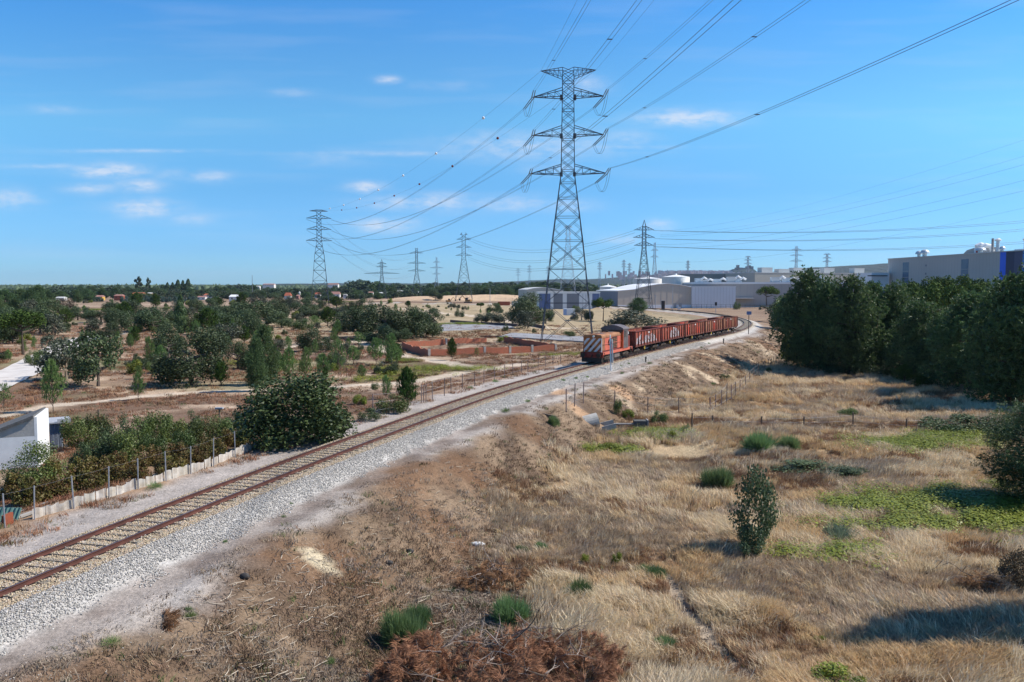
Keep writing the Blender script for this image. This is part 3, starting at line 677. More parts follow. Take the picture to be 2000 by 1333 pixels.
# ------------------------------------------------------------------ lineside posts
M_galv = mat('galvanised', (.38, .38, .40), (.27, .27, .29), scale=6, rough=.55, metal=.4)
M_grey = mat('grey_paint', (.45, .46, .48), (.36, .37, .39), scale=4, rough=.6)
M_conc = mat('concrete', (.42, .40, .37), (.30, .28, .26), scale=1.5, rough=.9, bump=.3)
M_wood = mat('weathered_wood', (.16, .12, .09), (.09, .07, .055), scale=4, rough=.9, streak=(6, 6, .6))
q = G(1193.5, 724.5); hgt_ = 69 * mpp(q[1])
po = thing('marker_post', 'tall slim pale blue and white lineside post beside the locomotive', 'post', tuple(q)); po.rotation_euler = (0, R(-2.0), R(20))
MB().cyl((0, 0, -.2), .075, hgt_ + .2, 10).build('pole', mat('white_pole', (.72, .73, .76), (.6, .62, .66), scale=3, rough=.5), po)
MB().box(-.15, .02, -.14, -.085, 1.0, hgt_ - .25).build('blue_plate', mat('pale_blue', (.22, .36, .44), (.32, .44, .50), scale=3, rough=.5), po)
MB().box(.17, .22, -.2, .1, .9, hgt_ - .45).build('edge_plate', M_white, po)
MB().cyl((0, 0, hgt_), .09, .12, 10, .02).build('cap', M_white, po)
for k, (x, yt, yb_, lab) in enumerate(((1261, 697, 708, 'short dark stake on the ballast shoulder beside the first wagon'), (1413, 661.5, 671.5, 'short dark stake on the ballast shoulder beside the fourth wagon'))):
    q = G(x, yb_); h_ = (yb_ - yt) * mpp(q[1]); t_ = thing('distance_stake', lab, 'stake', tuple(q))
    MB().box(-.07, .07, -.07, .07, -.1, h_).box(-.1, .1, -.09, -.07, h_ * .6, h_).build('stake', M_dark, t_)
q = G(1462, 653); h_ = 45 * mpp(q[1]); t_ = thing('speed_board', 'blue lineside board on a dark post past the last wagon', 'sign', tuple(q))
MB().cyl((0, 0, -.1), .08, h_, 8).build('pole', M_dark, t_); MB().box(-.5, .5, -.1, -.06, h_ - .75, h_ - .05).build('board', mat('blue_board', (.10, .15, .30), (.14, .2, .36), scale=4, rough=.5), t_)
q = G(1398, 612); h_ = 22 * mpp(q[1]); t_ = thing('signal_post', 'slim grey signal post where the track curves behind the train', 'signal', tuple(q))
MB().cyl((0, 0, -.1), .12, h_, 8).build('pole', M_grey, t_); MB().box(-.4, .4, -.3, .3, h_ - 1.6, h_ - .2).build('lamp_head', M_dark, t_)
# ------------------------------------------------------------------ fences
def fence(name, label, posts, pm, wires=(.95, .6, .25), pr=.035, wr=.008, ground_z=None, lean=0.05):
    pts = []
    for (x, yt, yb_) in posts:
        q = G(x, yb_); pts.append((q, max(.5, (yb_ - yt) * mpp(q[1]))))
    t_ = thing(name, label, 'fence', tuple(pts[0][0])); o0 = Vector(pts[0][0]); tops = []
    for q, h_ in pts:
        r = Vector(q) - o0; lx, ly = rnd.uniform(-lean, lean), rnd.uniform(-lean, lean)
        MB().tube([r + Vector((0, 0, -.2)), r + Vector((lx, ly, h_))], pr, 6).build('post', pm, t_); tops.append((r, h_, lx, ly))
    for w in wires:
        mb = MB()
        for (a, ha, ax, ay), (b_, hb, bx, by) in zip(tops[:-1], tops[1:]):
            A = a + Vector((ax * w, ay * w, ha * w)); B = b_ + Vector((bx * w, by * w, hb * w)); mb.tube([A, (A + B) / 2 + Vector((0, 0, -.03)), B], wr, 3, caps=False)
        mb.build('wire', M_galv, t_)
    return t_, tops, o0
FR = [(1105.7,759,805),(1122,751,796),(1139,746,787.5),(1200,762,796),(1265,775,815),(1326,777,811),(1387,775,811),(1398,770,802),(1408.7,761,796),(1418.7,747,792),(1428,752,786),(1436,747,777),(1445,742,770),
      (1456,733,759),(1464,725,749),(1472,718,740),(1481,712,732),(1494,705,724),(1500,702,721),(1505.5,700,718),(1511,698,715),(1515.5,695,713),(1521,692,711),(1525,689,709)]
M_rpost = mat('rust_grey_post', (.22, .17, .16), (.15, .11, .10), scale=5, rough=.8, rand=.25)
fence('wire_fence', 'thin post and wire fence along the foot of the embankment', FR, M_rpost, pr=.05)
FL2 = [(1351,807,847),(1391,812,830),(1487,815,832),(1570,814,832),(1666,806,832),(1770,816,838),(1938,815,830)]
fence('field_fence', 'low sparse dark post fence crossing the dry field', FL2, M_wood, wires=(.8, .35), pr=.07)
FL3 = [(728.7,769,815),(795.7,762,799),(823,752,787),(827,751,786),(832,749,785),(845,745,782),(868,739,774),(881,737,767),(903,731,761),(927,729,755),(945,724,750),(966,717,744),(985,712,740),(1002,710,733),(1019,706,729),(1031,702,727),(1051,700,720),(1066,695,717),(1080,695,714),(1095,692,711)]
fence('lineside_fence', 'thin grey lineside fence between the sandy tracks and the railway', FL3, M_rpost, pr=.04)
FL = [(10,962,1031),(67,946,1015),(144.6,928,994.5),(212.7,912,975.5),(270,896.5,958),(324.5,881,941),(372.6,868,924),(417,853,909.5),(459.5,842,894),(496.6,828,878)]
f1, tops, o0 = fence('vineyard_fence', 'post fence with a low skirting of pale sheets in front of the vines', FL, M_galv, wires=(.97,), pr=.03, wr=.0025)
M_sheet = mat('pale_sheet', (.56, .53, .48), (.38, .33, .27), scale=2.2, rough=.85, bump=.3, rand=.15)
k = 0
for (a, ha, _, _), (b_, hb, _, _) in zip(tops[1:-1], tops[2:]):
    n_ = 3
    for j in range(n_):
        A = a.lerp(b_, j / n_ + .01); B = a.lerp(b_, (j + 1) / n_ - .01); mb = MB(); hh = .44 + rnd.uniform(-.06, .06); rings = []
        nrm = Vector((-(B - A).y, (B - A).x, 0)).normalized(); sk = rnd.uniform(-.05, .05)
        for i in range(7):
            u = i / 6; c_ = A.lerp(B, u); w_ = math.sin(u * 9 + k) * .03
            zt = hh + math.sin(u * 5 + k * 2) * .04 + sk * u; c_.z = c_.z
            rings.append([c_ + nrm * (w_ + .12) + Vector((0, 0, -.15)), c_ + nrm * (w_ + .14) + Vector((0, 0, -.15)), c_ + nrm * (w_ + .15) + Vector((0, 0, zt)), c_ + nrm * (w_ + .13) + Vector((0, 0, zt))])
        mb.quad_strip(rings).build('sheet', M_sheet, f1); k += 1
# scrap at the left edge by the fence
q = G(8, 1020); t_ = thing('corrugated_sheet', 'small green corrugated sheet leaning at the left edge of the vines', 'metal sheet', tuple(q)); mb = MB(); rings = []
for i in range(25):
    u = i / 24; rings.append([(-.8 + u * 1.3, .03 * math.sin(u * 44), -.1), (-.8 + u * 1.3, .03 * math.sin(u * 44) + .01, -.1), (-.8 + u * 1.3 + .1, .3 + .03 * math.sin(u * 44), .55), (-.8 + u * 1.3 + .1, .29 + .03 * math.sin(u * 44), .55)])
mb.quad_strip(rings).build('sheet', mat('green_sheet', (.10, .20, .17), (.16, .26, .22), scale=3, rough=.5), t_)
tag(MB().box(0, .12, -.5, .1, -.1, .5).build('rusty_board', mat('rust_board', (.28, .07, .03), (.2, .06, .03), scale=4, rough=.8), loc=tuple(G(18, 1022))), 'rusty red board beside the green corrugated sheet', 'board')
for (x, y, lab, l) in ((34, 1005, 'weathered grey plank lying by the first fence post, farther one', 1.5), (40, 1012, 'weathered grey plank lying by the first fence post, nearer one', 1.3)):
    o = MB().box(-.1, l, -.08, .08, .02, .12).build('plank', M_conc, loc=tuple(G(x, y))); o.rotation_euler = (0, R(-6), R(62)); tag(o, lab, 'plank')
# ------------------------------------------------------------------ culvert
cp = np.array([G(1170, 832)[0], G(1170, 832)[1]]); zc = gz(*cp)
cu = thing('culvert', 'short concrete culvert pipe poking out of orange soil', 'culvert', (cp[0], cp[1], zc - .05)); cu.rotation_euler = (R(0), R(-13), R(8))
mb = MB(); n = 20
def ringc(x, r, tilt=0): return [(x, r * math.cos(2 * math.pi * i / n), .62 + r * math.sin(2 * math.pi * i / n)) for i in range(n)]
mb.quad_strip([ringc(-2.6, .64), ringc(0, .64), ringc(0, .54), ringc(-2.6, .54)], caps=False).build('pipe', mat('pale_concrete', (.52, .50, .46), (.40, .38, .34), scale=2, rough=.85, bump=.2), cu, smooth=False)
MB().quad_strip([ringc(-2.4, .535), ringc(-2.35, .535)]).build('bore_disc', M_dark, cu)  # dark disc closing the inner end of the pipe
MB().box(.05, 1.3, -.85, -.75, -.3, .12).build('wing_wall', M_conc, cu); MB().box(.05, 1.5, .65, .75, -.3, .15).build('wing_wall', M_conc, cu)
q = G(1252, 838); w_ = 26 * mpp(q[1]); t_ = thing('drain_chamber', 'dark concrete drain chamber in the hollow below the culvert', 'drain', tuple(q))
MB().box(-w_ / 2, w_ / 2, 0, .9, -.3, .62).build('chamber', mat('dark_concrete', (.07, .07, .07), (.12, .12, .11), scale=2, rough=.9), t_); MB().box(w_ / 2 - .02, w_ / 2 + .08, -.03, .93, -.3, .7).build('edge_slab', M_conc, t_)  # near black chamber with a paler slab along one edge
o = MB().box(-1.3, 1.3, -.12, .12, 0, .1).build('concrete_beam', M_conc, loc=tuple(G(1212, 833) + np.array([0, 0, .12]))); tag(o, 'long thin concrete beam lying between the culvert and the drain chamber', 'beam')
for (x, y, L_, an, lab) in ((1068, 812, 1.8, -40, 'broken grey timber lying in the orange washout, upper one'), (1075, 817, 1.5, -50, 'broken grey timber lying in the orange washout, lower one'), (1200, 838, 1.2, 60, 'short dark plank standing by the end of the pipe')):
    o = MB().box(-L_ / 2, L_ / 2, -.09, .09, 0, .12).build('timber', M_wood, loc=tuple(G(x, y))); o.rotation_euler = (0, R(5), R(an)); tag(o, lab, 'timber')
# ------------------------------------------------------------------ white outbuilding on the left
M_wwall = mat('whitewash', (.80, .80, .79), (.70, .70, .69), scale=1.2, rough=.85)
M_cwall = mat('cement_render', (.42, .41, .39), (.34, .33, .31), scale=1.6, rough=.95, bump=.2)
M_roofg = mat('grey_roofing', (.16, .155, .15), (.10, .10, .097), scale=2, rough=.95, bump=.3)
YB = 47.5; q = PY(73, 852, YB); zq = q[2]; topc = PY(73, 815, YB)[2]; xr = q[0]; zg = gz(xr, YB) - .4
zbk = PY(97, 797, 51)[2]
hb = thing('outbuilding', 'whitewashed outbuilding with a sloping grey roof at the left edge', 'building', (xr, YB, 0), R(20)); dep = 3.6; sl = (842 - 815) / 73.0; Wd = 9.0
MB().box(-Wd, 0, 0, dep, zg, zq).build('lower_wall', M_wwall, hb)
MB().prism([(-(topc - zq - .05) / sl, zq + .003), (-.15, zq + .003), (-.15, topc - .04)], .002, dep - .002).build('upper_wall', M_cwall, hb)
MB().add([(-.148, -.003, zq), (.003, -.003, zq), (.003, dep + .003, zq), (-.148, dep + .003, zq), (-.148, -.003, topc), (.003, -.003, topc), (.003, dep + .003, zbk), (-.148, dep + .003, zbk)],
         [(0,3,2,1),(4,5,6,7),(0,1,5,4),(1,2,6,5),(2,3,7,6),(3,0,4,7)]).build('end_wall', M_wwall, hb)
xl = -min(8.5, (topc - zq - .05) / sl)
rt_ = MB().prism([(-.16, topc - .03), (xl, topc + xl * sl - .03), (xl, topc + xl * sl + .12), (-.16, topc + .12)], -.15, dep + .1).build('roof', M_roofg, hb)
Y2 = 53.5; a = PY(98, 866, Y2); b_ = PY(119, 828, Y2); sh_ = thing('tin_shed', 'small tin shed with ribbed bluish wall behind the outbuilding', 'shed', (a[0], Y2, 0), R(30)); w_ = b_[0] - a[0]
mb = MB(); rings = []
for i in range(33):
    u = i / 32; y = .03 * math.sin(u * 60); rings.append([(u * w_, y, a[2] - .6), (u * w_, y + .02, a[2] - .6), (u * w_, y + .02, b_[2]), (u * w_, y, b_[2])])
mb.quad_strip(rings).build('ribbed_wall', mat('bluish_tin', (.26, .30, .38), (.36, .40, .46), scale=3, rough=.5, metal=.2), sh_)
MB().box(-.2, w_ + .45, -.3, 2.2, b_[2] + .02, b_[2] + .1).box(w_ - .3, w_ + .5, -.3, -.1, b_[2] + .1, b_[2] + .3).build('tin_roof', M_grey, sh_)
MB().box(0, w_, .1, 2.0, a[2] - .6, b_[2]).build('walls', M_cwall, sh_)
# ================================================================== pylons and cables
M_steel = mat('pylon_steel', (.055, .068, .09), (.09, .105, .13), scale=2, rough=.6, metal=.3)
M_steel2 = mat('pylon_steel_hazed', (.42, .46, .51), (.50, .54, .58), scale=2, rough=.6, metal=.3)  # lighter copy for far pylons, fading into haze put into the colour
M_cable = mat('conductor', (.10, .11, .125), rough=.6, metal=.3)
M_insul = mat('insulator', (.10, .14, .15), (.16, .2, .2), scale=9, rough=.3)
def V3(*a): return Vector(a)
def pylon(name, label, X, Y, z0, px_per, H, prof, arms, peak=None, col_m=None, rz=0.0, group=None, parts=True, bw=1.0, levels=14, vbr=3):
    """prof: list of (height, half width); arms: list of (height, reach, rise)"""
    t_ = thing(name, label, 'pylon', (X, Y, z0), rz, group)
    hs = [q[0] for q in prof]; ws = [q[1] for q in prof]
    def hw(h): return float(np.interp(h, hs, ws))
    cm = col_m or M_steel; lw = .16 * bw; dw = .098 * bw
    for sx in (-1, 1):
        for sy in (-1, 1):
            mb = MB()
            for (h0, w0), (h1, w1) in zip(prof[:-1], prof[1:]): mb.bar((sx * w0, sy * w0, h0), (sx * w1, sy * w1, h1), lw, lw * .8)
            mb.build('leg', cm, t_)
    mb = MB(); h = prof[0][0]; lv = [h]
    while h < H - .2:
        st = max(hw(h) * 2 * .78, 1.3 * (bw if bw > 1.2 else 1)); h = min(h + st, H); lv.append(h)
    for i, (a, b_) in enumerate(zip(lv[:-1], lv[1:])):
        wa, wb = hw(a), hw(b_)
        for f in range(4):
            ca, sa = [(1, 0), (0, 1), (-1, 0), (0, -1)][f]
            def pt(u, w, z): return (ca * w - sa * u * w, sa * w + ca * u * w, z)
            mb.bar(pt(-1, wa, a), pt(1, wb, b_), dw); mb.bar(pt(1, wa, a), pt(-1, wb, b_), dw)
            if wa > 1.6 or i % 3 == 0: mb.bar(pt(-1, wb, b_), pt(1, wb, b_), dw)
            if wa > 2.2 and bw <= 1.2:   # secondary bracing
                m_ = (a + b_) / 2; wm = hw(m_)
                mb.bar(pt(-1, wm, m_), pt(-.5, hw(a + (b_ - a) * .25), a + (b_ - a) * .25), dw * .7); mb.bar(pt(1, wm, m_), pt(.5, hw(a + (b_ - a) * .25), a + (b_ - a) * .25), dw * .7)
                mb.bar(pt(-1, wm, m_), pt(-.5, hw(a + (b_ - a) * .75), a + (b_ - a) * .75), dw * .7); mb.bar(pt(1, wm, m_), pt(.5, hw(a + (b_ - a) * .75), a + (b_ - a) * .75), dw * .7)
    mb.build('bracing', cm, t_)
    for (ah, reach, rise) in arms:
        for sx in (-1, 1):
            mb = MB(); w = hw(ah); wt = hw(ah + rise); tip = V3(sx * reach, 0, ah + (0.15 if rise > 0 else .15))
            n = max(3, int((reach - w) / 1.4))
            for sy in (-1, 1):
                lo_, hi_ = V3(sx * w, sy * w, ah), V3(sx * wt, sy * wt, ah + rise)
                mb.bar(lo_, tip, dw * 1.4); mb.bar(hi_, tip, dw * 1.4); prev = lo_
                for k in range(1, n):
                    A = lo_.lerp(tip, k / n); B = hi_.lerp(tip, k / n); mb.bar(A, B, dw * .8); mb.bar(prev, B, dw * .8); prev = A
            for k in range(n): mb.bar(V3(sx * w, -w, ah).lerp(tip, k / n), V3(sx * w, w, ah).lerp(tip, (k + .5) / n if k + .5 < n else k / n), dw * .7)
            mb.build('crossarm', cm, t_)
    if peak:
        mb = MB(); w = hw(H)
        for sx in (-1, 1):
            for sy in (-1, 1): mb.bar((sx * w, sy * w, H), (0, 0, peak), dw * 1.3)
        mb.build('peak', cm, t_)
    return t_
def world_pt(t_, lx, ly, lz):
    c, s_ = math.cos(t_.rotation_euler.z), math.sin(t_.rotation_euler.z); L_ = t_.location
    return V3(L_[0] + c * lx - s_ * ly, L_[1] + s_ * lx + c * ly, L_[2] + lz)
# the large strain pylon
YM = 158.0; g_ = G(1114, 664); XM = PY(1109, 340, YM)[0]; Z0 = ZL - .2
def zh(py, Y=YM, z0=None): return PY(1109, py, Y)[2] - (Z0 if z0 is None else z0)
hT = zh(134.5); arms = [(zh(341), 7.25, 1.75), (zh(266), 6.75, 1.75), (zh(191), 6.75, 1.65)]
prof = [(0, 5.0), (zh(480), 3.0), (zh(341), 1.28), (zh(191), 1.10), (hT, 1.05)]
pm = pylon('lattice_pylon', 'tallest dark lattice pylon rising behind the locomotive', XM, YM, Z0, 0, hT, prof, arms, rz=R(-4))
for sx in (-1, 1):
    mb = MB(); 
    for sy in (-1, 1):
        mb.bar((sx * 1.05, sy * 1.05, hT), (sx * 5.2, 0, hT - .35), .12); mb.bar((sx * 1.07, sy * 1.07, hT - 1.75), (sx * 5.2, 0, hT - .35), .1)
        pv = V3(sx * 1.07, sy * 1.07, hT - 1.75)
        for k in range(1, 5):
            A = V3(sx * 1.05, sy * 1.05, hT).lerp(V3(sx * 5.2, 0, hT - .35), k / 5); B = V3(sx * 1.07, sy * 1.07, hT - 1.75).lerp(V3(sx * 5.2, 0, hT - .35), k / 5); mb.bar(A, B, .07); mb.bar(pv, A, .07); pv = B
    mb.build('earth_wire_arm', M_steel, pm)
mb = MB()
for (ah, _, _) in arms:
    for sx in (-1, 1):
        for sy in (-1, 1): mb.box(sx * 1.25 - .28, sx * 1.25 + .28, sy * 1.25 - .28, sy * 1.25 + .28, ah - .22, ah + .22)
mb.build('gusset', M_steel, pm)
# second pylon of the line
Y2_ = 455.0; X2 = PY(623, 450, Y2_)[0]; z2 = ZL
def zz(py, Y, x=623): return PY(x, py, Y)[2]
arms2 = [(zz(471, Y2_) - z2, 7.0, 1.9), (zz(449, Y2_) - z2, 6.7, 1.9), (zz(427.5, Y2_) - z2, 6.7, 1.9)]
h2 = zz(410.5, Y2_) - z2
p2_ = pylon('lattice_pylon', 'dark lattice pylon standing alone above the scrub on the left', X2, Y2_, z2, 0, h2,
            [(0, 4.9), (zz(500, Y2_) - z2, 2.6), (arms2[0][0], 1.3), (h2, 1.1)], arms2 + [(h2 - .8, 4.9, .8)], rz=R(14), bw=1.5)
CABN = [0]
def sagline(A, B, sag, n=48):
    return [A.lerp(B, k / n) + V3(0, 0, -4 * sag * (k / n) * (1 - k / n)) for k in range(n + 1)]
def cable(label, A, B, sag, r=.04, twin=0.0, spacers=(), balls=(), group=None, n=48, r_end=None, mm=None):
    t_ = thing('power_cable', label, 'cable', tuple(A), group=group); d = (B - A); side = V3(-d.y, d.x, 0).normalized() if abs(d.x) + abs(d.y) > 0 else V3(1, 0, 0)
    pts = sagline(V3(0, 0, 0), d, sag, n)
    rad = [r + ((r_end or r) - r) * k / n for k in range(n + 1)]
    offs = (-twin / 2, twin / 2) if twin else (0,)
    for o_ in offs: MB().tube([q + side * o_ for q in pts], rad, 4).build('conductor', mm or M_cable, t_)
    if twin:
        for s_ in spacers:
            q = d * s_ + V3(0, 0, -4 * sag * s_ * (1 - s_)); MB().bar(q - side * twin * .62, q + side * twin * .62, .09).build('spacer', M_cable, t_)
    for (s_, mb_) in balls:
        q = d * s_ + V3(0, 0, -4 * sag * s_ * (1 - s_)); sph = MB(); rings = []
        for i in range(1, 8):
            a = math.pi * i / 8; rings.append([(.34 * math.sin(a) * math.cos(b_ * math.pi / 6), .34 * math.sin(a) * math.sin(b_ * math.pi / 6), .34 * math.cos(a)) for b_ in range(12)])
        sph.quad_strip(rings); sph.build('marker_ball', mb_, t_, smooth=True, loc=tuple(q))
    return t_
M_ballw = mat('white_ball', (.8, .8, .8), rough=.4); M_ballr = mat('dark_red_ball', (.16, .02, .02), rough=.5)
NEXT = (37.0, -220.0, 3.5); names = ['lowest', 'middle', 'upper']
for i, (ah, reach, _) in enumerate(arms):
    for sx in (-1, 1):
        sd_ = 'left' if sx < 0 else 'right'
        tip = world_pt(pm, sx * reach, 0, ah)
        # towards and over the camera
        B = V3(NEXT[0] + sx * 7, NEXT[1], tip.z + 1.0); d = (B - tip).normalized()
        st = tip + d * 3.6 + V3(0, 0, .55)
        ins = MB()
        for q in (-.22, .22): ins.tube([tip + V3(q, 0, 0) - pm.location, st + V3(q * .8, 0, 0) - pm.location], .085, 6)
        o = ins.build('insulator', M_insul, pm); o.matrix_parent_inverse = Matrix.Rotation(-pm.rotation_euler.z, 4, 'Z')
        cable('twin conductor from the %s %s arm of the tallest pylon rising out of view' % (names[i], sd_), st, B, 9.0, .02, .42, spacers=[.08, .2, .3, .4], n=80)
        # towards the second pylon
        C2 = world_pt(p2_, sx * arms2[i][1], 0, arms2[i][0] - .4); d2 = (C2 - tip).normalized(); s2 = tip + d2 * 4.0 + V3(0, 0, -1.2)
        ins = MB()
        for q in (-.22, .22): ins.tube([tip + V3(q, 0, 0) - pm.location, s2 + V3(q * .8, 0, 0) - pm.location], .085, 6)
        o = ins.build('insulator', M_insul, pm); o.matrix_parent_inverse = Matrix.Rotation(-pm.rotation_euler.z, 4, 'Z')
        cable('twin conductor from the %s %s arm of the tallest pylon to the lone pylon' % (names[i], sd_), s2, C2, 10.5, .024, .4, n=60, r_end=.04)
        # jumper loop
        lp = MB()
        for q in (-.2, .2):
            P0, P1 = s2 - pm.location, st - pm.location; mid = (P0 + P1) / 2 + V3(.3 * sx, 0, -3.4); pts = [P0 * (1 - u) ** 2 + mid * 2 * u * (1 - u) * 1.0 + P1 * u * u + V3(q, 0, -1.2 * 4 * u * (1 - u)) for u in [k / 14 for k in range(15)]]
            lp.tube(pts, .03, 4)
        o = lp.build('jumper_loop', M_cable, pm); o.matrix_parent_inverse = Matrix.Rotation(-pm.rotation_euler.z, 4, 'Z')
def ball_fit(A, B, sag, pts):
    out = []
    for (px, mm) in pts:
        best = None
        for k in range(2, 400):
            s_ = k / 400; q = A.lerp(B, s_); u = 1000 + FPX * q.x / (q.y * math.cos(PITCH) + (CAMH - q.z) * math.sin(PITCH))
            e = abs(u - px)
            if best is None or e < best[0]: best = (e, s_)
        out.append((best[1], mm))
    return out
for sx, xs, mm in ((-1, (945, 852, 787.4, 739, 702.4, 671, 644), M_ballw), (1, (971, 884, 818.4, 769.4, 731, 696.6, 667), M_ballr)):
    A = world_pt(pm, sx * 5.2, 0, hT - .35); B = world_pt(p2_, sx * 4.9, 0, h2); sd_ = 'left' if sx < 0 else 'right'
    cable('thin earth wire with %s marker balls from the %s top arm of the tallest pylon' % ('white' if sx < 0 else 'dark', sd_), A, B, 7.5, .02, balls=ball_fit(A, B, 7.5, [(x, mm) for x in xs]), n=60)
    cable('thin earth wire from the %s top arm of the tallest pylon rising out of view' % sd_, A, V3(NEXT[0] + sx * 5, NEXT[1], A.z + 1), 6.5, .016, n=80)
# the other pylons: (px axis, px top, arm levels px, reach px, base half px, depth, style, pale, label)
def far_pylon(px, ytop, ars, reach, half, H, label, style='flat', pale=True, rz=0, bwm=1.0, body=.0, group=None, zb=ZL):
    Y = (H + zb - CAMH) / ((562 - ytop) / FPX) if ytop < 550 else 1500
    X = PY(px, 560, Y)[0]; k = Y / FPX; hh = PY(px, ytop, Y)[2] - zb
    al = [(PY(px, a, Y)[2] - zb, r * k, 1.6 if style != 'wide' else .9) for a, r in zip(ars, reach)]
    ab = min(a[0] for a in al); bwid = max(half * k * .22, .8)
    top = max(a[0] for a in al) + (1.6 if style == 'peak' else 0)
    bw = max(1.2, min(Y, 1100) / 560 * bwm)
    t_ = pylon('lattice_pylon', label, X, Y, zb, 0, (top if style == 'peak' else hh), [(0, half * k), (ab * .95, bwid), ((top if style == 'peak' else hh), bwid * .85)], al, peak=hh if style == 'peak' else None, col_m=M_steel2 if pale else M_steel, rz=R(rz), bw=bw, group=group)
    return t_, al, hh
pA, aA, hA = far_pylon(906, 458, [459, 468.5, 484, 500], [7, 14, 15, 16], 17, 50, 'slender grey pylon left of the tallest pylon, with three arm pairs', pale=False)
pB, aB, hB = far_pylon(814, 485, [495, 515, 530], [13, 18, 17], 11, 46, 'grey pylon with wide drooping arms between the delta pylon and the slender one', pale=False)
pC, aC, hC = far_pylon(746, 507, [516, 522, 535], [9, 11, 35], 9, 36, 'squat delta shaped pylon with one very wide crossarm', style='peak', pale=False)
pD, aD, hD = far_pylon(1257, 430, [450, 465, 480.5], [19, 21, 19], 17, 40, 'dark pointed pylon in front of the works storage tanks', style='peak', pale=False)
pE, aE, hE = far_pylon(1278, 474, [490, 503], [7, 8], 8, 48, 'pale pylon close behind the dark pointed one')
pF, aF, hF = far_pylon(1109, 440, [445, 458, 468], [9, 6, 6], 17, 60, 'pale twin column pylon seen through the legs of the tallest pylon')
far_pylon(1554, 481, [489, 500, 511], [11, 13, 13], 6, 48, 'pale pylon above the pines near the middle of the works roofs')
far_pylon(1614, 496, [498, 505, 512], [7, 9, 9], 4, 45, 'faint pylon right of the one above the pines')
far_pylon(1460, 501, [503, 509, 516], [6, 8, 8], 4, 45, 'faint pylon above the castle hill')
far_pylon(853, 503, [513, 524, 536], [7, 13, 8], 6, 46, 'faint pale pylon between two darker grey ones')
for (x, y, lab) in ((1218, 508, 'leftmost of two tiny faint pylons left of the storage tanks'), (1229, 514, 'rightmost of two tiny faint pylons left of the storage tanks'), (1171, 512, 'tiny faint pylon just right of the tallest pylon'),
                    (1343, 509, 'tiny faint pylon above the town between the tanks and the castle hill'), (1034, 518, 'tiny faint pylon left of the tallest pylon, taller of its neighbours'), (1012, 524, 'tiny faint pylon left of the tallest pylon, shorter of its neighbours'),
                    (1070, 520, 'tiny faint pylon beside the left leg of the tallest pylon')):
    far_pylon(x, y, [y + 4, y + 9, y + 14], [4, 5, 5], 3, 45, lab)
# thin far masts
M_mast = mat('mast_grey', (.12, .13, .15), (.2, .2, .22), scale=2, rough=.6)
for (x, yt, Y, lab) in ((493, 538, 900, 'tall thin mast on the left horizon'), (1640, 524, 1200, 'thin mast right of the faint pylons')):
    b_ = PY(x, 566, Y); o = MB().cyl((0, 0, 0), .45, PY(x, yt, Y)[2] + 3, 6, .2).build('mast', M_mast, loc=(b_[0], Y, -3)); tag(o, lab, 'mast')
# distant conductor families: straight from pixel sightings at their own depths
def cpx(label, a, Ya, b_, Yb, sag, r, rb=None): cable(label, V3(*PY(*a, Ya)), V3(*PY(*b_, Yb)), sag, r, r_end=rb, n=40)
YD = pD.location.y
for i, (ya, yb) in enumerate(((450.5, 428), (466.5, 444), (481.5, 470))):
    for j, dy in enumerate((0, 5)):
        cpx('%s level conductor crossing right from the dark pointed pylon, %s strand' % (['top', 'middle', 'bottom'][i], ['upper', 'lower'][j]), (1276 + 2 * (i == 1), ya), YD, (2080, yb - 4 + dy - j), YD * 1.0, 3.0, .055)
nm4 = ['highest', 'second highest', 'third highest', 'fourth', 'fifth', 'lowest']
for i, (a, b_) in enumerate((((1290, 452), (2090, 244)), ((1290, 459), (2090, 279)), ((1290, 462), (2090, 297)), ((1282, 478), (2090, 330)), ((1282, 484), (2090, 352)), ((1290, 512), (2090, 386)))):
    cpx('%s of the thin conductors climbing right from behind the pointed pylon' % nm4[i], a, 640, b_, 250, 6.0, .05 if i in (2, 3, 4) else .035, .028 if i in (2, 3, 4) else .02)
for i, (ya, yb) in enumerate(((463, 447), (468, 452), (485, 466), (489, 470), (501, 482), (505, 486))):
    cpx('%s of the faint conductors between the slender pylon and the pointed pylon' % nm4[i], (914, ya + 1), pA.location.y, (1240, yb + 3), YD, 9.0, .055, .045)
for i in range(6):
    cpx('%s of the faint conductors from the lone pylon down to the wide armed pylon' % nm4[i], (640 - 3 * (i % 2), 431 + 21 * (i // 2) + 3), 455, (806 + 16 * (i % 2), 497 + 17 * (i // 2)), pB.location.y, 12, .035, .045)
# ================================================================== works, halls, houses
def XY(px, Y, py=562): return PY(px, py, Y)[0]
def zt(py, Y, px=1000): return PY(px, py, Y)[2]
M_cream = mat('cream_cladding', (.62, .53, .43), (.56, .48, .39), scale=.08, rough=.8, streak=(1, 1, .3))
M_wclad = mat('white_cladding', (.78, .79, .80), (.72, .73, .74), scale=.06, rough=.7)
M_gclad = mat('grey_cladding', (.40, .38, .36), (.36, .345, .33), scale=.07, rough=.8)
M_sclad = mat('slate_shade_cladding', (.25, .26, .29), (.20, .21, .24), scale=.06, rough=.8)
M_beige = mat('beige_cladding', (.52, .49, .42), (.46, .44, .38), scale=.05, rough=.8)
M_wroof = mat('white_roof', (.82, .82, .81), (.76, .76, .75), scale=.2, rough=.6)
M_groof = mat('pale_roof', (.60, .60, .58), (.5, .5, .48), scale=.1, rough=.8)
M_ral = mat('duct_metal', (.62, .66, .68), (.48, .52, .55), scale=.6, rough=.4, metal=.3)
M_tank = mat('tank_cream', (.80, .77, .70), (.74, .71, .64), scale=.1, rough=.6)
M_blue = mat('blue_panel', (.02, .14, .80), (.02, .12, .74), scale=.1, rough=.5)
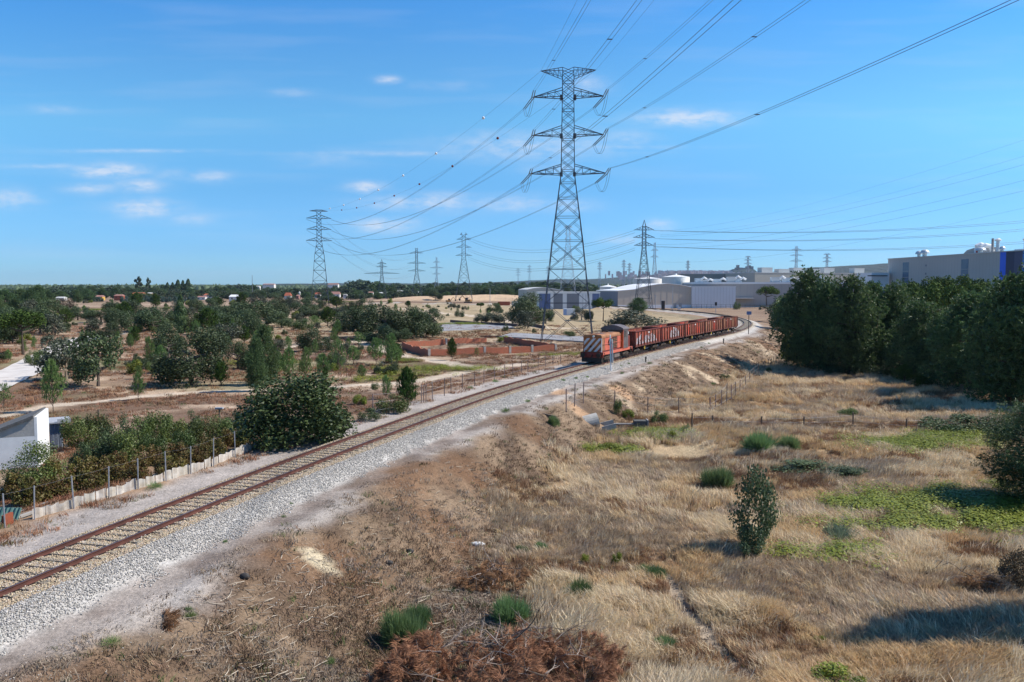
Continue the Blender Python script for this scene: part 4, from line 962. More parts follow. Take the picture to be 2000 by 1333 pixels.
M_navy = mat('navy_panel', (.015, .02, .07), (.02, .026, .08), scale=.1, rough=.5)
M_bblue = mat('bright_blue_panel', (.04, .22, .62), (.04, .2, .58), scale=.1, rough=.5)
M_bwin = mat('bluish_window', (.10, .15, .22), (.14, .19, .26), scale=.3, rough=.2)
def rotbox(t, name, A, d, L_, n, D, z0, z1, m):
    """box from A along unit d (length L_) and unit n (depth D)"""
    v = []
    for z in (z0, z1):
        for (a, b_) in ((0, 0), (L_, 0), (L_, D), (0, D)): v.append((A[0] + d[0] * a + n[0] * b_, A[1] + d[1] * a + n[1] * b_, z))
    return MB().add(v, [(0,3,2,1),(4,5,6,7),(0,1,5,4),(1,2,6,5),(2,3,7,6),(3,0,4,7)]).build(name, m, t)
def frame(p0, p1):
    A = np.array([XY(p0[0], p0[1]), p0[1]]); B = np.array([XY(p1[0], p1[1]), p1[1]]); L_ = np.linalg.norm(B - A); d = (B - A) / L_; n = np.array([-d[1], d[0]]); return A, d, L_, n
def hall(name, label, cat, p0, p1, top, D, wallm, roofm, para=.5, z0=ZL - 1):
    A, d, L_, n = frame(p0, p1); Z1 = zt(top, p0[1], p0[0])
    t = thing(name, label, cat, (0, 0, 0))
    rotbox(t, 'wall', A, d, L_, n, D, z0, Z1 - para, wallm)
    r = rotbox(t, 'roof', A - d * .15 - n * .15, d, L_ + .3, n, D + .3, Z1 - para, Z1, roofm)
    return t, A, d, L_, n, Z1
def on_face(t, name, A, d, n, u0, u1, z0, z1, m, off=.06, th=.1): return rotbox(t, name, A + d * u0 - n * off, d, u1 - u0, n, th, z0, z1, m)
# arched cream hall
A, d, L_, n = frame((1207, 424), (1351, 432)); t = thing('arched_hall', 'cream works hall with a shallow arched roof behind the dark pointed pylon', 'warehouse', (0, 0, 0))
prof_ = [(1207, 569), (1238, 566.5), (1250, 563), (1268, 558.8), (1285, 556.2), (1303, 555.2), (1320, 556.4), (1337, 558.8), (1351, 562.5)]
us = [(p_[0] - 1207) / 144 * L_ for p_ in prof_]; zs = [zt(p_[1], 428, p_[0]) for p_ in prof_]
def pt3(u, w, z): return (A[0] + d[0] * u + n[0] * w, A[1] + d[1] * u + n[1] * w, z)
ring = lambda w, dz=0: [pt3(0, w, ZL - 1)] + [pt3(u, w, z + dz) for u, z in zip(us, zs)] + [pt3(L_, w, ZL - 1)]
MB().quad_strip([ring(0), ring(38)]).build('wall', M_cream, t)
MB().quad_strip([[pt3(u, w, z + .02) for u, z in zip(us, zs)] + [pt3(u, w, z + .35) for u, z in zip(us[::-1], zs[::-1])] for w in (-.3, 38.3)]).build('roof', M_wroof, t)
rotbox(t, 'side_wall', A - d * .12, n, 37.5, d, .1, ZL - 1, zs[0] - .3, M_sclad)  # left face of the cream hall, its shade painted in as dark blue grey
on_face(t, 'plinth', A, d, n, 0, L_, ZL - 1, ZL + 1.6, M_wclad)
for u in (30.5, 33.5): on_face(t, 'door', A, d, n, u, u + 1.6, ZL - 1, ZL + 2.4, M_gclad, .12, .06)
for k in range(1, 12): on_face(t, 'cladding_joint', A, d, n, L_ * k / 12, L_ * k / 12 + .12, ZL + 1.6, float(np.interp(L_ * k / 12, us, zs)) - .1, M_beige, .05, .06)
# white block
t, A, d, L_, n, Z1 = hall('warehouse', 'plain bluish white flat warehouse joined to the right of the arched hall', 'warehouse', (1352, 430), (1437, 432), 559.5, 40, M_wclad, M_wroof, .35)
for k in range(1, 14): on_face(t, 'cladding_joint', A, d, n, L_ * k / 14, L_ * k / 14 + .1, ZL, Z1 - .5, M_groof)
# grey building with white parapet behind it
t, A, d, L_, n, Z1 = hall('works_building', 'long grey works building with a white roof edge behind the lone umbrella pine', 'factory', (1352, 480), (1760, 470), 551.5, 60, M_gclad, M_wroof, 1.1)
Lp = L_ / 408
for k in range(1, 30): on_face(t, 'cladding_joint', A, d, n, L_ * k / 30, L_ * k / 30 + .1, ZL, Z1 - 1.2, M_sclad)
for (u0, u1, h_, nm_) in ((8, 20, 2.4, 0), (22, 32, 1.4, 1), (44, 58, 1.9, 0), (72, 88, 3.2, 1), (90, 98, 2.2, 0), (160, 176, 3, 1), (180, 196, 2.6, 0), (204, 212, 2, 1), (250, 262, 2.4, 0)):
    o = rotbox(t, 'rooftop_unit', A + d * u0 * Lp + n * 4, d, (u1 - u0) * Lp, n, 4, Z1, Z1 + h_, (M_ral, M_groof)[nm_])
    a0 = A + d * (u1 + 1) * Lp + n * 4
    MB().tube([(a0[0], a0[1], Z1), (a0[0], a0[1], Z1 + h_ * .8), (a0[0] + d[0] * 1.2, a0[1], Z1 + h_ + .4), (a0[0] + d[0] * 3, a0[1], Z1 + h_ * .7)], .6, 8).build('duct', M_wroof, o)
a0 = A + d * 250 * Lp - n * 1.2; MB().cyl((a0[0], a0[1], ZL), .9, Z1 + 4 - ZL, 12).build('flue', M_ral, t)
rotbox(t, 'loading_canopy', A + d * 60 * Lp - n * 5, d, 60 * Lp, n, 5, ZL + 4.2, ZL + 4.6, M_groof)
# beige long block behind
t, A, d, L_, n, Z1 = hall('works_block', 'long low beige works block stretching behind the other halls', 'factory', (1474, 600), (1800, 640), 532.5, 80, M_beige, M_groof, .5)
rotbox(t, 'shaded_wing', np.array([XY(1330, 640), 640]), np.array([1, 0.]), XY(1473, 640) - XY(1330, 640), np.array([0, 1.]), 60, ZL, zt(535.5, 640, 1400), mat('shade_grey_cladding', (.27, .28, .25), (.24, .25, .23), scale=.05, rough=.8))  # shaded stretch of the block, shade put into a darker greenish grey
for u in (20, 52, 80, 112, 140, 200): rotbox(t, 'rooftop_unit', A + d * u * L_ / 330 + n * 5, d, 9, n, 6, Z1, Z1 + 1.8 + (u % 3), M_groof)
# tanks
for (x0, x1, yt, yd, Y, lab) in ((1298, 1352, 541, 536.5, 520, 'largest cream storage tank behind the arched hall'), (1241, 1297, 544.5, 541, 560, 'middle cream storage tank, partly behind the dark pointed pylon'), (1173, 1206, 560.5, 557, 480, 'smallest white storage tank at the left behind the slate wall')):
    xc = (XY(x0, Y) + XY(x1, Y)) / 2; r = (XY(x1, Y) - XY(x0, Y)) / 2; t = thing('storage_tank', lab, 'tank', (xc, Y + r, 0)); z1 = zt(yt, Y, x0); z2_ = zt(yd, Y, x0)
    MB().cyl((0, 0, ZL - 1), r, z1 - ZL + 1, 40).build('shell', M_tank, t, smooth=False); MB().cyl((0, 0, z1), r * 1.01, z2_ - z1, 40, r * .08).build('roof', M_wroof, t)
    MB().cyl((0, 0, z2_), r * .08, .8, 10).build('vent', M_wroof, t)
# blue and white sheds behind the tallest pylon
t, A, d, L_, n, Z1 = hall('blue_shed_row', 'row of low blue and white sheds seen through the legs of the tallest pylon', 'shed', (1053, 400), (1172, 402), 570.5, 14, M_wclad, M_wroof, .5)
for k, (u0, u1, mm) in enumerate(((0, 22, M_blue), (28, 46, M_sclad), (54, 78, M_sclad), (82, 100, M_wclad), (104, 118, M_blue))):
    o = on_face(t, 'panel', A, d, n, u0 * L_ / 119, u1 * L_ / 119, ZL - .5, Z1 - .9, mat('faded_blue', (.10, .15, .32), (.14, .19, .36), scale=.5, rough=.6) if mm is M_blue else mm, .06 + .01 * (k % 2))
    for q in range(3): on_face(o, 'rib', A, d, n, (u0 + (u1 - u0) * (q + .5) / 3) * L_ / 119, (u0 + (u1 - u0) * (q + .5) / 3) * L_ / 119 + .15, ZL, Z1 - 1.1, M_sclad, .12, .05)
A, d, L_, n = frame((1029, 470), (1100, 474)); t = thing('arched_store', 'tan store with a low arched roof left of the blue sheds', 'warehouse', (0, 0, 0))
us = [0, .2 * L_, .45 * L_, .7 * L_, L_]; zs = [zt(y, 472, 1060) for y in (567.5, 564.5, 563, 565, 569)]
MB().quad_strip([[pt3(0, w, ZL - 1)] + [pt3(u, w, z) for u, z in zip(us, zs)] + [pt3(L_, w, ZL - 1)] for w in (0, 25)]).build('wall', M_beige, t)
MB().quad_strip([[pt3(u, w, z + .02) for u, z in zip(us, zs)] + [pt3(u, w, z + .5) for u, z in zip(us[::-1], zs[::-1])] for w in (-.3, 25.3)]).build('roof', M_groof, t)
# big grey works on the right
A, d, L_, n = frame((1733, 378), (1951, 302)); Z1 = zt(507, 378, 1733); z0 = -4; t = thing('assembly_building', 'big windowless grey works building with blue corner panels above the right pines', 'factory', (0, 0, 0))
rotbox(t, 'wall', A, d, L_, n, 90, z0, Z1, mat('big_grey_cladding', (.50, .48, .45), (.45, .435, .41), scale=.06, rough=.85)); rotbox(t, 'roof', A - n * .3, d, L_ + 26, n, 90, Z1, Z1 + .35, M_groof)
B = A + d * L_
for k, (w_, mm) in enumerate(((3.2, M_blue), (4.4, M_navy), (4.2, mat('dusk_panel', (.05, .055, .12), (.06, .07, .14), scale=.1, rough=.5)), (14, M_bblue))):
    rotbox(t, 'corner_panel', B, d, w_, n, 60, z0, Z1 - .02 * k, mm); B = B + d * w_
sc_ = L_ / 218.0
def upx(px):   # along-wall coordinate of a pixel column
    u = (px - 1000) / FPX * 1.0
    # X = Y*u' with u' from a ray at the horizon
    r = ray(px, 562); k = r[0] / r[1]; return (k * A[1] - A[0]) / (d[0] - k * d[1])
for (x0, x1) in ((1762, 1774), (1876, 1890)):
    w_ = on_face(t, 'window_strip', A, d, n, upx(x0), upx(x1), 1, Z1 - 1.8, M_bwin, .05, .08)
    for q in range(6): on_face(w_, 'transom', A, d, n, upx(x0), upx(x1), 2.6 + q * 2.7, 2.75 + q * 2.7, M_gclad, .1, .06)
for z in (Z1 - 4, Z1 - 7.5): on_face(t, 'vent', A, d, n, upx(1806), upx(1808.5), z, z + .8, M_sclad, .05, .08)
for k in range(1, 40): on_face(t, 'cladding_joint', A, d, n, L_ * k / 40, L_ * k / 40 + .07, z0, Z1 - .1, M_gclad, .03, .05)
def rp(px, back=3.0):
    q = A + d * upx(px) + n * back; return q
def rz_(py, px):
    q = rp(px); return PY(px, py, q[1])[2]
def mushroom(px, ytop, ybase, hw, hood, lab='roof_ventilator', twin=False):
    q = rp(px); zb_, z1_ = Z1, rz_(ytop, px); k = mpp(q[1]); o = MB().cyl((q[0], q[1], zb_), hood * k * .45, (z1_ - zb_) * .6, 12).build(lab, M_ral, t)
    r = hood * k; rings = []
    for i in range(6): a = math.pi / 2 * i / 5; rings.append([(q[0] + r * math.cos(a) * math.cos(b_ * math.pi / 8) + .001, q[1] + r * math.cos(a) * math.sin(b_ * math.pi / 8), zb_ + (z1_ - zb_) * .5 + (z1_ - zb_) * .5 * math.sin(a)) for b_ in range(16)])
    MB().quad_strip(rings).build('hood', M_ral, o)
mushroom(1780, 490, 504, 5, 7); mushroom(1791, 487.5, 504, 6, 9)
q = rp(1862, 6); qa = rp(1848, 6); qb = rp(1873, 6); qc = rp(1890, 6); zz1 = rz_(484, 1873)
o = MB().add([(qa[0], qa[1], Z1), (qc[0], qc[1], Z1), (qc[0], qc[1], zz1), (qb[0], qb[1], zz1), (rp(1858, 6)[0], rp(1858, 6)[1], zz1 - .8)] + [(v[0] + n[0] * 8, v[1] + n[1] * 8, v[2]) for v in ((qa[0], qa[1], Z1), (qc[0], qc[1], Z1), (qc[0], qc[1], zz1), (qb[0], qb[1], zz1), (rp(1858, 6)[0], rp(1858, 6)[1], zz1 - .8))],
     [(0,1,2,3,4),(9,8,7,6,5),(0,5,6,1),(1,6,7,2),(2,7,8,3),(3,8,9,4),(4,9,5,0)]).build('penthouse', M_gclad, t)
a_ = rp(1873, 5.8); rotbox(o, 'white_cheek', a_, d, upx(1889) - upx(1873), n, .15, Z1, zz1 - .1, M_wclad); a_ = rp(1877, 5.6); rotbox(o, 'red_door', a_, d, 1.0, n, .15, Z1 + .5, zz1 - .8, mat('red_door', (.35, .03, .03), rough=.6))
for (x, y0) in ((1879, 478), (1888, 479.5)):
    q = rp(x, 7); r = 1.1; MB().tube([(q[0] - 1.5, q[1], rz_(y0 + 5, x)), (q[0], q[1], rz_(y0 + 1, x)), (q[0] + 1.6, q[1], rz_(y0 + 2, x)), (q[0] + 2.6, q[1], Z1 + 1)], r, 10).build('bent_duct', M_wroof, t)
mushroom(1898, 483, 498, 6, 10)
for (x, yt, r, cap) in ((1921, 466, .45, 0), (1931, 469, .6, 1), (1984, 468, .5, 1)):
    q = rp(x); z1_ = rz_(yt, x); o = MB().cyl((q[0], q[1], Z1), r, z1_ - Z1, 12).build('chimney_stack', M_ral if cap else M_gclad, t)
    if cap: MB().cyl((q[0], q[1], z1_ - .4), r * 1.7, .5, 12, r * 1.9).cyl((q[0], q[1], z1_ + .1), r * 1.9, .5, 12, r * .6).build('cap', M_wroof, o)
mushroom(1940, 481, 496, 5, 6)
rotbox(t, 'rooftop_unit', rp(1963), d, 4, n, 3, Z1, Z1 + .9, M_ral)
q = XY(1700, 375); tag(MB().box(q, q + 8, 374, 390, -3, zt(533, 375, 1700)).build('link_building', M_wclad), 'low white link block left of the big grey works building', 'building')
tag(MB().box(XY(1700, 372) - 1, XY(1733, 372), 372, 373, zt(540, 372, 1700), zt(538, 372, 1700)).build('pipe_bridge', M_dark), 'dark pipe bridge running into the left end of the big grey works', 'pipe bridge')
# lamp posts and yard fence before the halls
for k, (x, yt, yb_, lab) in enumerate(((1314, 559, 602, 'tall slim lamp post before the cream arched hall'), (1281, 577, 610, 'slim pole with a crossbar right of the dark pointed pylon'), (1603, 560, 600, 'slim lamp post behind the umbrella pine'), (957, 564, 583, 'slim lamp post by the small white cabin'), (1029, 562, 583, 'slim lamp post left of the tan store'))):
    Y = 395 if yb_ > 590 else 520; z1_ = PY(x, yt, Y)[2]; t = thing('lamp_post', lab, 'lamp post', (XY(x, Y), Y, ZL)); MB().cyl((0, 0, 0), .14, z1_ - ZL, 6).build('pole', M_grey, t); MB().box(-.9, .3, -.12, .12, z1_ - ZL - .15, z1_ - ZL).build('arm', M_grey, t)
t = thing('yard_fence', 'thin green mesh fence along the foot of the pale warehouse', 'fence', (XY(1352, 415), 415, ZL - .2)); Lf = XY(1560, 415) - XY(1352, 415)
mb = MB()
for k in range(23): MB().box(Lf * k / 22 - .05, Lf * k / 22 + .05, -.05, .05, 0, 2.3).build('post', mat('green_post', (.08, .14, .12), rough=.6), t)
for z in (.3, 1.2, 2.2): MB().box(0, Lf, -.02, .02, z, z + .07).build('rail', mat('green_post', (.08, .14, .12)), t)
for (x0, x1, yt, Y, c_, lab, cat) in ((1293, 1299, 588, 400, M_dark, 'small dark relay cabinet right of the pointed pylon', 'cabinet'), (1325, 1330, 600, 395, M_white, 'small white cabinet by the siding', 'cabinet')):
    t = thing('relay_cabinet', lab, cat, (XY(x0, Y), Y, ZL)); w_ = XY(x1, Y) - XY(x0, Y); MB().box(0, w_, 0, 1.4, 0, zt(yt, Y, x0) - ZL).build('case', c_, t); MB().box(-.1, w_ + .1, -.1, 1.5, zt(yt, Y, x0) - ZL, zt(yt, Y, x0) - ZL + .12).build('lid', M_grey, t)
# white container
q = G(1101, 616); t = thing('site_container', 'white and pale blue site container between the legs of the tallest pylon', 'container', (q[0], q[1], q[2])); w_ = 23 * mpp(q[1]); h_ = 12.5 * mpp(q[1])
MB().box(0, w_, 0, 2.4, 0, h_).build('shell', M_wclad, t); MB().box(-.02, w_ * .25, -.03, 2.43, .1, h_ - .1).build('blue_end', mat('pale_blue_end', (.3, .4, .62), rough=.6), t)
for k in range(7): MB().box(w_ * (.28 + k * .1), w_ * (.28 + k * .1) + .1, -.06, -.005, .1, h_ - .1).build('rib', M_wclad, t)
# brick walls of the unfinished enclosure
M_brick = bpy.data.materials.new('hollow_brick'); M_brick.use_nodes = True; N = M_brick.node_tree.nodes; L = M_brick.node_tree.links; b = N['Principled BSDF']; b.inputs['Roughness'].default_value = .9
tcn = N.new('ShaderNodeTexCoord'); bt = N.new('ShaderNodeTexBrick'); bt.inputs['Scale'].default_value = 1; bt.inputs['Color1'].default_value = (.45, .115, .05, 1); bt.inputs['Color2'].default_value = (.34, .085, .04, 1); bt.inputs['Mortar'].default_value = (.32, .24, .18, 1)
bt.inputs['Brick Width'].default_value = .3; bt.inputs['Row Height'].default_value = .2; bt.inputs['Mortar Size'].default_value = .012
mp = N.new('ShaderNodeMapping'); mp.inputs['Rotation'].default_value = (R(90), 0, 0); L.new(tcn.outputs['Object'], mp.inputs[0]); L.new(mp.outputs[0], bt.inputs['Vector'])
nn = N.new('ShaderNodeTexNoise'); nn.inputs['Scale'].default_value = .9; nn.inputs['Detail'].default_value = 6; L.new(tcn.outputs['Object'], nn.inputs['Vector']); mx = N.new('ShaderNodeMix'); mx.data_type = 'RGBA'
mr = N.new('ShaderNodeMapRange'); mr.inputs[1].default_value = .45; mr.inputs[2].default_value = .7; mr.inputs[4].default_value = .6; L.new(nn.outputs['Fac'], mr.inputs[0]); L.new(mr.outputs[0], mx.inputs[0]); L.new(bt.outputs['Color'], mx.inputs[6]); mx.inputs[7].default_value = (.30, .14, .08, 1); L.new(mx.outputs[2], b.inputs['Base Color'])
def brick_wall(label, pa, pb, hpx, piers=()):
    a = PZ(*pa, ZL); b_ = PZ(*pb, ZL); d_ = b_ - a; L_ = math.hypot(d_[0], d_[1]); t = thing('brick_wall', label, 'wall', (a[0], a[1], 0), math.atan2(d_[1], d_[0]))
    n_ = 16; h_ = hpx * mpp((a[1] + b_[1]) / 2); rings = []
    for k in range(n_ + 1):
        u = k / n_; x, y = a[0] + d_[0] * u, a[1] + d_[1] * u; z = gz(x, y); zt_ = z + h_ * .92 + rnd.choice((0, 0, 0, -.2, -.1, -.4)) * .5; rings.append([(u * L_, -.1, z - .4), (u * L_, .1, z - .4), (u * L_, .1, zt_), (u * L_, -.1, zt_)])
    MB().quad_strip(rings).build('brickwork', M_brick, t)
    for u in piers: MB().box(u * L_ - .2, u * L_ + .2, -.14, .14, gz(a[0] + d_[0] * u, a[1] + d_[1] * u) - .6, gz(a[0] + d_[0] * u, a[1] + d_[1] * u) + h_ * .92 + .1).build('pier', M_conc, t)
brick_wall('front run of the low orange brick enclosure, with grey piers', (837, 694), (1086, 684), 14, (0.004, .42, .62, .8, .996))
brick_wall('short shaded side run of the low brick enclosure', (786, 678), (836.5, 694), 15)
brick_wall('back run of the low orange brick enclosure, behind the young pine', (786, 677), (950, 668), 12, (.5,))
brick_wall('low brick cross wall rising behind the front run of the enclosure', (985, 668), (1086, 683), 14)
for k, (pa, pb, h_, lab) in enumerate((((880, 629), (938, 634), 4, 'low dark kerb wall at the far edge of the grey pad, left stretch'), (((940, 634)), (1010, 638), 5, 'low dark kerb wall at the far edge of the grey pad, middle stretch'), ((1032, 636), (1064, 642), 5, 'low dark kerb wall at the far edge of the grey pad, right stretch'), ((938, 660), (975, 660), 4, 'short blue grey kerb wall above the brick enclosure'))):
    a = PZ(*pa, ZL); b_ = PZ(*pb, ZL); d_ = b_ - a; L_ = math.hypot(d_[0], d_[1]); o = MB().box(0, L_, -.15, .15, -1, h_ * mpp(a[1])).build('kerb_wall', mat('dark_kerb', (.10, .07, .065), (.15, .10, .09), scale=1, rough=.9), loc=(a[0], a[1], ZL)); o.rotation_euler = (0, 0, math.atan2(d_[1], d_[0])); tag(o, lab, 'wall')
M_pad = mat('grey_hardstanding', (.25, .25, .265), (.32, .315, .32), scale=.4, rough=.9)
def pad(poly, z=.10):
    P = [PZ(a, b_, ZL) for a, b_ in poly]; zz_ = max(gz(q[0], q[1]) for q in P) + z; mb = MB().prism([(q[0], q[1]) for q in P], zz_ - .6, zz_, 'xy'); o = mb.build('pavement', M_pad); o['kind'] = 'structure'
pad([(842, 648), (1005, 641), (990, 634), (870, 631)]); pad([(975, 659), (1150, 670), (1170, 661), (1000, 652)])
# small houses in the trees (photo x0, x1, ytop of wall, ridge y, base y, depth, wall, roof, label)
M_tile = mat('terracotta', (.42, .12, .06), (.34, .09, .05), scale=1, rough=.85); M_ylw = mat('yellow_wall', (.60, .36, .08), rough=.8); M_hw = mat('white_house', (.72, .70, .66), (.62, .60, .57), scale=.4, rough=.8); M_pk = mat('pink_roof', (.36, .19, .16), (.3, .15, .12), scale=1, rough=.85)
HS = [(258, 279, 573.5, 571.5, 582, 520, M_ylw, M_tile, 'orange yellow house behind the blue green plantation, left of two yellow ones'), (285, 297, 573.5, 572, 580, 530, M_ylw, M_hw, 'small pale yellow house right of the orange yellow one'),
      (222, 238, 578, 575.5, 586, 470, M_tile, M_pk, 'red walled house with a dull pink roof left of the yellow houses'), (185, 199, 580, 577, 585, 560, M_ylw, M_pk, 'small ochre house with a pinkish roof among the left trees'),
      (107, 124, 582, 580, 586, 480, M_hw, M_groof, 'low white hut at the left edge of the far trees'), (397, 420, 577, 574, 581, 520, M_hw, M_tile, 'white cottage with an orange tiled roof at the end of the plantation'),
      (384, 400, 580.5, 578.5, 584.5, 500, M_hw, M_pk, 'long low white wall building in front of the white cottage'), (447, 469, 580, 576, 588, 470, M_hw, M_wroof, 'white house with a white pitched roof among dark trees'),
      (555, 567, 578, 572, 583, 520, M_hw, M_tile, 'small house with a bright orange roof left of the lone pylon'), (614, 625, 575, 571.5, 581, 520, M_hw, M_tile, 'small house with a bright red gable behind the lone pylon'),
      (645, 663, 575, 570, 583, 500, M_hw, M_pk, 'larger pink roofed house right of the lone pylon'), (670, 677, 575.5, 575, 582, 480, M_hw, M_hw, 'tiny white cube hut right of the pink roofed house'), (578, 583, 578, 576, 583, 540, M_pk, M_pk, 'tiny brown gable between two orange roofs'),
      (719, 728, 572, 570, 580, 560, M_hw, M_pk, 'tiny pinkish house left of the delta pylon'), (738, 757, 574, 571, 580, 560, M_hw, M_groof, 'grey roofed house behind the delta pylon'), (775, 787, 570, 567, 577, 600, M_hw, M_groof, 'white gabled chapel like house between two pylons'),
      (797, 812, 570, 566, 576, 600, M_hw, M_groof, 'white house with a steep grey roof behind the wide armed pylon'), (814, 831, 571.5, 570, 577, 590, M_wclad, M_wroof, 'bright white flat building right of the wide armed pylon'),
      (955, 972, 577, 576, 584, 470, M_hw, M_groof, 'small pale site cabin at the edge of the earthworks'), (640, 660, 556, 554, 561, 1500, M_hw, M_pk, 'pale far house on the horizon right of the lone pylon'), (513, 535, 556, 554.3, 561, 1500, M_hw, M_pk, 'long pale building on the horizon left of the lone pylon'),
      (495, 507, 560, 558.5, 564, 1300, M_hw, M_groof, 'tiny white building on the horizon beneath the mast'), (724, 738, 553.6, 552.2, 560, 1900, M_ylw, M_hw, 'tiny tan shed roof on the horizon above the delta pylon')]
for (x0, x1, yw, yr, yb_, Y, wm, rm, lab) in HS:
    Y = Y if Y >= 1300 else min(1150, 10.6 * FPX / (yb_ + 1.5 - 562)); HW_ = 1
    X0, X1 = XY(x0, Y), XY(x1, Y); w_ = X1 - X0; zw, zr = zt(yw, Y), max(zt(yr, Y), zt(yw, Y) + .2); t = thing('house', lab, 'house', (X0, Y, 0)); zb_ = gz(X0, Y) - 1; D = max(5, w_ * .6)
    MB().box(0, w_, 0, D, zb_, zw).build('wall', wm, t)
    MB().add([(-.3, -.3, zw), (w_ + .3, -.3, zw), (w_ + .3, D + .3, zw), (-.3, D + .3, zw), (.6, D / 2, zr), (w_ - .6, D / 2, zr)], [(0,1,5,4),(1,2,5),(2,3,4,5),(3,0,4),(0,3,2,1)]).build('roof', rm, t)
    nw = max(1, int(w_ / 3))
    for k in range(nw): MB().box(w_ * (k + .5) / nw - .45, w_ * (k + .5) / nw + .45, -.05, .02, zw - 1.9, zw - .8).build('window', M_glass, t)
Y = 780; q = XY(585, Y); t = thing('water_tower', 'slim white silo with a domed top beside the orange roofs', 'silo', (q, Y, ZL)); MB().cyl((0, 0, 0), .9, zt(572, Y) - ZL, 12).build('shaft', M_hw, t); MB().cyl((0, 0, zt(572, Y) - ZL), 1.1, 1.0, 12, .3).build('dome', M_hw, t)
Y = 465; q = XY(972, Y); t = thing('shipping_container', 'long orange red container beside the pale site cabin', 'container', (q, Y, ZL)); MB().box(0, XY(996, Y) - q, 0, 2.5, 0, 2.6).build('box', M_tile, t)
for k in range(6): MB().box(k * 1.1 + .3, k * 1.1 + .4, -.06, -.004, .2, 2.4).build('rib', M_tile, t)
Y = 455; q = XY(1000, Y); t = thing('site_cabin', 'white boxy site cabin right of the orange red container', 'cabin', (q, Y, ZL)); w_ = XY(1018, Y) - q; MB().box(0, w_, 0, 3, 0, 2.9).build('body', M_hw, t); MB().box(-.1, w_ + .1, -.1, 3.1, 2.9, 3.05).build('roof', M_groof, t)
for k in (.25, .7): MB().box(w_ * k, w_ * k + .9, -.05, .02, 1.2, 2.1).build('window', M_glass, t)
# two diggers in the earthworks
M_dig = mat('digger_ochre', (.38, .20, .05), (.28, .14, .04), scale=2, rough=.6)
for (x, yb_, s_, an, lab) in ((876, 591, 1.0, 20, 'small ochre digger at the foot of the sand bank, left one'), (914, 592, 1.3, 160, 'ochre digger with raised arm at the foot of the sand bank, right one')):
    Y = 560; q = XY(x, Y); t = thing('excavator', lab, 'excavator', (q, Y, gz(q, Y)), R(an), scale=s_)
    for sy in (-1, 1): MB().prism([(-1.8, .2), (-1.4, 0), (1.4, 0), (1.8, .2), (1.8, .6), (1.4, .8), (-1.4, .8), (-1.8, .6)], sy * 1.1 - .3, sy * 1.1 + .3).build('track', M_dark, t)
    MB().prism([(-1.7, .9), (1.2, .9), (1.2, 1.5), (-.2, 1.9), (-1.7, 1.9)], -1.2, 1.2).build('body', M_dig, t); MB().prism([(-.1, 1.5), (1.2, 1.5), (1.0, 2.9), (-.1, 2.9)], .15, 1.15).build('cab', M_glass, t)
    MB().bar((1.1, -.3, 1.5), (3.2, -.3, 3.9), .4, .35).bar((3.2, -.3, 3.9), (4.8, -.3, 2.3), .32, .25).build('arm', M_dig, t); MB().prism([(4.4, 1.5), (5.0, 1.3), (5.3, 1.9), (4.9, 2.4), (4.6, 2.3)], -.8, .2).build('bucket', M_dark, t)
# ------------------------------------------------------------------ far hills, castle hill and town
M_hill = mat('wooded_hill', (.016, .028, .024), (.035, .045, .034), scale=.004, rough=.95, bump=1.0, bscale=.02, dist=25)
def hill(name, Y, pts, D=1500, m=None, rough=6):
    P = [PY(x, y, Y) for x, y in pts]; xs = np.linspace(P[0][0], P[-1][0], 160); zs_ = np.interp(xs, [p_[0] for p_ in P], [p_[2] for p_ in P]); zs_ = zs_ + (fbm(xs / 90, xs * 0 + Y, 77, 5) - .5) * rough
    rows = []
    for k in range(9):
        u = k / 8; prof2 = math.sin(min(1, u * 2) * math.pi / 2) if u < .5 else math.sin((1 - u) * 2 * math.pi / 2 * 1) ** .7 if u < 1 else 0
        rows.append(np.column_stack([xs, np.full_like(xs, Y - D / 2 + D * u), -12 + (zs_ + 12) * prof2 + (fbm(xs / 60, xs * 0 + k * 3.3, 78, 4) - .5) * rough * prof2]))
    V = np.stack(rows, 0); I = np.arange(9 * 160).reshape(9, 160); F = np.stack([I[:-1, :-1], I[:-1, 1:], I[1:, 1:], I[1:, :-1]], -1).reshape(-1, 4)
    o = bpy.data.objects.new(name, npmesh(name, V.reshape(-1, 3), F, m or M_hill, smooth=True)); col.objects.link(o); o['kind'] = 'structure'; return o
hill('hills', 5200, [(1470, 545), (1530, 531), (1580, 523), (1640, 520), (1700, 517), (1740, 514.5), (1820, 512), (1950, 508), (2150, 505), (2300, 515)], 1800)
hill('hills', 7200, [(1120, 548), (1180, 544), (1240, 539), (1300, 536), (1350, 532), (1400, 532), (1440, 533), (1500, 535), (1560, 535), (1620, 540)], 1500, rough=4)
hill('castle_hill', 6500, [(1405, 545), (1418, 531), (1430, 526), (1445, 524), (1462, 523), (1470, 525), (1477, 532), (1484, 545)], 500, rough=5)
hill('hills', 5200, [(-300, 566), (-100, 561), (100, 558), (250, 557.5), (420, 556), (500, 557), (560, 554.5), (700, 553), (850, 554), (950, 552), (1040, 548), (1100, 545), (1180, 547), (1240, 552)], 1600)
Y = 6450; t = thing('castle', 'ruined castle walls on top of the small blue hill', 'castle', (XY(1441, Y), Y, 0)); z_ = zt(524, Y)
for (x0, x1, yt) in ((1439, 1443.5, 518), (1436, 1450, 523), (1457, 1471, 520.5), (1462, 1466, 518.5), (1450, 1458, 523.5)):
    a, b_ = XY(x0, Y) - XY(1441, Y), XY(x1, Y) - XY(1441, Y); MB().box(a, b_, 0, 30, z_ - 40, zt(yt, Y)).build('wall', mat('castle_stone', (.24, .19, .17), (.18, .15, .14), scale=.05, rough=.9), t)
mb = MB(); rr = random.Random(5)
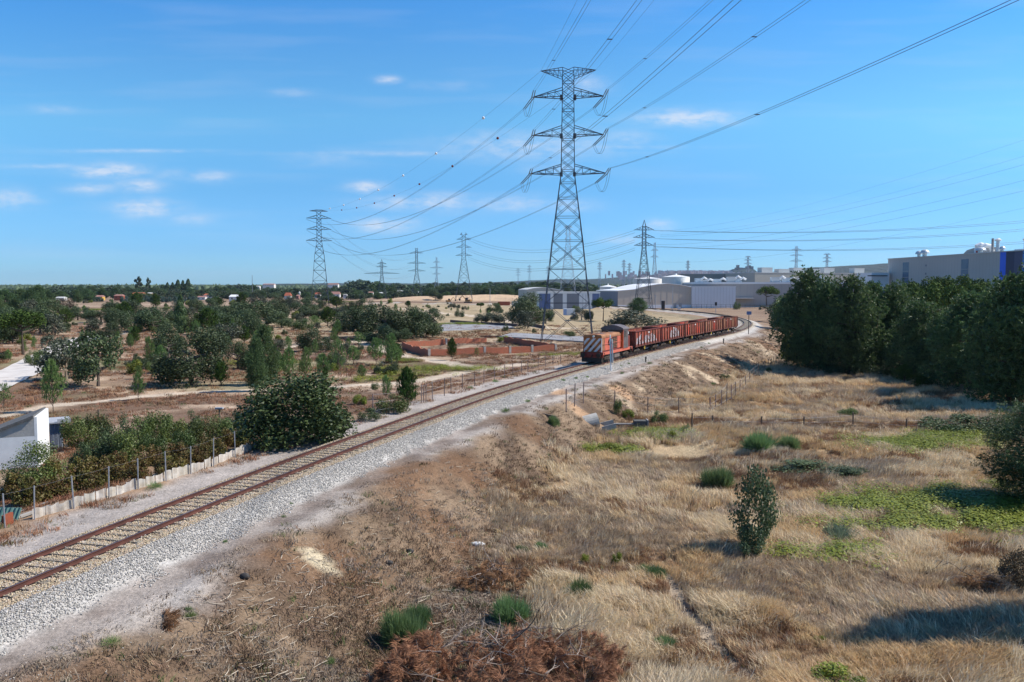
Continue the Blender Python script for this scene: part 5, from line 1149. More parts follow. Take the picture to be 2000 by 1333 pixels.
for k in range(600):
    x = rr.uniform(1285, 1425) if rr.random() < .8 else rr.uniform(1180, 1560); y = rr.uniform(529.5, 539); Y = rr.uniform(6050, 6400); a = PY(x, y, Y); w_ = rr.uniform(8, 22); mb.box(a[0], a[0] + w_, Y, Y + 12, a[2] - 30, a[2] + rr.uniform(2, 8))
o = mb.build('distant_town', mat('town_white', (.80, .70, .66), (.45, .34, .32), scale=.02, rough=.8)); tag(o, 'pale pinkish hillside town on the horizon', 'town', kind='stuff')
# ================================================================== vegetation
def leaves_mesh(name, C_, N_, size, m, tint, aspect=.62, jit=.9, seed=0, k=1, zs=.5):
    """C_ (n,3) centres, N_ (n,3) outward directions: one rhombic leaf clump each"""
    g = np.random.default_rng(seed); n = len(C_)
    nr = N_ + g.normal(0, jit, (n, 3)); nr /= np.linalg.norm(nr, axis=1, keepdims=True) + 1e-9
    a = np.cross(nr, g.normal(0, 1, (n, 3))); a /= np.linalg.norm(a, axis=1, keepdims=True) + 1e-9; b_ = np.cross(nr, a)
    s_ = (size * g.uniform(.6, 1.4, n))[:, None]
    q_ = np.array([1, 1, zs]); V = np.stack([C_ - a * s_ * q_, C_ + (-b_ * s_ * aspect + nr * s_ * .15) * q_, C_ + a * s_ * q_, C_ + (b_ * s_ * aspect + nr * s_ * .15) * q_], 1).reshape(-1, 3)
    F = np.arange(n * 4).reshape(n, 4); return npmesh(name, V, F, m, np.repeat(tint, 4))
def lobes(seed, n, rx, rz, zc, rl, flat=1.0, low=-1.0):
    g = np.random.default_rng(seed); out = []
    while len(out) < n:
        q = g.uniform(-1, 1, 3)
        if (q[0] ** 2 + q[1] ** 2 + max(q[2], 0) ** 2) > 1 or q[2] < low: continue
        nn_ = math.sqrt(q[0] ** 2 + q[1] ** 2 + max(q[2], 0) ** 2) + 1e-9; q = q / nn_ * nn_ ** .4 if q[2] > 0 else np.array([q[0] / nn_ * nn_ ** .4, q[1] / nn_ * nn_ ** .4, q[2]])
        r = rl * g.uniform(.7, 1.25); out.append((q[0] * (rx - r * .7), q[1] * (rx - r * .7), zc + q[2] * (rz - r * .6 * flat), r))
    return out
def crown_points(seed, lb, n, flat=1.0, shell=.35):
    g = np.random.default_rng(seed); L_ = np.array(lb); w = L_[:, 3] ** 2; idx_ = g.choice(len(L_), n, p=w / w.sum()); dn = g.normal(0, 1, (n, 3)); dn /= np.linalg.norm(dn, axis=1, keepdims=True)
    r = L_[idx_, 3] * (g.uniform(0, 1, n) ** shell); sc = np.array([1, 1, flat]); C_ = L_[idx_, :3] + dn * r[:, None] * sc
    # lump the leaves into sprays
    C_ = C_ + 0.10 * L_[idx_, 3][:, None] * np.stack([np.sin(C_[:, 1] * 23 + C_[:, 2] * 17), np.sin(C_[:, 0] * 21 + C_[:, 2] * 19), np.sin(C_[:, 0] * 18 + C_[:, 1] * 25)], 1)
    tint = np.clip(g.normal(.45, .22, n) + (g.uniform(0, 1, len(L_))[idx_] - .5) * .4, 0, 1)
    keep = C_[:, 2] > .01; return C_[keep], dn[keep], tint[keep]
LEAF = dict(
    oak=mat('oak_foliage', (.032, .052, .022), (.108, .150, .058), rough=.6, attr='tint', rand=.22, trans=.2),
    oliv=mat('olive_foliage', (.045, .058, .035), (.12, .135, .085), rough=.6, attr='tint', rand=.2, trans=.12),
    brown=mat('dry_brown_foliage', (.06, .045, .03), (.13, .10, .06), rough=.7, attr='tint', rand=.2, trans=.1),
    pine=mat('dark_pine_needles', (.030, .064, .027), (.145, .220, .072), rough=.55, attr='tint', rand=.2, trans=.25),
    stone=mat('stone_pine_needles', (.035, .065, .016), (.105, .16, .038), rough=.8, spec=.1, attr='tint', rand=.15, trans=.12),
    young=mat('young_pine_needles', (.085, .155, .042), (.215, .325, .095), rough=.55, attr='tint', rand=.2, trans=.2),
    bright=mat('bright_green_leaves', (.11, .145, .018), (.30, .33, .042), rough=.5, attr='tint', rand=.15, trans=.25),
    fig=mat('large_glossy_leaves', (.025, .044, .014), (.12, .165, .055), rough=.5, attr='tint', rand=.1, trans=.15, spec=.3),
    garden=mat('garden_leaves', (.045, .078, .018), (.15, .20, .055), rough=.5, attr='tint', rand=.3, trans=.2),
    vine=mat('autumn_vine_leaves', (.12, .055, .022), (.19, .19, .045), rough=.6, attr='tint', rand=.35, trans=.25),
    blue=mat('blue_green_leaves', (.045, .085, .065), (.10, .155, .125), rough=.5, attr='tint', rand=.15, trans=.1),
    broom=mat('broom_stems', (.085, .15, .055), (.20, .29, .12), rough=.6, attr='tint', rand=.25, trans=.35),
    sapl=mat('sapling_leaves', (.038, .066, .030), (.13, .18, .085), rough=.5, attr='tint', rand=.1, trans=.25),
    sage=mat('sage_stems', (.15, .20, .13), (.27, .33, .22), rough=.8, attr='tint', rand=.1, trans=.3),
    dead=mat('dead_needles', (.17, .085, .042), (.42, .22, .115), rough=.8, attr='tint', rand=.15, trans=.15),
    far=mat('far_foliage', (.024, .045, .022), (.080, .115, .050), rough=.7, attr='tint', rand=.3, trans=.05))
M_bark = mat('bark', (.10, .075, .055), (.06, .045, .035), scale=3, rough=.95); M_paleb = mat('pale_bark', (.34, .28, .21), (.22, .18, .14), scale=3, rough=.9); M_cork = mat('cork_bark', (.09, .07, .06), (.14, .11, .09), scale=5, rough=.95)
def trunk_mesh(seed, ztop, r0, nb, zb0, spread, m, lean=.05, bz=1.0):
    g = random.Random(seed); mb = MB(); lx, ly = g.uniform(-lean, lean), g.uniform(-lean, lean)
    pts = [(lx * (k / 6) ** 1.5, ly * (k / 6) ** 1.5, -.03 + ztop * k / 6) for k in range(7)]; mb.tube(pts, [r0 * (1.25 - .15 * (k == 0) if k == 0 else 1 - k / 6 * .8) for k in range(7)], 6)
    for k in range(nb):
        u = zb0 + (1 - zb0) * (k + .5) / nb; z = ztop * u; a = k * 2.4 + g.uniform(-.4, .4); L_ = spread * g.uniform(.6, 1.0) * (1 - .3 * u); c_ = Vector((lx * u ** 1.5, ly * u ** 1.5, z))
        e = c_ + Vector((math.cos(a) * L_, math.sin(a) * L_, bz * L_ * g.uniform(.25, .6))); mid = (c_ + e) / 2 + Vector((0, 0, -.03 * bz)); mb.tube([c_, mid, e], [r0 * .5, r0 * .33, r0 * .14], 4)
    return mb.mesh('trunk', m)
def oakv(seed, n=8000, m='oak', leaf=.036, nl=13):
    lb = lobes(seed, nl + 5, 1.0, .47, .53, .36, .5, -.95); C_, D_, T_ = crown_points(seed, lb, n, .55); return leaves_mesh('crown', C_, D_, leaf, LEAF[m], T_, seed=seed), trunk_mesh(seed, .55, .07, 6, .35, .7, M_cork if m != 'oliv' else M_paleb, bz=.5)
def bushv(seed, n=4800, m='garden', leaf=.045, nl=10):
    lb = lobes(seed, nl + 4, 1.0, .5, .44, .38, .55, -.9); C_, D_, T_ = crown_points(seed, lb, n, .6)
    if m == 'sapl': C_[:, :2] *= (.42 + .58 * sstep(.05, .5, C_[:, 2]) - .25 * sstep(.6, 1.0, C_[:, 2]))[:, None]
    return leaves_mesh('crown', C_, D_, leaf, LEAF[m], T_, seed=seed), trunk_mesh(seed, .4, .035, 5, .1, .6, M_bark, bz=.7)
def umbrellav(seed, n=5200):
    lb = lobes(seed, 16, 1.0, .17, .80, .30, .45, -.6); lb = [(a, b_, c_ - .10 * (a * a + b_ * b_), r) for a, b_, c_, r in lb]; C_, D_, T_ = crown_points(seed, lb, n, .42, .3); return leaves_mesh('crown', C_, D_ + np.array([0, 0, .5]), .040, LEAF['stone'], T_, seed=seed), trunk_mesh(seed, .78, .055, 7, .6, .75, M_bark, .08, .45)
def tufts(Ctr, Dir, ln, wd, m, seed, per=7, spread=.7, tint=None, droop=0, zs=1.0):
    g = np.random.default_rng(seed); n = len(Ctr); C_ = np.repeat(Ctr, per, 0); D_ = np.repeat(Dir, per, 0) + g.normal(0, spread, (n * per, 3)); D_[:, 2] -= droop; D_ /= np.linalg.norm(D_, axis=1, keepdims=True) + 1e-9
    S_ = np.cross(D_, g.normal(0, 1, (n * per, 3))); S_ /= np.linalg.norm(S_, axis=1, keepdims=True) + 1e-9; l_ = (ln * g.uniform(.6, 1.3, n * per))[:, None]; w_ = (wd * g.uniform(.7, 1.3, n * per))[:, None]
    q_ = np.array([1, 1, zs]); V = np.stack([C_ - S_ * w_ * .5 * q_, C_ + (D_ * l_ * .55 + S_ * w_ * .8) * q_, C_ + D_ * l_ * q_, C_ + (D_ * l_ * .5 - S_ * w_ * .8) * q_], 1).reshape(-1, 3)
    t_ = np.clip(g.normal(.45, .2, n) if tint is None else tint, 0, 1); return npmesh('crown', V, np.arange(n * per * 4).reshape(-1, 4), m, np.repeat(np.repeat(t_, per), 4))
def pinev(seed, m='pine', z0=.16, nb=46, width=1.0, pw=.75, nt=26, ln=.075, wd=.017, up=.45, conic=1.0, dens=1.0, zs=1.0):
    """whorled boughs with needle tufts along them"""
    g = np.random.default_rng(seed); P = []; D_ = []; T_ = []; mb = MB(); r0 = .022 * (1 if m == 'young' else 1.6)
    mb.tube([(0, 0, -.02), (.01, 0, .3), (0, .01, .6), (0, 0, .98)], [r0 * 1.4, r0, r0 * .6, r0 * .15], 6)
    for k in range(nb):
        u = (k + .5) / nb; z = z0 + (.97 - z0) * u; env = ((1 - u) ** pw * conic + (1 - conic) * math.sin(math.pi * min(1, u * .85 + .15)) ** .6) * width
        env *= g.uniform(.62, 1.12); a = k * 2.399 + g.uniform(-.5, .5); e = np.array([math.cos(a) * env, math.sin(a) * env, env * up * .35 * zs + .02]); c0 = np.array([0, 0, z])
        mb.tube([c0, c0 + e * .5 + np.array([0, 0, -.012]), c0 + e], [r0 * .45, r0 * .3, r0 * .1], 3, caps=False)
        n_ = max(4, int(nt * dens * (.35 + env)))
        tt = g.uniform(.28, 1.04, n_) ** .8; q = c0 + e[None, :] * tt[:, None] + g.normal(0, 1, (n_, 3)) * np.array([.085, .085, .030]) * (.5 + env)[None] if False else c0 + e[None, :] * tt[:, None] + g.normal(0, 1, (n_, 3)) * np.array([.09, .09, .028]) * (.45 + env * .8)
        dn = e / (np.linalg.norm(e) + 1e-6) * .6 + np.array([0, 0, .55]); P.append(q); D_.append(np.tile(dn, (n_, 1))); T_.append(np.clip(g.normal(g.uniform(.25, .65), .15, n_), 0, 1))
    return tufts(np.vstack(P), np.vstack(D_), ln, wd, LEAF[m], seed, tint=np.concatenate(T_)), mb.mesh('trunk', M_bark)
def pinel(seed, nl=44, nt=4600, ln=.075, wd=.015, m='pine', per=7):
    """mature pine: irregular lobed crown of upward needle tufts on whorled boughs"""
    g = np.random.default_rng(seed); lb = []
    for k in range(nl):
        u = (k + .5) / nl; z = .11 + .80 * u; env = (1 - u ** 2.3) ** .7 * (.66 + .34 * min(1, u * 3)) * g.uniform(.45, 1.05); a = k * 2.399 + g.uniform(-.6, .6); lb.append((math.cos(a) * env * .82, math.sin(a) * env * .82, z + g.uniform(-.03, .03), (.36 - .09 * u) * g.uniform(.7, 1.2)))
    lb.append((0, 0, .93, .13)); C_, D_, T_ = crown_points(seed, lb, nt, .36, .3); D_ = D_ * .55 + np.array([0, 0, .55])
    me = tufts(C_, D_, ln, wd, LEAF[m], seed, tint=T_, per=per, zs=.36); mb = MB(); r0 = .028; lx = g.uniform(-.05, .05); mb.tube([(0, 0, -.02), (lx, 0, .35), (0, lx, .65), (0, 0, .95)], [r0 * 1.5, r0 * 1.1, r0 * .7, r0 * .15], 6)
    for (x, y, z, r) in lb[::2]: mb.tube([(0, 0, z * .92), (x * .5, y * .5, z * .93), (x, y, z)], [r0 * .4, r0 * .3, r0 * .1], 3, caps=False)
    return me, mb.mesh('trunk', M_bark)
def broomv(seed, m='broom', n=620, ln=.62):
    g = np.random.default_rng(seed); nc = 6; cx = g.uniform(-.5, .5, nc); cy = g.uniform(-.5, .5, nc); chh = g.uniform(.45, 1.0, nc); k = g.integers(0, nc, n); a = g.uniform(0, 2 * math.pi, n); r = g.uniform(0, 1, n) ** .5 * .36; P = np.stack([cx[k] + np.cos(a) * r, cy[k] + np.sin(a) * r, g.uniform(0, .5, n) * chh[k] * (1 - r * .8)], 1); D_ = np.stack([cx[k] * .5 + np.cos(a) * r * 1.3, cy[k] * .5 + np.sin(a) * r * 1.3, .75 * chh[k]], 1)
    return tufts(P, D_, ln, .013, LEAF[m], seed, per=5, spread=.34), MB().tube([(0, 0, -.05), (0, 0, .3)], [.03, .01], 5).mesh('stem', M_bark)
def columnv(seed, m='pine', n=3600):
    g = np.random.default_rng(seed); z = g.uniform(0.04, 1, n); a = g.uniform(0, 6.283, n); r = (np.sin(np.pi * np.clip(z * .9 + .08, 0, 1)) ** .7) * (1 - z * .35) * g.uniform(.2, 1, n) ** .4 * (1 + .2 * np.sin(z * 21 + a * 2)); P = np.stack([np.cos(a) * r + z * .3, np.sin(a) * r, z], 1)
    return leaves_mesh('crown', P, np.stack([np.cos(a), np.sin(a), a * 0 + .4], 1), .06, LEAF[m], np.clip(g.normal(.35, .2, n), 0, 1), seed=seed), trunk_mesh(seed, .5, .05, 2, .5, .2, M_bark)
def eucv(seed):
    g = np.random.default_rng(seed); lb = [(g.uniform(-.65, .65), g.uniform(-.5, .5), z, g.uniform(.14, .26)) for z in np.linspace(.45, .93, 11)]; C_, D_, T_ = crown_points(seed, lb, 2600, .4); return leaves_mesh('crown', C_, D_, .05, LEAF['far'], T_, seed=seed), trunk_mesh(seed, .9, .04, 9, .4, .6, M_bark, bz=.4)
KINDS = dict(
    oak=[oakv(s_) for s_ in (1, 2, 3, 4)], olive=[oakv(s_, 3600, 'oliv', .05, 10) for s_ in (11, 12)], brown=[oakv(15, 3400, 'brown', .05)],
    openoak=[oakv(21, 3600, 'oak', .05, 9)], umbrella=[umbrellav(s_) for s_ in (31, 32)],
    pine=[pinel(s_) for s_ in (41, 42, 43, 44)],
    young=[pinev(s_, 'young', .10, 44, 1.0, .75, 16, .10, .016, .9, .8, .8) for s_ in (51, 52, 53)], thin=[pinev(55, 'young', .25, 30, 1.0, .6, 9, .12, .016, .8, .7, .8)],
    dyoung=[pinev(57, 'stone', .10, 50, 1.0, .75, 24, .085, .018, .8, .8)],
    bush=[bushv(s_) for s_ in (61, 62, 63)], brightbush=[bushv(65, 3600, 'bright', .06)], oakbush=[bushv(s_, 4200, 'oak', .045) for s_ in (67, 68)],
    fig=[bushv(71, 15000, 'fig', .036, 30)], laurel=[bushv(73, 9000, 'garden', .030, 14)],
    vine=[bushv(s_, 1500, 'vine', .085, 7) for s_ in (75, 76, 77)], blue=[bushv(s_, 1500, 'blue', .09, 7) for s_ in (79, 80)],
    sapling=[bushv(83, 4600, 'sapl', .04, 16), bushv(84, 2600, 'sapl', .05, 8)], sage=[broomv(88, 'sage', 200, .5)], dheap=[broomv(89, 'pine', 260, .6)], broom=[broomv(81), broomv(82)], column=[columnv(s_) for s_ in (85, 86)], euc=[eucv(91)],
    nearpine=[pinel(46, 50, 15000, .05, .005, 'pine', 9)],
    far=[oakv(s_, 900, 'far', .11, 9) for s_ in (93, 94, 95)], farpine=[pinel(97, 10, 420, .16, .05)])
LK = dict(oak='cork oak', olive='olive tree', brown='brownish oak', openoak='open cork oak', umbrella='umbrella pine', pine='dark pine', young='young light green pine', thin='thin see-through young pine', dyoung='young green pine', bush='green shrub', brightbush='bright green shrub', oakbush='dark scrub oak',
          fig='large leaved fig like bush', laurel='leafy shrub', vine='vine', blue='blue green sapling', broom='broom bush', column='dark leaning cypress', euc='tall ragged eucalyptus', far='tree', farpine='pine', nearpine='dark pine')
NM = dict(sage='sage_bush', dheap='pine_branch_heap', sapling='evergreen_shrub', oak='cork_oak', olive='olive_tree', brown='oak_tree', openoak='cork_oak', umbrella='umbrella_pine', pine='pine_tree', young='young_pine', thin='young_pine', dyoung='young_pine', bush='shrub', brightbush='shrub', oakbush='scrub_oak', fig='fig_bush', laurel='garden_shrub', vine='grape_vine', blue='sapling', broom='broom_bush', column='cypress_tree', euc='eucalyptus_tree', far='tree', farpine='pine_tree', nearpine='pine_tree')
CAT = dict(sage='shrub', dheap='branch heap', sapling='shrub', umbrella='pine tree', pine='pine tree', young='pine tree', thin='pine tree', dyoung='pine tree', bush='shrub', brightbush='shrub', oakbush='shrub', fig='bush', laurel='shrub', vine='vine', broom='shrub', farpine='pine tree', nearpine='pine tree', blue='sapling')
def plant(kind, loc, w, h, label, group=None, rz=None, depth=1.0, var=None, lean=0):
    vs = KINDS[kind]; v = vs[(var if var is not None else rnd.randrange(len(vs))) % len(vs)]
    t_ = thing(NM[kind], label, CAT.get(kind, 'tree'), loc, rnd.uniform(0, 6.28) if rz is None else rz, group)
    s_ = (w / 2, w / 2 * depth, h)
    place('trunk' if kind not in ('broom', 'sage', 'dheap') else 'stem', v[1], t_, scale=s_); place('crown', v[0], t_, scale=s_)
    return t_
def ptree(kind, x, yb_, yt, wpx, label, **k):
    q = G(x, yb_); m_ = q[1] / FPX; return plant(kind, tuple(q), wpx * m_ * (1.2 if kind in ('oak', 'olive') else 1), max(.3, (yb_ - yt) * m_ * 1.0), label, **k)
# --- hand placed: kind, x, base y, top y, width px, label
TR = [
 ('openoak', 192, 754, 642, 104, 'open dark cork oak with pale forked limbs, right of the white road'),
 ('oak', 375, 752, 636, 122, 'biggest round cork oak on the left plain, standing alone in front'),
 ('oak', 330, 705, 632, 66, 'dark oak crown tucked behind the left side of the biggest round cork oak'),
 ('oak', 420, 700, 632, 56, 'oak crown showing behind the right shoulder of the biggest round cork oak'),
 ('olive', 130, 742, 652, 84, 'loose tree with thin pale trunks between the white road and the open oak'),
 ('umbrella', 45, 694, 606, 102, 'spreading umbrella pine with a leaning trunk beside the white road'),
 ('oak', -5, 672, 610, 70, 'dark oak cut by the left edge behind the spreading umbrella pine'),
 ('oak', 25, 672, 618, 46, 'smaller dark oak between the left edge and the umbrella pine'),
 ('young', 104, 805, 706, 52, 'tall thin light green pine right beside the bend of the white road'),
 ('young', 270, 781, 728, 30, 'small lone light green pine on the sandy track'),
 ('young', 292, 712, 660, 26, 'narrow bright young pine left of the biggest cork oak, left of a pair'),
 ('young', 314, 714, 676, 30, 'narrow bright young pine left of the biggest cork oak, right of a pair'),
 ('bush', 296, 733, 704, 24, 'small light green shrub below the pair of narrow young pines'),
 ('column', 352, 655, 577, 26, 'tall dark round headed pine rising out of the oak belt'),
 ('brightbush', 365, 640, 616, 12, 'small yellow green shrub right of the tall dark pine'),
 ('oak', 505, 636, 584, 84, 'broad dark oak in the middle of the left plain'),
 ('oak', 450, 650, 602, 70, 'dark oak left of the broad one on the left plain'),
 ('oak', 405, 640, 600, 66, 'mid sized oak in the belt right of the tall dark pine'),
 ('oak', 238, 612, 584, 62, 'brownish dark oak near the sandy clearing at the far left'),
 ('brown', 125, 605, 583, 44, 'bare looking brown tree at the edge of the far left wood'),
 ('oak', 152, 626, 600, 40, 'dark oak right of the bare brown tree'), ('dyoung', 130, 637, 604, 34, 'green pine in front of the bare brown tree'), ('oakbush', 131, 650, 630, 18, 'small dark bush below the green pine at the left'),
 ('oak', 172, 617, 600, 20, 'small round oak at the left of the yellow green patch'), ('oak', 214, 662, 628, 44, 'oak with a crooked trunk behind the open cork oak'),
 ('olive', 178, 650, 622, 34, 'grey green bush left of the oak with the crooked trunk'),
 ('oak', 262, 640, 604, 56, 'oak in the left belt with a sandy gap before it'), ('oak', 300, 648, 602, 72, 'widest oak of the left belt, left of the tall dark pine'), ('oak', 325, 636, 606, 48, 'oak of the left belt just before the tall dark pine'), ('oliv' and 'bush', 268, 650, 632, 22, 'yellow green shrub at the foot of the left oak belt'),
 ('oak', 470, 612, 588, 40, 'rounded oak behind the broad dark oak'), ('oak', 535, 612, 586, 36, 'small oak right behind the broad dark oak'), ('oak', 545, 600, 580, 30, 'far small oak above the broad dark oak'),
 ('oak', 577, 622, 592, 46, 'dark oak left of the long grove, left of a pair'), ('oak', 622, 622, 600, 56, 'dark oak left of the long grove, right of a pair'), ('oak', 603, 592, 580, 26, 'round dark bush at the foot of the lone pylon'), ('oak', 638, 590, 575, 36, 'dark oak behind the feet of the lone pylon'), ('oak', 655, 597, 581, 17, 'ball shaped small oak right of the lone pylon'),
 ('oak', 690, 648, 604, 76, 'leftmost big oak of the long dark grove'), ('oak', 716, 660, 594, 84, 'second big oak of the long dark grove'), ('oak', 752, 664, 590, 88, 'tallest oak of the long dark grove'), ('oak', 793, 662, 598, 84, 'oak in the centre right of the long dark grove'), ('oak', 822, 660, 606, 74, 'front right oak of the long dark grove'),
 ('oak', 848, 640, 603, 42, 'rightmost small oak at the end of the long dark grove'), ('oak', 742, 672, 634, 60, 'low oak bulging from the front of the long dark grove'), ('oak', 779, 668, 640, 46, 'dark low oak at the front of the grove near the brick walls'), ('oak', 715, 610, 583, 34, 'oak top rising behind the left of the long grove'), ('dyoung', 797, 600, 588, 15, 'small round green pine just above the long grove'),
 ('bush', 590, 645, 620, 44, 'light green shrub thicket before the pair of oaks'), ('young', 615, 640, 618, 34, 'pale young pine in the light green thicket'), ('bush', 565, 634, 621, 18, 'rounded grey green shrub by the pale sandy gap'),
 ('oak', 612, 688, 642, 56, 'rounded oak in the centre of the left plain, with scrub at its foot'), ('oakbush', 636, 688, 656, 34, 'lower right shoulder oak next to the rounded oak'), ('young', 616, 696, 664, 18, 'yellow green young pine in front of the rounded oak'),
 ('pine', 517, 752, 628, 62, 'tall two stemmed green pine behind the large leaved bush'), ('pine', 500, 765, 655, 50, 'darker pine standing left against the tall two stemmed one'), ('oak', 465, 722, 668, 52, 'scraggly brownish oak left of the two stemmed pine'), ('oakbush', 520, 722, 690, 50, 'dark undergrowth bush below the two stemmed pine'), ('young', 545, 735, 690, 34, 'light green pine right of the two stemmed pine'),
 ('young', 565, 742, 680, 40, 'first light green pine in the row above the large leaved bush'), ('young', 598, 744, 680, 28, 'second light green pine in the row above the large leaved bush'), ('young', 632, 746, 692, 36, 'third light green pine in the row above the large leaved bush'), ('thin', 662, 745, 668, 34, 'slender pine with a clear dark stem at the end of the row'),
 ('young', 690, 712, 676, 38, 'light green pine between the row and the brick walls'), ('young', 706, 742, 714, 24, 'small light green pine above the sandy track fork'), ('young', 735, 712, 662, 40, 'bushy light green pine before the grove, left of two'), ('young', 765, 715, 654, 38, 'bushy light green pine before the grove, right of two'), ('thin', 700, 682, 650, 28, 'see-through pine at the left foot of the grove'),
 ('young', 660, 662, 626, 22, 'slim pale pine left of the long grove'), ('young', 655, 684, 655, 30, 'pale young pine between the rounded oak and the grove'), ('thin', 442, 700, 655, 26, 'wispy young pine right of the oak belt'), ('young', 455, 660, 625, 16, 'bright narrow young pine under the oak belt'),
 ('dyoung', 883, 704, 662, 24, 'neat conical young pine before the brick walls'), ('bush', 856, 694, 686, 14, 'small green shrub against the front brick wall'), ('thin', 931, 700, 680, 14, 'tiny wispy pine right of the conical one'),
 ('dyoung', 795, 800, 720, 52, 'bright green pine leaning over the lineside fence'), ('young', 754, 782, 736, 28, 'smaller pine left of the one over the lineside fence'), ('bush', 765, 806, 768, 70, 'dense green scrub between the fence posts by the large leaved bush'), ('bush', 733, 762, 748, 20, 'small round green shrub on the sandy track edge'), ('oakbush', 722, 822, 796, 48, 'dark shrub behind the leaning fence post'), ('brightbush', 703, 790, 770, 28, 'yellow green shrub right of the large leaved bush'),
 ('fig', 578, 866, 722, 220, 'huge bush of large glossy leaves beside the track'),
 ('laurel', 68, 956, 858, 122, 'leafy garden shrub in front of the whitewashed outbuilding'), ('laurel', -12, 905, 858, 44, 'garden shrub cut by the left edge'),
 ('thin', 8, 805, 752, 44, 'bare young tree with sparse yellow leaves at the left edge'),
 ('oak', 1036, 636, 575, 80, 'big dark round oak left of the tallest pylon'), ('oak', 1066, 632, 600, 34, 'dark shrub like oak right against the big round one'), ('olive', 1031, 642, 606, 46, 'olive tree with a thick pale trunk before the big dark oak'), ('olive', 985, 634, 608, 44, 'olive tree left of the big dark oak'), ('olive', 960, 632, 609, 32, 'second olive tree left of the big dark oak'), ('olive', 940, 632, 612, 26, 'smallest olive tree of the row'), ('olive', 1008, 622, 608, 30, 'low olive behind the row, next to the big dark oak'),
 ('umbrella', 939, 607, 591, 18, 'tiny umbrella pine on the far field'), ('oak', 963, 612, 592, 24, 'small round tree right of the tiny umbrella pine'), ('oakbush', 986, 648, 632, 16, 'small dark bush on the edge of the grey pad'), ('oakbush', 1043, 651, 641, 11, 'little dark bush before the grey pad'), ('brightbush', 983, 667, 655, 26, 'weedy green shrub over the brick cross wall'), ('bush', 1112, 659, 645, 26, 'grey green shrub on the grey pad between the pylon legs'), ('olive', 1136, 626, 602, 36, 'grey green bush right of the site container'),
 ('umbrella', 1178, 628, 581, 46, 'small umbrella pine above the locomotive'), ('pine', 1247, 612, 581, 44, 'dark pine at the foot of the pointed pylon'), ('olive', 1242, 646, 603, 102, 'wide grey green bush behind the first wagons'), ('oak', 1150, 628, 607, 20, 'dark shrub by the far leg of the tallest pylon'),
 ('umbrella', 1497, 600, 558, 50, 'round headed umbrella pine in front of the grey works building'), ('bush', 1439, 605, 588, 15, 'small round green tree by the siding'), ('olive', 1490, 606, 597, 14, 'low grey shrub at the foot of the umbrella pine by the works'), ('olive', 1515, 606, 594, 26, 'grey shrub between the works umbrella pine and the dark pines'),
 ('pine', 1575, 722, 522, 148, 'left front dark pine of the right hand wood'), ('pine', 1540, 652, 572, 84, 'low pine fringe at the left edge of the right hand wood'), ('pine', 1615, 728, 543, 126, 'second dark pine of the right hand wood'), ('pine', 1658, 735, 532, 132, 'tall dark pine of the right hand wood with a spiky top'), ('pine', 1700, 730, 546, 140, 'dark pine in the middle of the right hand wood'), ('pine', 1742, 728, 552, 138, 'dark pine before the umbrella crowns'), ('pine', 1790, 745, 584, 136, 'mid green pine in front of the umbrella crowns'),
 ('pine', 1838, 752, 606, 136, 'low spreading pine left of the tall bare stemmed one'), ('pine', 1893, 768, 562, 172, 'tall pine with a bare dark stem and its shadow on the grass'), ('pine', 1968, 790, 528, 190, 'dark pine beside the tall bare stemmed one, near the right edge'), ('pine', 2020, 800, 505, 210, 'tallest dark pine cut by the right edge'), ('pine', 1935, 745, 580, 150, 'dark pine filling the gap behind the tall bare stemmed one'), ('pine', 1995, 760, 540, 150, 'dark pine behind the one cut by the right edge'),
 ('umbrella', 1868, 660, 538, 120, 'domed umbrella pine crown nearest the blue panels'), ('umbrella', 1810, 655, 541, 96, 'domed umbrella pine crown left of the highest one'), ('umbrella', 1775, 660, 554, 90, 'lower umbrella crown at the left of the domed group'), ('umbrella', 1835, 690, 552, 120, 'front umbrella crown, lighter green, below the domed ones'), ('umbrella', 1915, 680, 552, 100, 'umbrella crown right of the front lighter one'),
 ('oakbush', 1640, 735, 700, 60, 'dark undergrowth under the left pines of the wood'), ('oakbush', 1720, 738, 700, 70, 'dark undergrowth under the middle pines of the wood'), ('oakbush', 1820, 745, 700, 60, 'dark undergrowth left of the bare stemmed pine'), ('oakbush', 1600, 724, 690, 60, 'dark undergrowth at the left end of the wood'), ('oakbush', 1685, 732, 690, 60, 'dark undergrowth between the left and middle pines'), ('oakbush', 1765, 735, 690, 60, 'dark undergrowth behind the pine saplings'), ('oakbush', 1930, 765, 700, 80, 'dark undergrowth right of the bare stemmed pine'), ('oakbush', 1990, 785, 720, 70, 'dark undergrowth at the right edge of the wood'),
 ('brightbush', 1550, 712, 654, 68, 'bright green shrub at the foot of the embankment before the dark pines'), ('dyoung', 1766, 752, 714, 44, 'light green sapling pine at the edge of the wood, taller one'), ('dyoung', 1800, 762, 734, 42, 'light green sapling pine at the edge of the wood, shorter one'), ('bush', 1672, 716, 690, 34, 'lighter green shrub inside the edge of the wood'),
 ('nearpine', 2035, 985, 770, 270, 'nearest pine at the right edge with layered boughs'),
 ('pine', 2190, 1222, 600, 250, 'pine just outside the right edge that shades the lower field'), ('oakbush', 1860, 846, 806, 130, 'dark spreading scrub by the field fence'), ('oakbush', 1960, 848, 806, 110, 'dark scrub behind the nearest pine at the right edge'),
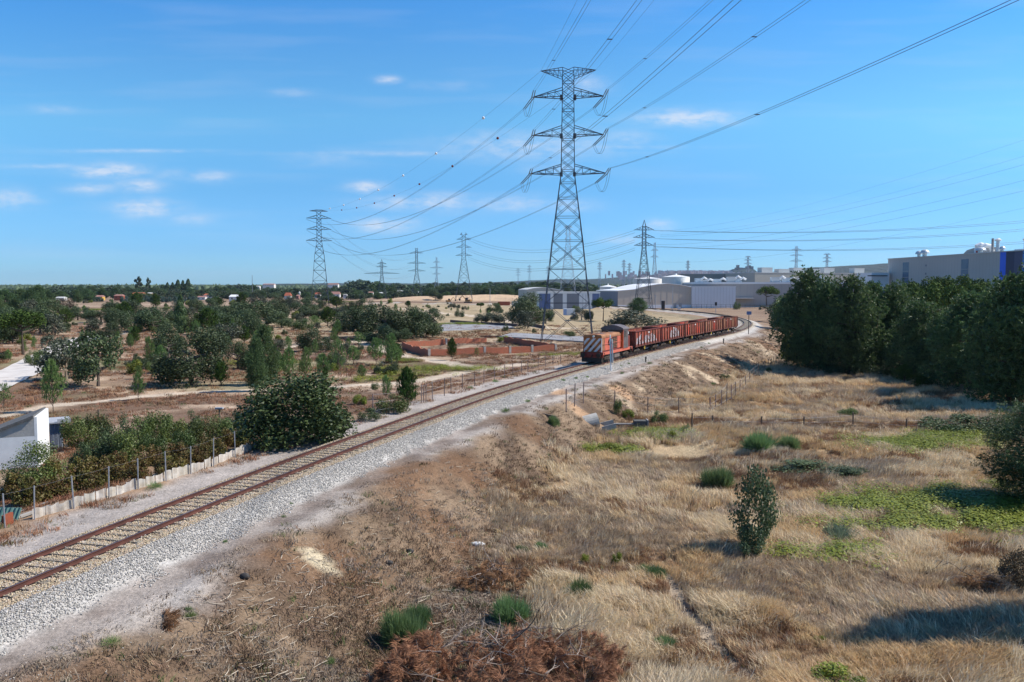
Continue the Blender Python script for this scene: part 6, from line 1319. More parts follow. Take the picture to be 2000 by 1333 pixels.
 ('oakbush', 1585, 926, 900, 170, 'flat dark mat of scrub behind the upright evergreen shrub, left one'), ('oakbush', 1650, 928, 904, 96, 'flat dark mat of scrub behind the upright evergreen shrub, right one'), ('bush', 1655, 816, 795, 40, 'dull green bush by the field fence'), ('broom', 1855, 850, 828, 44, 'yellowish broom bush before the dark scrub'), ('sapling', 1470, 1078, 900, 108, 'upright dark evergreen shrub standing alone in the dry field'), ('sapling', 1464, 1094, 1020, 66, 'lower dark evergreen shrub at the foot of the upright one'),
 ('broom', 1483, 880, 838, 74, 'wide blue green broom bush in the dry field'), ('broom', 1537, 878, 846, 46, 'smaller broom touching the right of the wide one'), ('broom', 1399, 952, 906, 60, 'round broom bush left of the upright evergreen shrub'), ('bush', 1207, 812, 776, 18, 'upright shrub on the bank above the culvert'), ('brightbush', 1226, 818, 797, 26, 'yellow green shrub right above the culvert mouth'), ('broom', 1082, 832, 808, 20, 'small round green shrub beside the orange soil'), ('bush', 1288, 828, 800, 36, 'green shrub beside the drain chamber'), ('bush', 1340, 852, 826, 26, 'small green weed bush below the field fence'),
 ('brightbush', 1312, 862, 838, 20, 'bright weed clump right of the drain chamber'), ('brightbush', 1190, 888, 862, 52, 'yellow green weed clump below the culvert'), ('bush', 1415, 740, 728, 22, 'dark weed bush at the fence on the embankment foot'), ('broom', 1500, 730, 716, 14, 'small blue green shrub by the upper fence'),
 ('broom', 795, 1262, 1180, 84, 'bright green broom clump on the brown slope'), ('broom', 815, 1225, 1172, 52, 'darker broom rising behind the bright green clump'), ('broom', 1022, 1082, 1062, 26, 'small green broom left of the grass edge'), ('broom', 1056, 1074, 1054, 26, 'dull small broom right of the small green one'), ('broom', 1270, 1126, 1100, 56, 'flat dark broom tuft in the pale grass'), ('dheap', 1128, 1172, 1122, 62, 'dark green cut pine branch heap with needles'), ('broom', 1000, 1215, 1160, 70, 'dull olive broom between the two rusty brush piles'), ('sage', 1632, 1056, 1018, 84, 'pale grey green broom patch in the middle field'),
 ('brightbush', 1640, 1345, 1298, 110, 'bright green shrub cut by the bottom edge'), ('brightbush', 1143, 1102, 1082, 22, 'small bright weed left of the foot track'), ('brightbush', 1205, 1098, 1072, 22, 'tall bright weed in the pale grass'), ('brightbush', 1600, 1255, 1238, 26, 'small bright weed low in the field'), ('broom', 1298, 1268, 1240, 50, 'dark low broom beside the foot track'),
 ('brown', 1985, 1150, 1068, 70, 'dark twiggy shrub at the right edge'), ('broom', 96, 0, 0, 0, '')][:-1]
for e in TR: ptree(*e)
# --- garden thicket and vines left of the track
k = 0
GN = ['by the shed', 'behind the shed', 'in the middle of the thicket', 'beside the tall post', 'toward the large leaved bush', 'against the large leaved bush']
for (x, yb_, yt, w_, kd) in ((155, 880, 806, 70, 'bush'), (190, 868, 800, 62, 'bush'), (230, 880, 806, 74, 'oakbush'), (275, 872, 806, 60, 'bush'), (250, 905, 830, 70, 'bush'), (310, 868, 800, 62, 'bush'), (200, 905, 835, 60, 'oakbush'), (340, 862, 802, 54, 'bush'), (375, 850, 796, 50, 'oakbush'), (395, 868, 812, 60, 'bush'),
                            (430, 862, 808, 56, 'bush'), (355, 890, 835, 56, 'bush'), (300, 900, 842, 60, 'bush'), (455, 850, 800, 50, 'oakbush'), (470, 868, 815, 50, 'bush'), (160, 915, 860, 46, 'oakbush')):
    ptree(kd, x, yb_, yt, w_, 'dense green garden shrub in the thicket between the outbuilding and the large leaved bush', group='shrubs of the garden thicket')
for i in range(30):
    u = i / 29; x = 20 + u * 455 + rnd.uniform(-6, 6); y = 1000 - u * 118 - rnd.choice((0, 24)) * (1 - .4 * u) ; s_ = 1 - .45 * u
    ptree('vine', x, y, y - 62 * s_ * rnd.uniform(.8, 1.1), 58 * s_ * rnd.uniform(.9, 1.2), 'autumn coloured grape vine in the rows behind the pale sheet fence', group='grape vines behind the fence')
# --- blue green plantation and dark cypresses
for i in range(34):
    x = 238 + i * 4.4 + rnd.uniform(-1.5, 1.5); ptree('blue', x, 590 + rnd.uniform(-1.5, 1.5), 577 + rnd.uniform(-1, 2), 9, 'blue green sapling in the plantation before the yellow houses', group='plantation of blue green saplings')
for i in range(9):
    x = 405 + i * 5 if i < 5 else 150 + i * 6; ptree('blue', x, 590, 579, 9, 'blue green sapling in the plantation before the yellow houses', group='plantation of blue green saplings')
for (x, yt, w_) in ((316, 556, 12), (326, 552, 12), (336, 552, 12), (346, 547, 16), (356, 548, 13), (366, 545, 16), (307, 559, 11)): ptree('column', x, 577, yt, w_, 'dark leaning cypress in the row behind the plantation', group='row of dark cypresses', rz=R(rnd.uniform(-10, 10)))
ptree('euc', 272, 578, 541, 26, 'tallest ragged eucalyptus on the left skyline'); ptree('euc', 290, 578, 543, 17, 'narrower eucalyptus beside the tallest one'); ptree('euc', 117, 572, 557, 18, 'flat topped tree on the far left skyline')
# --- nearer wood at the far left
for (x, yb_, yt, w_) in ((10, 612, 566, 60), (40, 606, 564, 46), (60, 610, 565, 40), (76, 606, 556, 40), (-15, 625, 575, 60), (30, 618, 582, 50), (95, 598, 567, 30), (150, 592, 566, 26), (170, 590, 564, 34), (200, 584, 563, 26), (225, 584, 562, 26), (250, 580, 560, 22)):
    ptree('pine', x, yb_, yt, w_, 'dark pine in the wood at the far left edge of the plain', group='pines of the far left wood')
# --- scrub dotted over the plain
for i in range(420):
    x = rnd.uniform(-20, 1130); y = rnd.uniform(598, 735) if i % 2 else rnd.uniform(588, 650)
    if 770 < x < 1130 and y > 625: continue
    q = G(x, y); h_ = rnd.uniform(.6, 2.4) * (1.5 if q[1] > 230 else 1); kd = rnd.choice(('oakbush', 'olive', 'young', 'bush', 'oakbush', 'young', 'brightbush')); hd = (q[1] > 260); s1 = float(track_sd(np.array([q[0]]), np.array([q[1]]))[0][0])
    if s1 > -9: continue
    plant(kd, tuple(q), h_ * rnd.uniform(1.0, 1.6) if kd != 'young' else h_ * .7, h_, 'small %s growing wild between the oaks of the left plain' % LK[kd], group='small %ss dotted over the plain' % LK[kd])
XT = [(10, 640), (70, 632), (105, 655), (200, 632), (240, 628), (285, 628), (345, 628), (375, 650), (400, 655), (425, 622), (455, 628), (485, 620), (520, 622), (555, 640), (490, 660), (445, 672), (410, 612), (380, 612), (340, 606), (300, 604), (270, 600), (505, 604), (540, 628), (570, 606), (600, 612), (640, 640), (665, 625), (680, 610), (430, 600), (470, 598), (80, 650), (230, 652), (60, 620), (110, 620), (660, 600), (620, 604), (20, 655)]
for (x, y) in XT: ptree(rnd.choice(('oak', 'oak', 'oak', 'olive', 'dyoung')), x + rnd.uniform(-6, 6), y + rnd.uniform(-3, 3), y - rnd.uniform(22, 38) * (y - 555) / 75 - 4, rnd.uniform(36, 62) * (.5 + (y - 590) / 90), 'dark cork oak or pine scattered through the oak belt of the left plain', group='scattered trees of the oak belt')
for i in range(46):
    x = rnd.uniform(90, 780); y = rnd.uniform(640, 755); q = G(x, y)
    if min(float(poly_dist(np.array([q[0]]), np.array([q[1]]), pts)[0]) for pts, w in TRACKS) < 1.6 or float(poly_dist(np.array([q[0]]), np.array([q[1]]), ROAD)[0]) < 5: continue
    h_ = rnd.uniform(1.4, 3.4); plant(rnd.choice(('young', 'young', 'thin', 'dyoung')), tuple(q), h_ * rnd.uniform(.6, .85), h_, 'small self-sown young pine on the left plain', group='small self-sown pines on the left plain')
# --- far tree belts: individuals on the horizon
def belt(x0, x1, n_, Y0, Y1, ytop, kinds, label, group, wj=(1.1, 2.1)):
    for i in range(n_):
        x = x0 + (x1 - x0) * (i + rnd.random()) / n_; Y = rnd.uniform(Y0, Y1); X = XY(x, Y); z = gz(X, Y); yt = ytop(x) + rnd.uniform(-3.2, 4.5); h_ = max(5.5, min(26, PY(x, yt, Y)[2] - z))
        kd = rnd.choice(kinds); plant(kd, (X, Y, z), h_ * rnd.uniform(*wj), h_, label.replace('tree', LK[kd], 1), group=group + ', ' + LK[kd])
def top_a(x): return float(np.interp(x, [-50, 100, 180, 260, 400, 470, 560, 640, 680, 700, 740, 800, 900, 1000, 1060, 1130, 1240], [565, 563, 556, 560, 560, 556, 562, 560, 553, 546, 552, 556, 553, 552, 549, 553, 558]))
belt(-40, 1240, 200, 1050, 1400, lambda x: top_a(x) + 3, ('far', 'far', 'farpine', 'pine'), 'tree in the belt of woodland along the horizon', 'trees of the horizon belt')
belt(-40, 1040, 130, 700, 900, lambda x: 571, ('pine', 'oak', 'far'), 'tree in the loose wood before the horizon belt', 'trees before the horizon belt')
belt(-40, 1240, 99, 1450, 2300, lambda x: top_a(x), ('far', 'farpine'), 'tree in the belt of woodland along the horizon', 'trees of the horizon belt')
belt(-40, 1040, 110, 880, 1040, lambda x: 565, ('pine', 'oak', 'far'), 'tree among the small houses below the horizon belt', 'trees among the small houses')
belt(840, 1060, 36, 740, 820, lambda x: 559, ('pine', 'oak'), 'green tree in the clump behind the sand bank', 'trees behind the sand bank', (1.2, 2.0))
ptree('oak', 850, 587, 566, 26, 'dark tree standing in the sand bank'); 
belt(1150, 1290, 14, 560, 700, lambda x: 562, ('far', 'oak'), 'tree behind the storage tanks', 'trees behind the storage tanks')
belt(1540, 2060, 22, 220, 300, lambda x: 575, ('pine', 'oak'), 'tree behind the right hand wood, at the foot of the big grey works', 'trees at the foot of the big works')
# joined woodland mass on the hills beyond
g = np.random.default_rng(99); n_ = 11000; xs_ = g.uniform(-3600, 2400, n_); ys_ = g.uniform(1900, 4200, n_); keep = (np.abs(xs_ / ys_) < 1.5); xs_, ys_ = xs_[keep], ys_[keep]; zs_ = hgt(xs_, ys_, False); V = []; hh = g.uniform(6, 15, len(xs_)); ww = g.uniform(6, 12, len(xs_)); Vs = []; Fs = []
base = np.array([(1, 0, 0), (.3, .95, 0), (-.8, .6, 0), (-.8, -.6, 0), (.3, -.95, 0), (.7, .3, .7), (-.5, .5, .8), (0, -.7, .75), (0, 0, 1)]); fb = np.array([(0,1,5),(1,6,5),(1,2,6),(2,3,6),(3,7,6),(3,4,7),(4,0,5),(4,5,7),(5,6,8),(6,7,8),(7,5,8)])
V = (base[None] * np.stack([ww, ww, hh], 1)[:, None, :] * g.uniform(.8, 1.2, (len(xs_), 9, 1)) + np.stack([xs_, ys_, zs_ - .5], 1)[:, None, :]).reshape(-1, 3); F = (fb[None] + (np.arange(len(xs_)) * 9)[:, None, None]).reshape(-1, 3)
o = bpy.data.objects.new('far_woodland', npmesh('far_woodland', V, F, LEAF['far'], np.repeat(g.uniform(0, 1, len(xs_)), 9))); col.objects.link(o); tag(o, 'dark woodland merging along the horizon', 'woodland', kind='stuff')
# ================================================================== ground cover (uncountable): instanced on points
def scatter(name, P, rz, sc, idx_, meshes, label, cat, tilt=None):
    n = len(P); me = bpy.data.meshes.new(name); me.vertices.add(n); me.vertices.foreach_set('co', np.asarray(P, np.float32).ravel())
    r = np.zeros((n, 3), np.float32); r[:, 2] = rz
    if tilt is not None: r[:, 0] = tilt[:, 0]; r[:, 1] = tilt[:, 1]
    a = me.attributes.new('rot', 'FLOAT_VECTOR', 'POINT'); a.data.foreach_set('vector', r.ravel())
    a = me.attributes.new('scl', 'FLOAT', 'POINT'); a.data.foreach_set('value', np.asarray(sc, np.float32))
    a = me.attributes.new('pick', 'INT', 'POINT'); a.data.foreach_set('value', np.asarray(idx_, np.int32))
    o = bpy.data.objects.new(name, me); col.objects.link(o); tag(o, label, cat, kind='stuff')
    lib = bpy.data.collections.new(name + '_pieces')
    for k, m_ in enumerate(meshes): lib.objects.link(bpy.data.objects.new('%s_piece_%02d' % (name, k), m_))
    ng = bpy.data.node_groups.new(name + '_scatter', 'GeometryNodeTree'); ng.interface.new_socket('Geometry', in_out='INPUT', socket_type='NodeSocketGeometry'); ng.interface.new_socket('Geometry', in_out='OUTPUT', socket_type='NodeSocketGeometry')
    N = ng.nodes; L = ng.links; gi = N.new('NodeGroupInput'); go = N.new('NodeGroupOutput'); mp_ = N.new('GeometryNodeMeshToPoints'); ip = N.new('GeometryNodeInstanceOnPoints'); ci = N.new('GeometryNodeCollectionInfo')
    ci.inputs['Collection'].default_value = lib; ci.inputs['Separate Children'].default_value = True; ci.inputs['Reset Children'].default_value = True
    def at_(nm, ty):
        q = N.new('GeometryNodeInputNamedAttribute'); q.data_type = ty; q.inputs['Name'].default_value = nm; return q.outputs['Attribute']
    e2r = N.new('FunctionNodeEulerToRotation'); L.new(at_('rot', 'FLOAT_VECTOR'), e2r.inputs[0])
    L.new(gi.outputs[0], mp_.inputs['Mesh']); L.new(mp_.outputs[0], ip.inputs['Points']); L.new(ci.outputs[0], ip.inputs['Instance']); ip.inputs['Pick Instance'].default_value = True
    L.new(at_('pick', 'INT'), ip.inputs['Instance Index']); L.new(e2r.outputs[0], ip.inputs['Rotation']); L.new(at_('scl', 'FLOAT'), ip.inputs['Scale']); L.new(ip.outputs[0], go.inputs[0])
    md = o.modifiers.new('scatter', 'NODES'); md.node_group = ng; return o
g = np.random.default_rng(2024)
def in_view(x, y, pad=60):
    u = 1000 + FPX * x / np.maximum(y, 1); return (u > -pad) & (u < 2000 + pad) & (y > 16)
def sample(n, X0, X1, Y0, Y1, pw=1.0):
    """more points near the camera"""
    y = Y0 * (Y1 / Y0) ** (g.uniform(0, 1, n) ** pw); x = g.uniform(-1, 1, n) * y * .66; k = (x > X0) & (x < X1); return x[k], y[k]
# --- grass tufts
def tuft_mesh(seed, m, nb=26, h=.55, rad=.30, lean=.28, wd=.011):
    gg = np.random.default_rng(seed); V = []; F = []; T = []
    for k in range(nb):
        a = gg.uniform(0, 6.283); r = rad * gg.uniform(0, 1) ** .6; b_ = np.array([math.cos(a) * r, math.sin(a) * r, -.03]); hh = h * gg.uniform(.55, 1.15); dr = gg.normal(0, .16, 2) + np.array([lean, 0]); w_ = wd * gg.uniform(.8, 1.5); th = gg.uniform(0, 3.14); sx = np.array([math.cos(th), math.sin(th), 0]) * w_
        m1 = b_ + np.array([dr[0] * hh * .35, dr[1] * hh * .35, hh * .6]); tp = b_ + np.array([dr[0] * hh * 1.4, dr[1] * hh * 1.4, hh * gg.uniform(.85, 1.0)]); i = len(V); V += [b_ - sx, b_ + sx, m1 + sx * .8, m1 - sx * .8, tp]; F += [(i, i + 1, i + 2), (i, i + 2, i + 3), (i + 3, i + 2, i + 4)]; T += [gg.uniform(0, 1)] * 5
    return npmesh('tuft', np.array(V), np.array(F), m, np.array(T))
GS = [mat('straw_pale', (.62, .49, .32), (.88, .74, .52), rough=.8, attr='tint', rand=.14, trans=.25), mat('straw_golden', (.54, .38, .21), (.78, .59, .35), rough=.8, attr='tint', rand=.14, trans=.25), mat('grass_russet', (.24, .14, .08), (.43, .275, .16), rough=.85, attr='tint', rand=.18, trans=.2), mat('grass_greyed', (.42, .325, .225), (.62, .50, .365), rough=.85, attr='tint', rand=.15, trans=.2)]
GT = [tuft_mesh(100 + i * 7 + j, GS[i], 26, (.55, .52, .38, .42)[i]) for i in range(4) for j in range(3)]
x, y = sample(170000, -20, 95, 19, 175, .95); s_, al_ = track_sd(x, y); n1 = fbm(x / 6.0, y / 6.0, 51, 4); n2 = fbm(x / 2.4, y / 2.4, 53, 4); toe = toeg(y)
wd_ = sstep(toe - 1.5, toe + 2.5, s_ + (n1 - .5) * 5); wt = poly_dist(x, y, [PZ(a, b_, ZR)[:2] for a, b_ in ((1300, 1120), (1345, 1190), (1390, 1250), (1470, 1333), (1540, 1400))])
cl = np.hypot(x - CULV[0] - 3, y - CULV[1])
k = in_view(x, y) & (s_ > 5) & (g.uniform(0, 1, len(x)) < wd_ * (.45 + .55 * sstep(.3, .5, n2))) & (wt > .35) & (cl > 2.6); x, y, n1, n2 = x[k], y[k], n1[k], n2[k]
z = hgt(x, y); pk = np.where(fbm(x / 3.2, y / 2.4, 201, 3) > .55, 2, np.where(n1 > .5, 0, 1)); pk = np.where(fbm(x / 8, y / 5, 203, 3) > .57, 3, pk); pk = np.where(g.uniform(0, 1, len(x)) < .25, g.integers(0, 4, len(x)), pk)
ang = fbm(x / 5, y / 5, 205, 3) * 9 + g.normal(0, .5, len(x)); sc = g.uniform(.65, 1.25, len(x)) * (1 + .35 * sstep(40, 120, y)) * (.35 + 1.25 * n2)
ge_ = np.zeros(len(x))
for (pp, rx, ry) in FIELD_GREEN:
    q = PZ(pp[0], pp[1], ZR); ge_ = np.maximum(ge_, np.exp(-(((x - q[0]) / rx) ** 2 + ((y - q[1]) / ry) ** 2)))
wf = poly_dist(x, y, [PZ(a, b_, ZR)[:2] for a, b_ in ((1240, 838), (1400, 832), (1666, 834), (1800, 838), (1990, 834))]); nf = wf < 1.3 + n1 * 1.5; pk = np.where(nf & (g.uniform(0, 1, len(x)) < .85), 2, pk); sc = sc * np.where(nf, .7, 1)
kk = ~((ge_ + (fbm(x / 1.6, y / 1.0, 709, 3) - .5) * 1.6 > .48) & (g.uniform(0, 1, len(x)) < .8)); x, y, z, ang, sc, pk = x[kk], y[kk], z[kk], ang[kk], sc[kk], pk[kk]
scatter('dry_grass', np.stack([x, y, z], 1), ang, sc, pk * 3 + g.integers(0, 3, len(x)), GT, 'straw coloured dry grass waving over the right hand field', 'grass'); print('grass', len(x))
# --- sparse short grass, bracken on the slope and the plain
x, y = sample(240000, -140, 60, 18, 230, .9); s_, al_ = track_sd(x, y); n1 = fbm(x / 4, y / 4, 301, 4)
pr = np.where(s_ > 0, (.12 + .5 * sstep(5.2, 7.5, s_ + (n1 - .5) * 4)) * sstep(3.9, 4.6, s_) * (1 - .7 * sstep(toeg(y), toeg(y) + 3, s_)), .50 * sstep(7, 10, -s_) * sstep(.35, .6, n1) + .22 * (s_ < -4.2) * (s_ > -7.5) * sstep(.4, .55, n1))
for pts, w in TRACKS: pr = pr * sstep(w * .7, w * 1.4, poly_dist(x, y, pts))
pr = pr * sstep(3.6, 4.4, poly_dist(x, y, ROAD)) * np.where((s_ > 0), sstep(.30, .55, n1) * .6 + .4, 1)
k = in_view(x, y) & (g.uniform(0, 1, len(x)) < pr) & (np.hypot(x - CULV[0] - 3, y - CULV[1]) > 2.3); x, y, s_, n1 = x[k], y[k], s_[k], n1[k]
SM = [mat('litter_brown', (.13, .085, .052), (.30, .20, .125), rough=.9, attr='tint', rand=.2), mat('litter_grey', (.20, .155, .115), (.38, .30, .225), rough=.9, attr='tint', rand=.2), mat('bracken_russet', (.18, .085, .045), (.34, .17, .09), rough=.9, attr='tint', rand=.2), mat('weed_green', (.055, .08, .022), (.12, .15, .045), rough=.8, attr='tint', rand=.2)]
SG = [tuft_mesh(400 + i * 5 + j, SM[i], 20, (.16, .14, .26, .20)[i], .30, .5, .010) for i in range(4) for j in range(2)]
pk = np.where(fbm(x / 5, y / 3, 305, 3) > .52, 0, 1); pk = np.where((s_ < 0) & (g.uniform(0, 1, len(x)) < .6), 2, pk); pk = np.where(g.uniform(0, 1, len(x)) < .05, 3, pk)
scatter('low_dry_growth', np.stack([x, y, hgt(x, y)], 1), g.uniform(0, 6.28, len(x)), g.uniform(.45, 1.3, len(x)) * (1 + .8 * sstep(40, 160, y)), pk * 2 + g.integers(0, 2, len(x)), SG, 'short brown litter, bracken and stubble over the slope and plain', 'undergrowth'); print('low', len(x))
# --- ballast stones
def stone(seed, m):
    gg = np.random.default_rng(seed); V = np.array([(1, 0, 0), (-1, 0, 0), (0, 1, 0), (0, -1, 0), (0, 0, .8), (0, 0, -.8), (.6, .6, .5), (-.6, .5, .55), (.1, -.7, .6)]) * gg.uniform(.65, 1.15, (9, 1)) * np.array([1, .8, .75]); F = [(0,6,4),(6,2,4),(2,7,4),(7,1,4),(1,3,8),(8,3,0),(4,8,0),(4,1,8),(1,7,2),(0,2,6),(0,3,5),(3,1,5),(1,2,5),(2,0,5)]
    return npmesh('stone', V * .034, np.array(F), m)
BM = [mat('stone_pale', (.54, .51, .475), (.43, .405, .37), scale=9, rough=.9, rand=.25), mat('stone_grey', (.27, .258, .24), (.37, .35, .325), scale=9, rough=.9, rand=.3), mat('stone_tan', (.52, .42, .29), (.40, .30, .20), scale=9, rough=.9, rand=.25)]
BS = [stone(500 + i, BM[i % 3]) for i in range(9)]
n_ = 330000; al = 14 + (150 - 14) * g.uniform(0, 1, n_) ** 1.9; off = g.uniform(-2.75, 4.0, n_); pp = track(al); tt = tdir(al); x = pp[:, 0] + tt[:, 1] * off; y = pp[:, 1] - tt[:, 0] * off; n1 = fbm(x / .9, y / .9, 511, 3)
edge = np.where(off > 0, 3.25 - off, 2.55 + off) + (n1 - .5) * 1.4
k = in_view(x, y) & (g.uniform(0, 1, n_) < sstep(-.15, .45, edge)) & (np.abs(np.abs(off) - GA) > .09); x, y, off, al = x[k], y[k], off[k], al[k]; z = hgt(x, y, False) + g.uniform(-.008, .03, len(x)); u_ = np.abs((al - 14.0) / .6 - np.round((al - 14.0) / .6)) * .6
onsl = (u_ < .12) & (np.abs(off) < 1.25); kk = ~(onsl & (g.uniform(0, 1, len(x)) < .62)); x, y, off, al, z, onsl = x[kk], y[kk], off[kk], al[kk], z[kk], onsl[kk]; z = np.where(onsl, -.15, z)
inn = np.abs(off) < 1.7; col_ = np.where(inn & (g.uniform(0, 1, len(x)) < .85), 2, np.where(g.uniform(0, 1, len(x)) < .5, 0, 1)); pk = col_ + 3 * g.integers(0, 3, len(x))
scatter('ballast', np.stack([x, y, z], 1), g.uniform(0, 6.28, len(x)), g.uniform(.7, 1.35, len(x)) * (1 + .9 * sstep(30, 110, y)), pk, BS, 'pale crushed stone ballast around the rails', 'ballast', tilt=g.uniform(-.7, .7, (len(x), 2))); print('ballast', len(x))
# loose stones and chips on the paths and slope
x, y = sample(26000, -60, 40, 18, 110, .9); s_, al_ = track_sd(x, y); k = in_view(x, y) & (((s_ > 3.6) & (s_ < 12)) | ((s_ < -2.4) & (s_ > -6.4))); x, y = x[k], y[k]
scatter('loose_stones', np.stack([x, y, hgt(x, y) + .005], 1), g.uniform(0, 6.28, len(x)), g.uniform(.25, .95, len(x)) ** 1.4 * 1.1, g.integers(0, 9, len(x)), BS, 'loose stones and chips on the trackside path', 'stones')
# --- sticks and brushwood litter
def stick(seed, m, L_=.6):
    gg = random.Random(seed); pts = [Vector((-L_ / 2, 0, .02))]; a = 0
    for k in range(4): a += gg.uniform(-.4, .4); pts.append(pts[-1] + Vector((math.cos(a), math.sin(a), gg.uniform(-.05, .12))) * L_ / 4)
    return MB().tube(pts, [.014, .013, .011, .008, .004], 4).mesh('stick', m)
ST = [stick(600 + i, (mat('stick_pale', (.50, .43, .34), (.40, .33, .25), scale=5, rough=.9), mat('stick_brown', (.14, .09, .06), (.2, .14, .1), scale=5, rough=.9))[i % 2]) for i in range(8)]
x, y = sample(60000, -40, 60, 18, 130, .9); s_, al_ = track_sd(x, y); n1 = fbm(x / 3, y / 3, 611, 3); k = in_view(x, y) & (s_ > 5) & (g.uniform(0, 1, len(x)) < np.where(s_ < toeg(y) + 1, .9 * sstep(.38, .6, n1) * sstep(5, 7, s_), .06)); x, y = x[k], y[k]
scatter('brushwood', np.stack([x, y, hgt(x, y) + .02], 1), g.uniform(0, 6.28, len(x)), g.uniform(.25, 1.0, len(x)) ** 1.3 * 1.3, g.integers(0, 8, len(x)), ST, 'scattered dead sticks and twigs on the cut slope', 'sticks', tilt=g.normal(0, .12, (len(x), 2))); print('sticks', len(x))
# --- green creeping plants in the field
def sprig(seed):
    gg = np.random.default_rng(seed); n_ = 60; C_ = gg.normal(0, 1, (n_, 3)) * np.array([.28, .28, .10]) + np.array([0, 0, .30]); return leaves_mesh('sprig', C_, np.tile([0, 0, .8], (n_, 1)), .065, LEAF['bright'], gg.uniform(.2, 1, n_), .5, .5, seed)
SP = [sprig(700 + i) for i in range(3)]; P_ = []
for (pp, rx, ry) in FIELD_GREEN:
    q = PZ(pp[0], pp[1], ZR + .3); n_ = int(rx * ry * 62); xx = q[0] + g.normal(0, .55, n_) * rx; yy = q[1] + g.normal(0, .55, n_) * ry; kk = fbm(xx / 1.6, yy / 1.0, 709, 3) > .46; P_.append(np.stack([xx[kk], yy[kk]], 1))
for (px_, py_, rx, ry) in ((855, 724, 9, 2.2), (735, 745, 5, 1.4), (800, 735, 4, 1.4), (790, 707, 3, 1.5), (910, 634, 16, 3), (700, 600, 10, 6), (180, 608, 12, 6), (1100, 695, 5, 1), (520, 712, 5, 3), (660, 590, 14, 5)):
    q = PZ(px_, py_, ZL); n_ = int(rx * ry * 9); xx = q[0] + g.normal(0, .5, n_) * rx; yy = q[1] + g.normal(0, .5, n_) * ry; P_.append(np.stack([xx, yy], 1))
P_ = np.vstack(P_); s_, _ = track_sd(P_[:, 0], P_[:, 1]); P_ = P_[(s_ < -8) | (s_ > 9)]
scatter('creeping_plants', np.column_stack([P_, hgt(P_[:, 0], P_[:, 1])]), g.uniform(0, 6.28, len(P_)), g.uniform(.8, 1.6, len(P_)), g.integers(0, 3, len(P_)), SP, 'yellow green low plants spreading in patches over the fields', 'low plants'); print('sprigs', len(P_))
# --- countable weeds on the track shoulder
wm = [broomv(s_, 'young', 90, .8)[0] for s_ in (731, 732, 733)]
for (x, y, w_) in ((988, 806, 18), (1030, 786, 12), (1100, 745, 10), (1125, 741, 9), (1146, 738, 8), (1216, 731, 9), (1270, 711, 10), (1213, 716, 6), (438, 1060, 12), (372, 1208, 26), (214, 1258, 34), (555, 1010, 10), (968, 747, 12), (985, 738, 9), (300, 957, 30), (1228, 712, 7), (1370, 680, 6), (1385, 672, 6), (570, 795 + 190, 8), (918, 760, 12), (645, 1300, 26), (1395, 752, 12), (1480, 690, 7), (370, 1190, 18)):
    q = G(x, y); m_ = mpp(q[1]); t_ = thing('weed', 'small green weed tuft on the bare shoulder of the track', 'weed', tuple(q), rnd.uniform(0, 6), 'weed tufts on the track shoulder'); place('leaves', rnd.choice(wm), t_, scale=(w_ * m_ / 2, w_ * m_ / 2, w_ * m_ * .55))
# --- rust coloured brush piles
def brush_pile(x, y, wpx, dpx, h, nt, nbr, label, seed):
    q = G(x, y); m_ = mpp(q[1]); W = wpx * m_ / 2; D = dpx; gg = np.random.default_rng(seed); t_ = thing('brush_pile', label, 'brush pile', tuple(q))
    fx = gg.uniform(-1, 1, nt); fy = gg.uniform(-1, 1, nt); lump = fbm(fx * W / .8 + seed, fy * D / .8, seed, 3); kk = (fx ** 2 + fy ** 2 < .75 + (lump - .5) * 1.2) & (lump > .36); fx, fy, lump = fx[kk], fy[kk], lump[kk]; zh_ = h * np.sqrt(np.clip(1 - fx ** 2 - fy ** 2, 0, 1)) * (.1 + 1.7 * (lump - .3)); zz_ = zh_ * gg.uniform(.35, 1, len(fx)); gzv = hgt(q[0] + fx * W, q[1] + fy * D) - q[2]
    P_ = np.stack([fx * W, fy * D, zz_ + gzv], 1); an = fbm(fx * W * 1.3, fy * D * 1.3, seed + 3, 2) * 12; D_ = np.stack([np.cos(an), np.sin(an), gg.uniform(-.3, .6, len(an))], 1)
    me = tufts(P_, D_, .30, .009, LEAF['dead'], seed, per=22, spread=.34, tint=np.clip(gg.normal(.45, .25, len(fx)), 0, 1), droop=.1); place('dead_needles', me, t_)
    for b_ in range(nbr):
        a = gg.uniform(0, 6.28); r = gg.uniform(0, .85); bx, by = math.cos(a) * r * W, math.sin(a) * r * D; L_ = gg.uniform(.7, 1.8); an = gg.uniform(0, 6.28); zb_ = h * (1 - r * r) * .6 + gz(q[0] + bx, q[1] + by) - q[2]; pts = []; p_ = Vector((bx, by, max(.05, zb_))); dv = Vector((math.cos(an), math.sin(an), gg.uniform(-.1, .7)))
        mb = MB(); r0 = gg.uniform(.012, .03)
        for k in range(7): pts.append(p_.copy()); dv = (dv + Vector(gg.normal(0, .22, 3))).normalized(); p_ = p_ + dv * L_ / 6
        mb.tube(pts, [r0 * (1 - k / 7.5) for k in range(7)], 5)
        for k in (2, 3, 4, 5):
            e = pts[k] + Vector(gg.normal(0, .3, 3)); mb.tube([pts[k], (pts[k] + e) / 2 + Vector(gg.normal(0, .05, 3)), e], [r0 * .5, r0 * .35, r0 * .15], 4)
        mb.build('branch', mat('dead_branch_grey', (.34, .28, .24), (.20, .15, .12), scale=6, rough=.9) if b_ % 3 else M_wood, t_)
brush_pile(975, 1320, 560, 2.5, 1.9, 3400, 52, 'largest rust brown pile of dead pine branches at the bottom edge', 801)
brush_pile(965, 1140, 165, 1.7, 1.2, 760, 16, 'smaller rust brown pile of dead branches below the pale stone', 803)
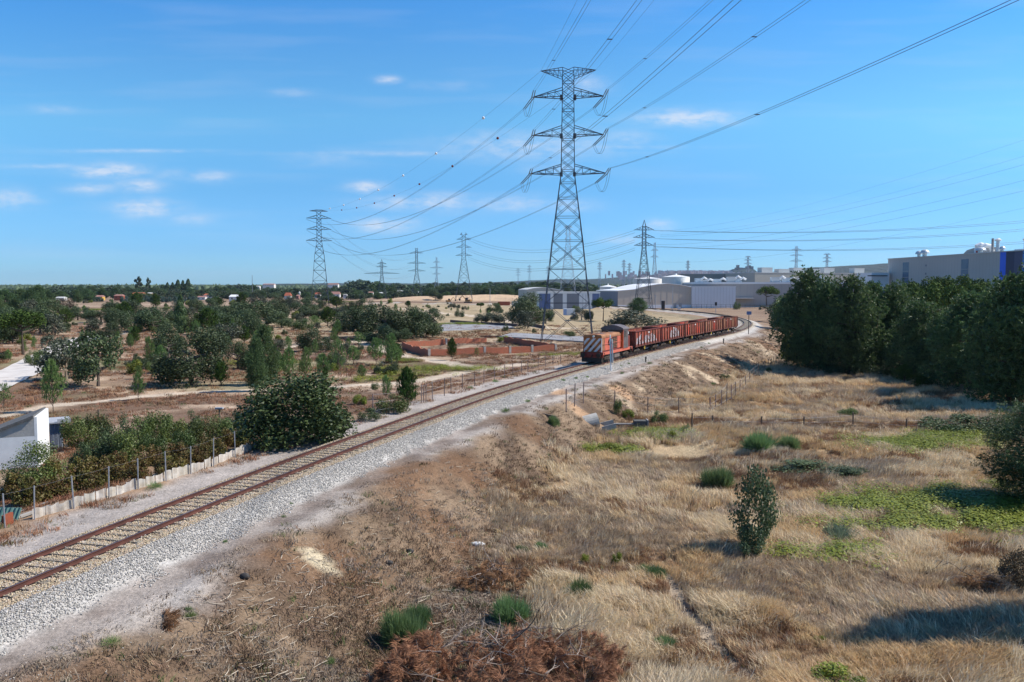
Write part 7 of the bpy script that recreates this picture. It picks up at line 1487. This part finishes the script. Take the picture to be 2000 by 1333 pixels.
brush_pile(1165, 1140, 70, .8, .30, 110, 6, 'thin rusty scraps of branch right of the smaller brush pile', 805)
brush_pile(330, 1212, 46, .35, .14, 60, 0, 'small flat patch of rust brown needles by the path', 807)
brush_pile(1912, 1152, 74, .6, .85, 150, 10, 'torn brown stump and branches beside the twiggy shrub at the right', 809)
# --- stump bits, pale stone, cut logs
def rock(name, x, y, w, h, m, label, cat, seed=1, asp=.6):
    q = G(x, y); m_ = mpp(q[1]); gg = np.random.default_rng(seed); rings = []
    for i in range(1, 8):
        a = math.pi * i / 8; rings.append([((w * m_ / 2) * math.sin(a) * math.cos(b_ * math.pi / 6) * gg.uniform(.85, 1.1), (w * m_ / 2 * asp) * math.sin(a) * math.sin(b_ * math.pi / 6) * gg.uniform(.85, 1.1), (h * m_ / 2) * math.cos(a) + h * m_ * .3) for b_ in range(12)])
    o = MB().quad_strip(rings).build(name, m, loc=tuple(q), smooth=True); tag(o, label, cat); return o
rock('pale_stone', 932, 1066, 32, 9, M_white, 'flat pale stone above the smaller brush pile', 'stone', 2, .5)
rock('burnt_stump', 800, 1078, 16, 12, M_dark, 'burnt black stump right of the sand patch, upper one', 'stump', 3); rock('burnt_stump', 760, 1106, 17, 11, M_dark, 'burnt black stump right of the sand patch, lower one', 'stump', 4); rock('burnt_stump', 478, 1132, 22, 14, M_dark, 'charred stump on the left part of the brown slope', 'stump', 5)
rock('pale_stone', 566, 1002, 4, 4, M_white, 'tiny white stone on the shoulder of the track', 'stone', 6)
for (x, y, L_, r, an, mm, lab) in ((760, 1212, 1.1, .05, 12, M_paleb, 'split pale branch lying left of the green broom clump'), (1000, 1130, 2.2, .035, -18, M_paleb, 'long pale branch on the smaller brush pile'), (1130, 1150, 2.4, .03, 14, M_paleb, 'thin pale branch reaching toward the pale grass'), (715, 1035, 1.3, .03, -25, M_wood, 'dark curved stick on the slope above the burnt stumps'),
                                 (1710, 1310, 2.6, .02, 12, M_paleb, 'thin pale branch low in the field near the bottom edge'), (470, 1300, 1.6, .03, -12, M_wood, 'long dark twig at the bottom left of the slope'), (690, 1075, .7, .03, -50, M_wood, 'short dark curved twig above the sand patch'), (1290, 1062, 0.01, .01, 0, M_wood, '')):
    if not lab: continue
    q = G(x, y); pts = [Vector((L_ * (k / 6 - .5), .06 * math.sin(k * 1.3) * L_, .06 + .03 * math.sin(k * 2))) for k in range(7)]; o = MB().tube(pts, [r * (1 - k / 9) for k in range(7)], 5).build('fallen_branch', mm, loc=tuple(q)); o.rotation_euler = (0, 0, R(an)); tag(o, lab, 'branch')
# the tall posts among the garden shrubs
for (x, y, yt, lab) in ((194, 858, 796, 'dark wooden post standing in the garden thicket'), (429, 830, 794, 'post with a small grey lamp head above the garden thicket')):
    q = G(x, y); h_ = (y - yt) * mpp(q[1]); t_ = thing('garden_post', lab, 'post', tuple(q)); MB().cyl((0, 0, -.1), .07, h_, 8, .06).build('post', M_wood, t_)
    if x > 300: MB().box(-.3, .3, -.15, .15, h_ - .12, h_).build('lamp_head', M_grey, t_)
# ------------------------------------------------------------------ air
HAZE = 3.2e-5
ha = MB().box(-9500, 9500, -320, 14500, -60, 260).build('haze'); ha['kind'] = 'stuff'
hm = bpy.data.materials.new('haze'); hm.use_nodes = True; hm.node_tree.nodes.clear(); vo = hm.node_tree.nodes.new('ShaderNodeVolumePrincipled'); ho = hm.node_tree.nodes.new('ShaderNodeOutputMaterial'); hm.node_tree.links.new(vo.outputs[0], ho.inputs['Volume'])
vo.inputs['Color'].default_value = (.60, .78, 1.0, 1); vo.inputs['Density'].default_value = HAZE; vo.inputs['Anisotropy'].default_value = .2; ha.data.materials.append(hm)
# ------------------------------------------------------------------ the scrub goes on to both sides of the view
def tall(me, k):
    c_ = me.copy(); c_.transform(Matrix.Diagonal((1, 1, k, 1))); return c_
SC = [tall(KINDS['oak'][0][0], 1.8), tall(KINDS['oak'][2][0], 1.7), tall(KINDS['olive'][0][0], 1.6), tall(KINDS['young'][0][0], 3.0), tall(KINDS['far'][0][0], 1.8), tall(KINDS['far'][1][0], 1.8)]
n_ = 5200; y = 70 * (2400 / 70) ** (g.uniform(0, 1, n_) ** .8); x = y * g.uniform(.68, 1.5, n_) * np.where(g.uniform(0, 1, n_) < .6, -1, 1); n1 = fbm(x / 60, y / 60, 901, 3); k = (n1 > .45) & ((x < 0) | (y > 130)); x, y = x[k], y[k]; s_, _ = track_sd(x, y); k = (np.abs(s_) > 14) & (poly_dist(x, y, ROAD) > 7) & ~((x > 150) & (y > 240) & (y < 480)); x, y = x[k], y[k]
scatter('side_woodland', np.stack([x, y, hgt(x, y, False) - .1], 1), g.uniform(0, 6.28, len(x)), g.uniform(1.2, 3.2, len(x)) * (1 + y / 900), np.where(y > 500, g.integers(4, 6, len(x)), g.integers(0, 4, len(x))), SC, 'scrub woodland continuing beyond both sides of the plain', 'woodland')
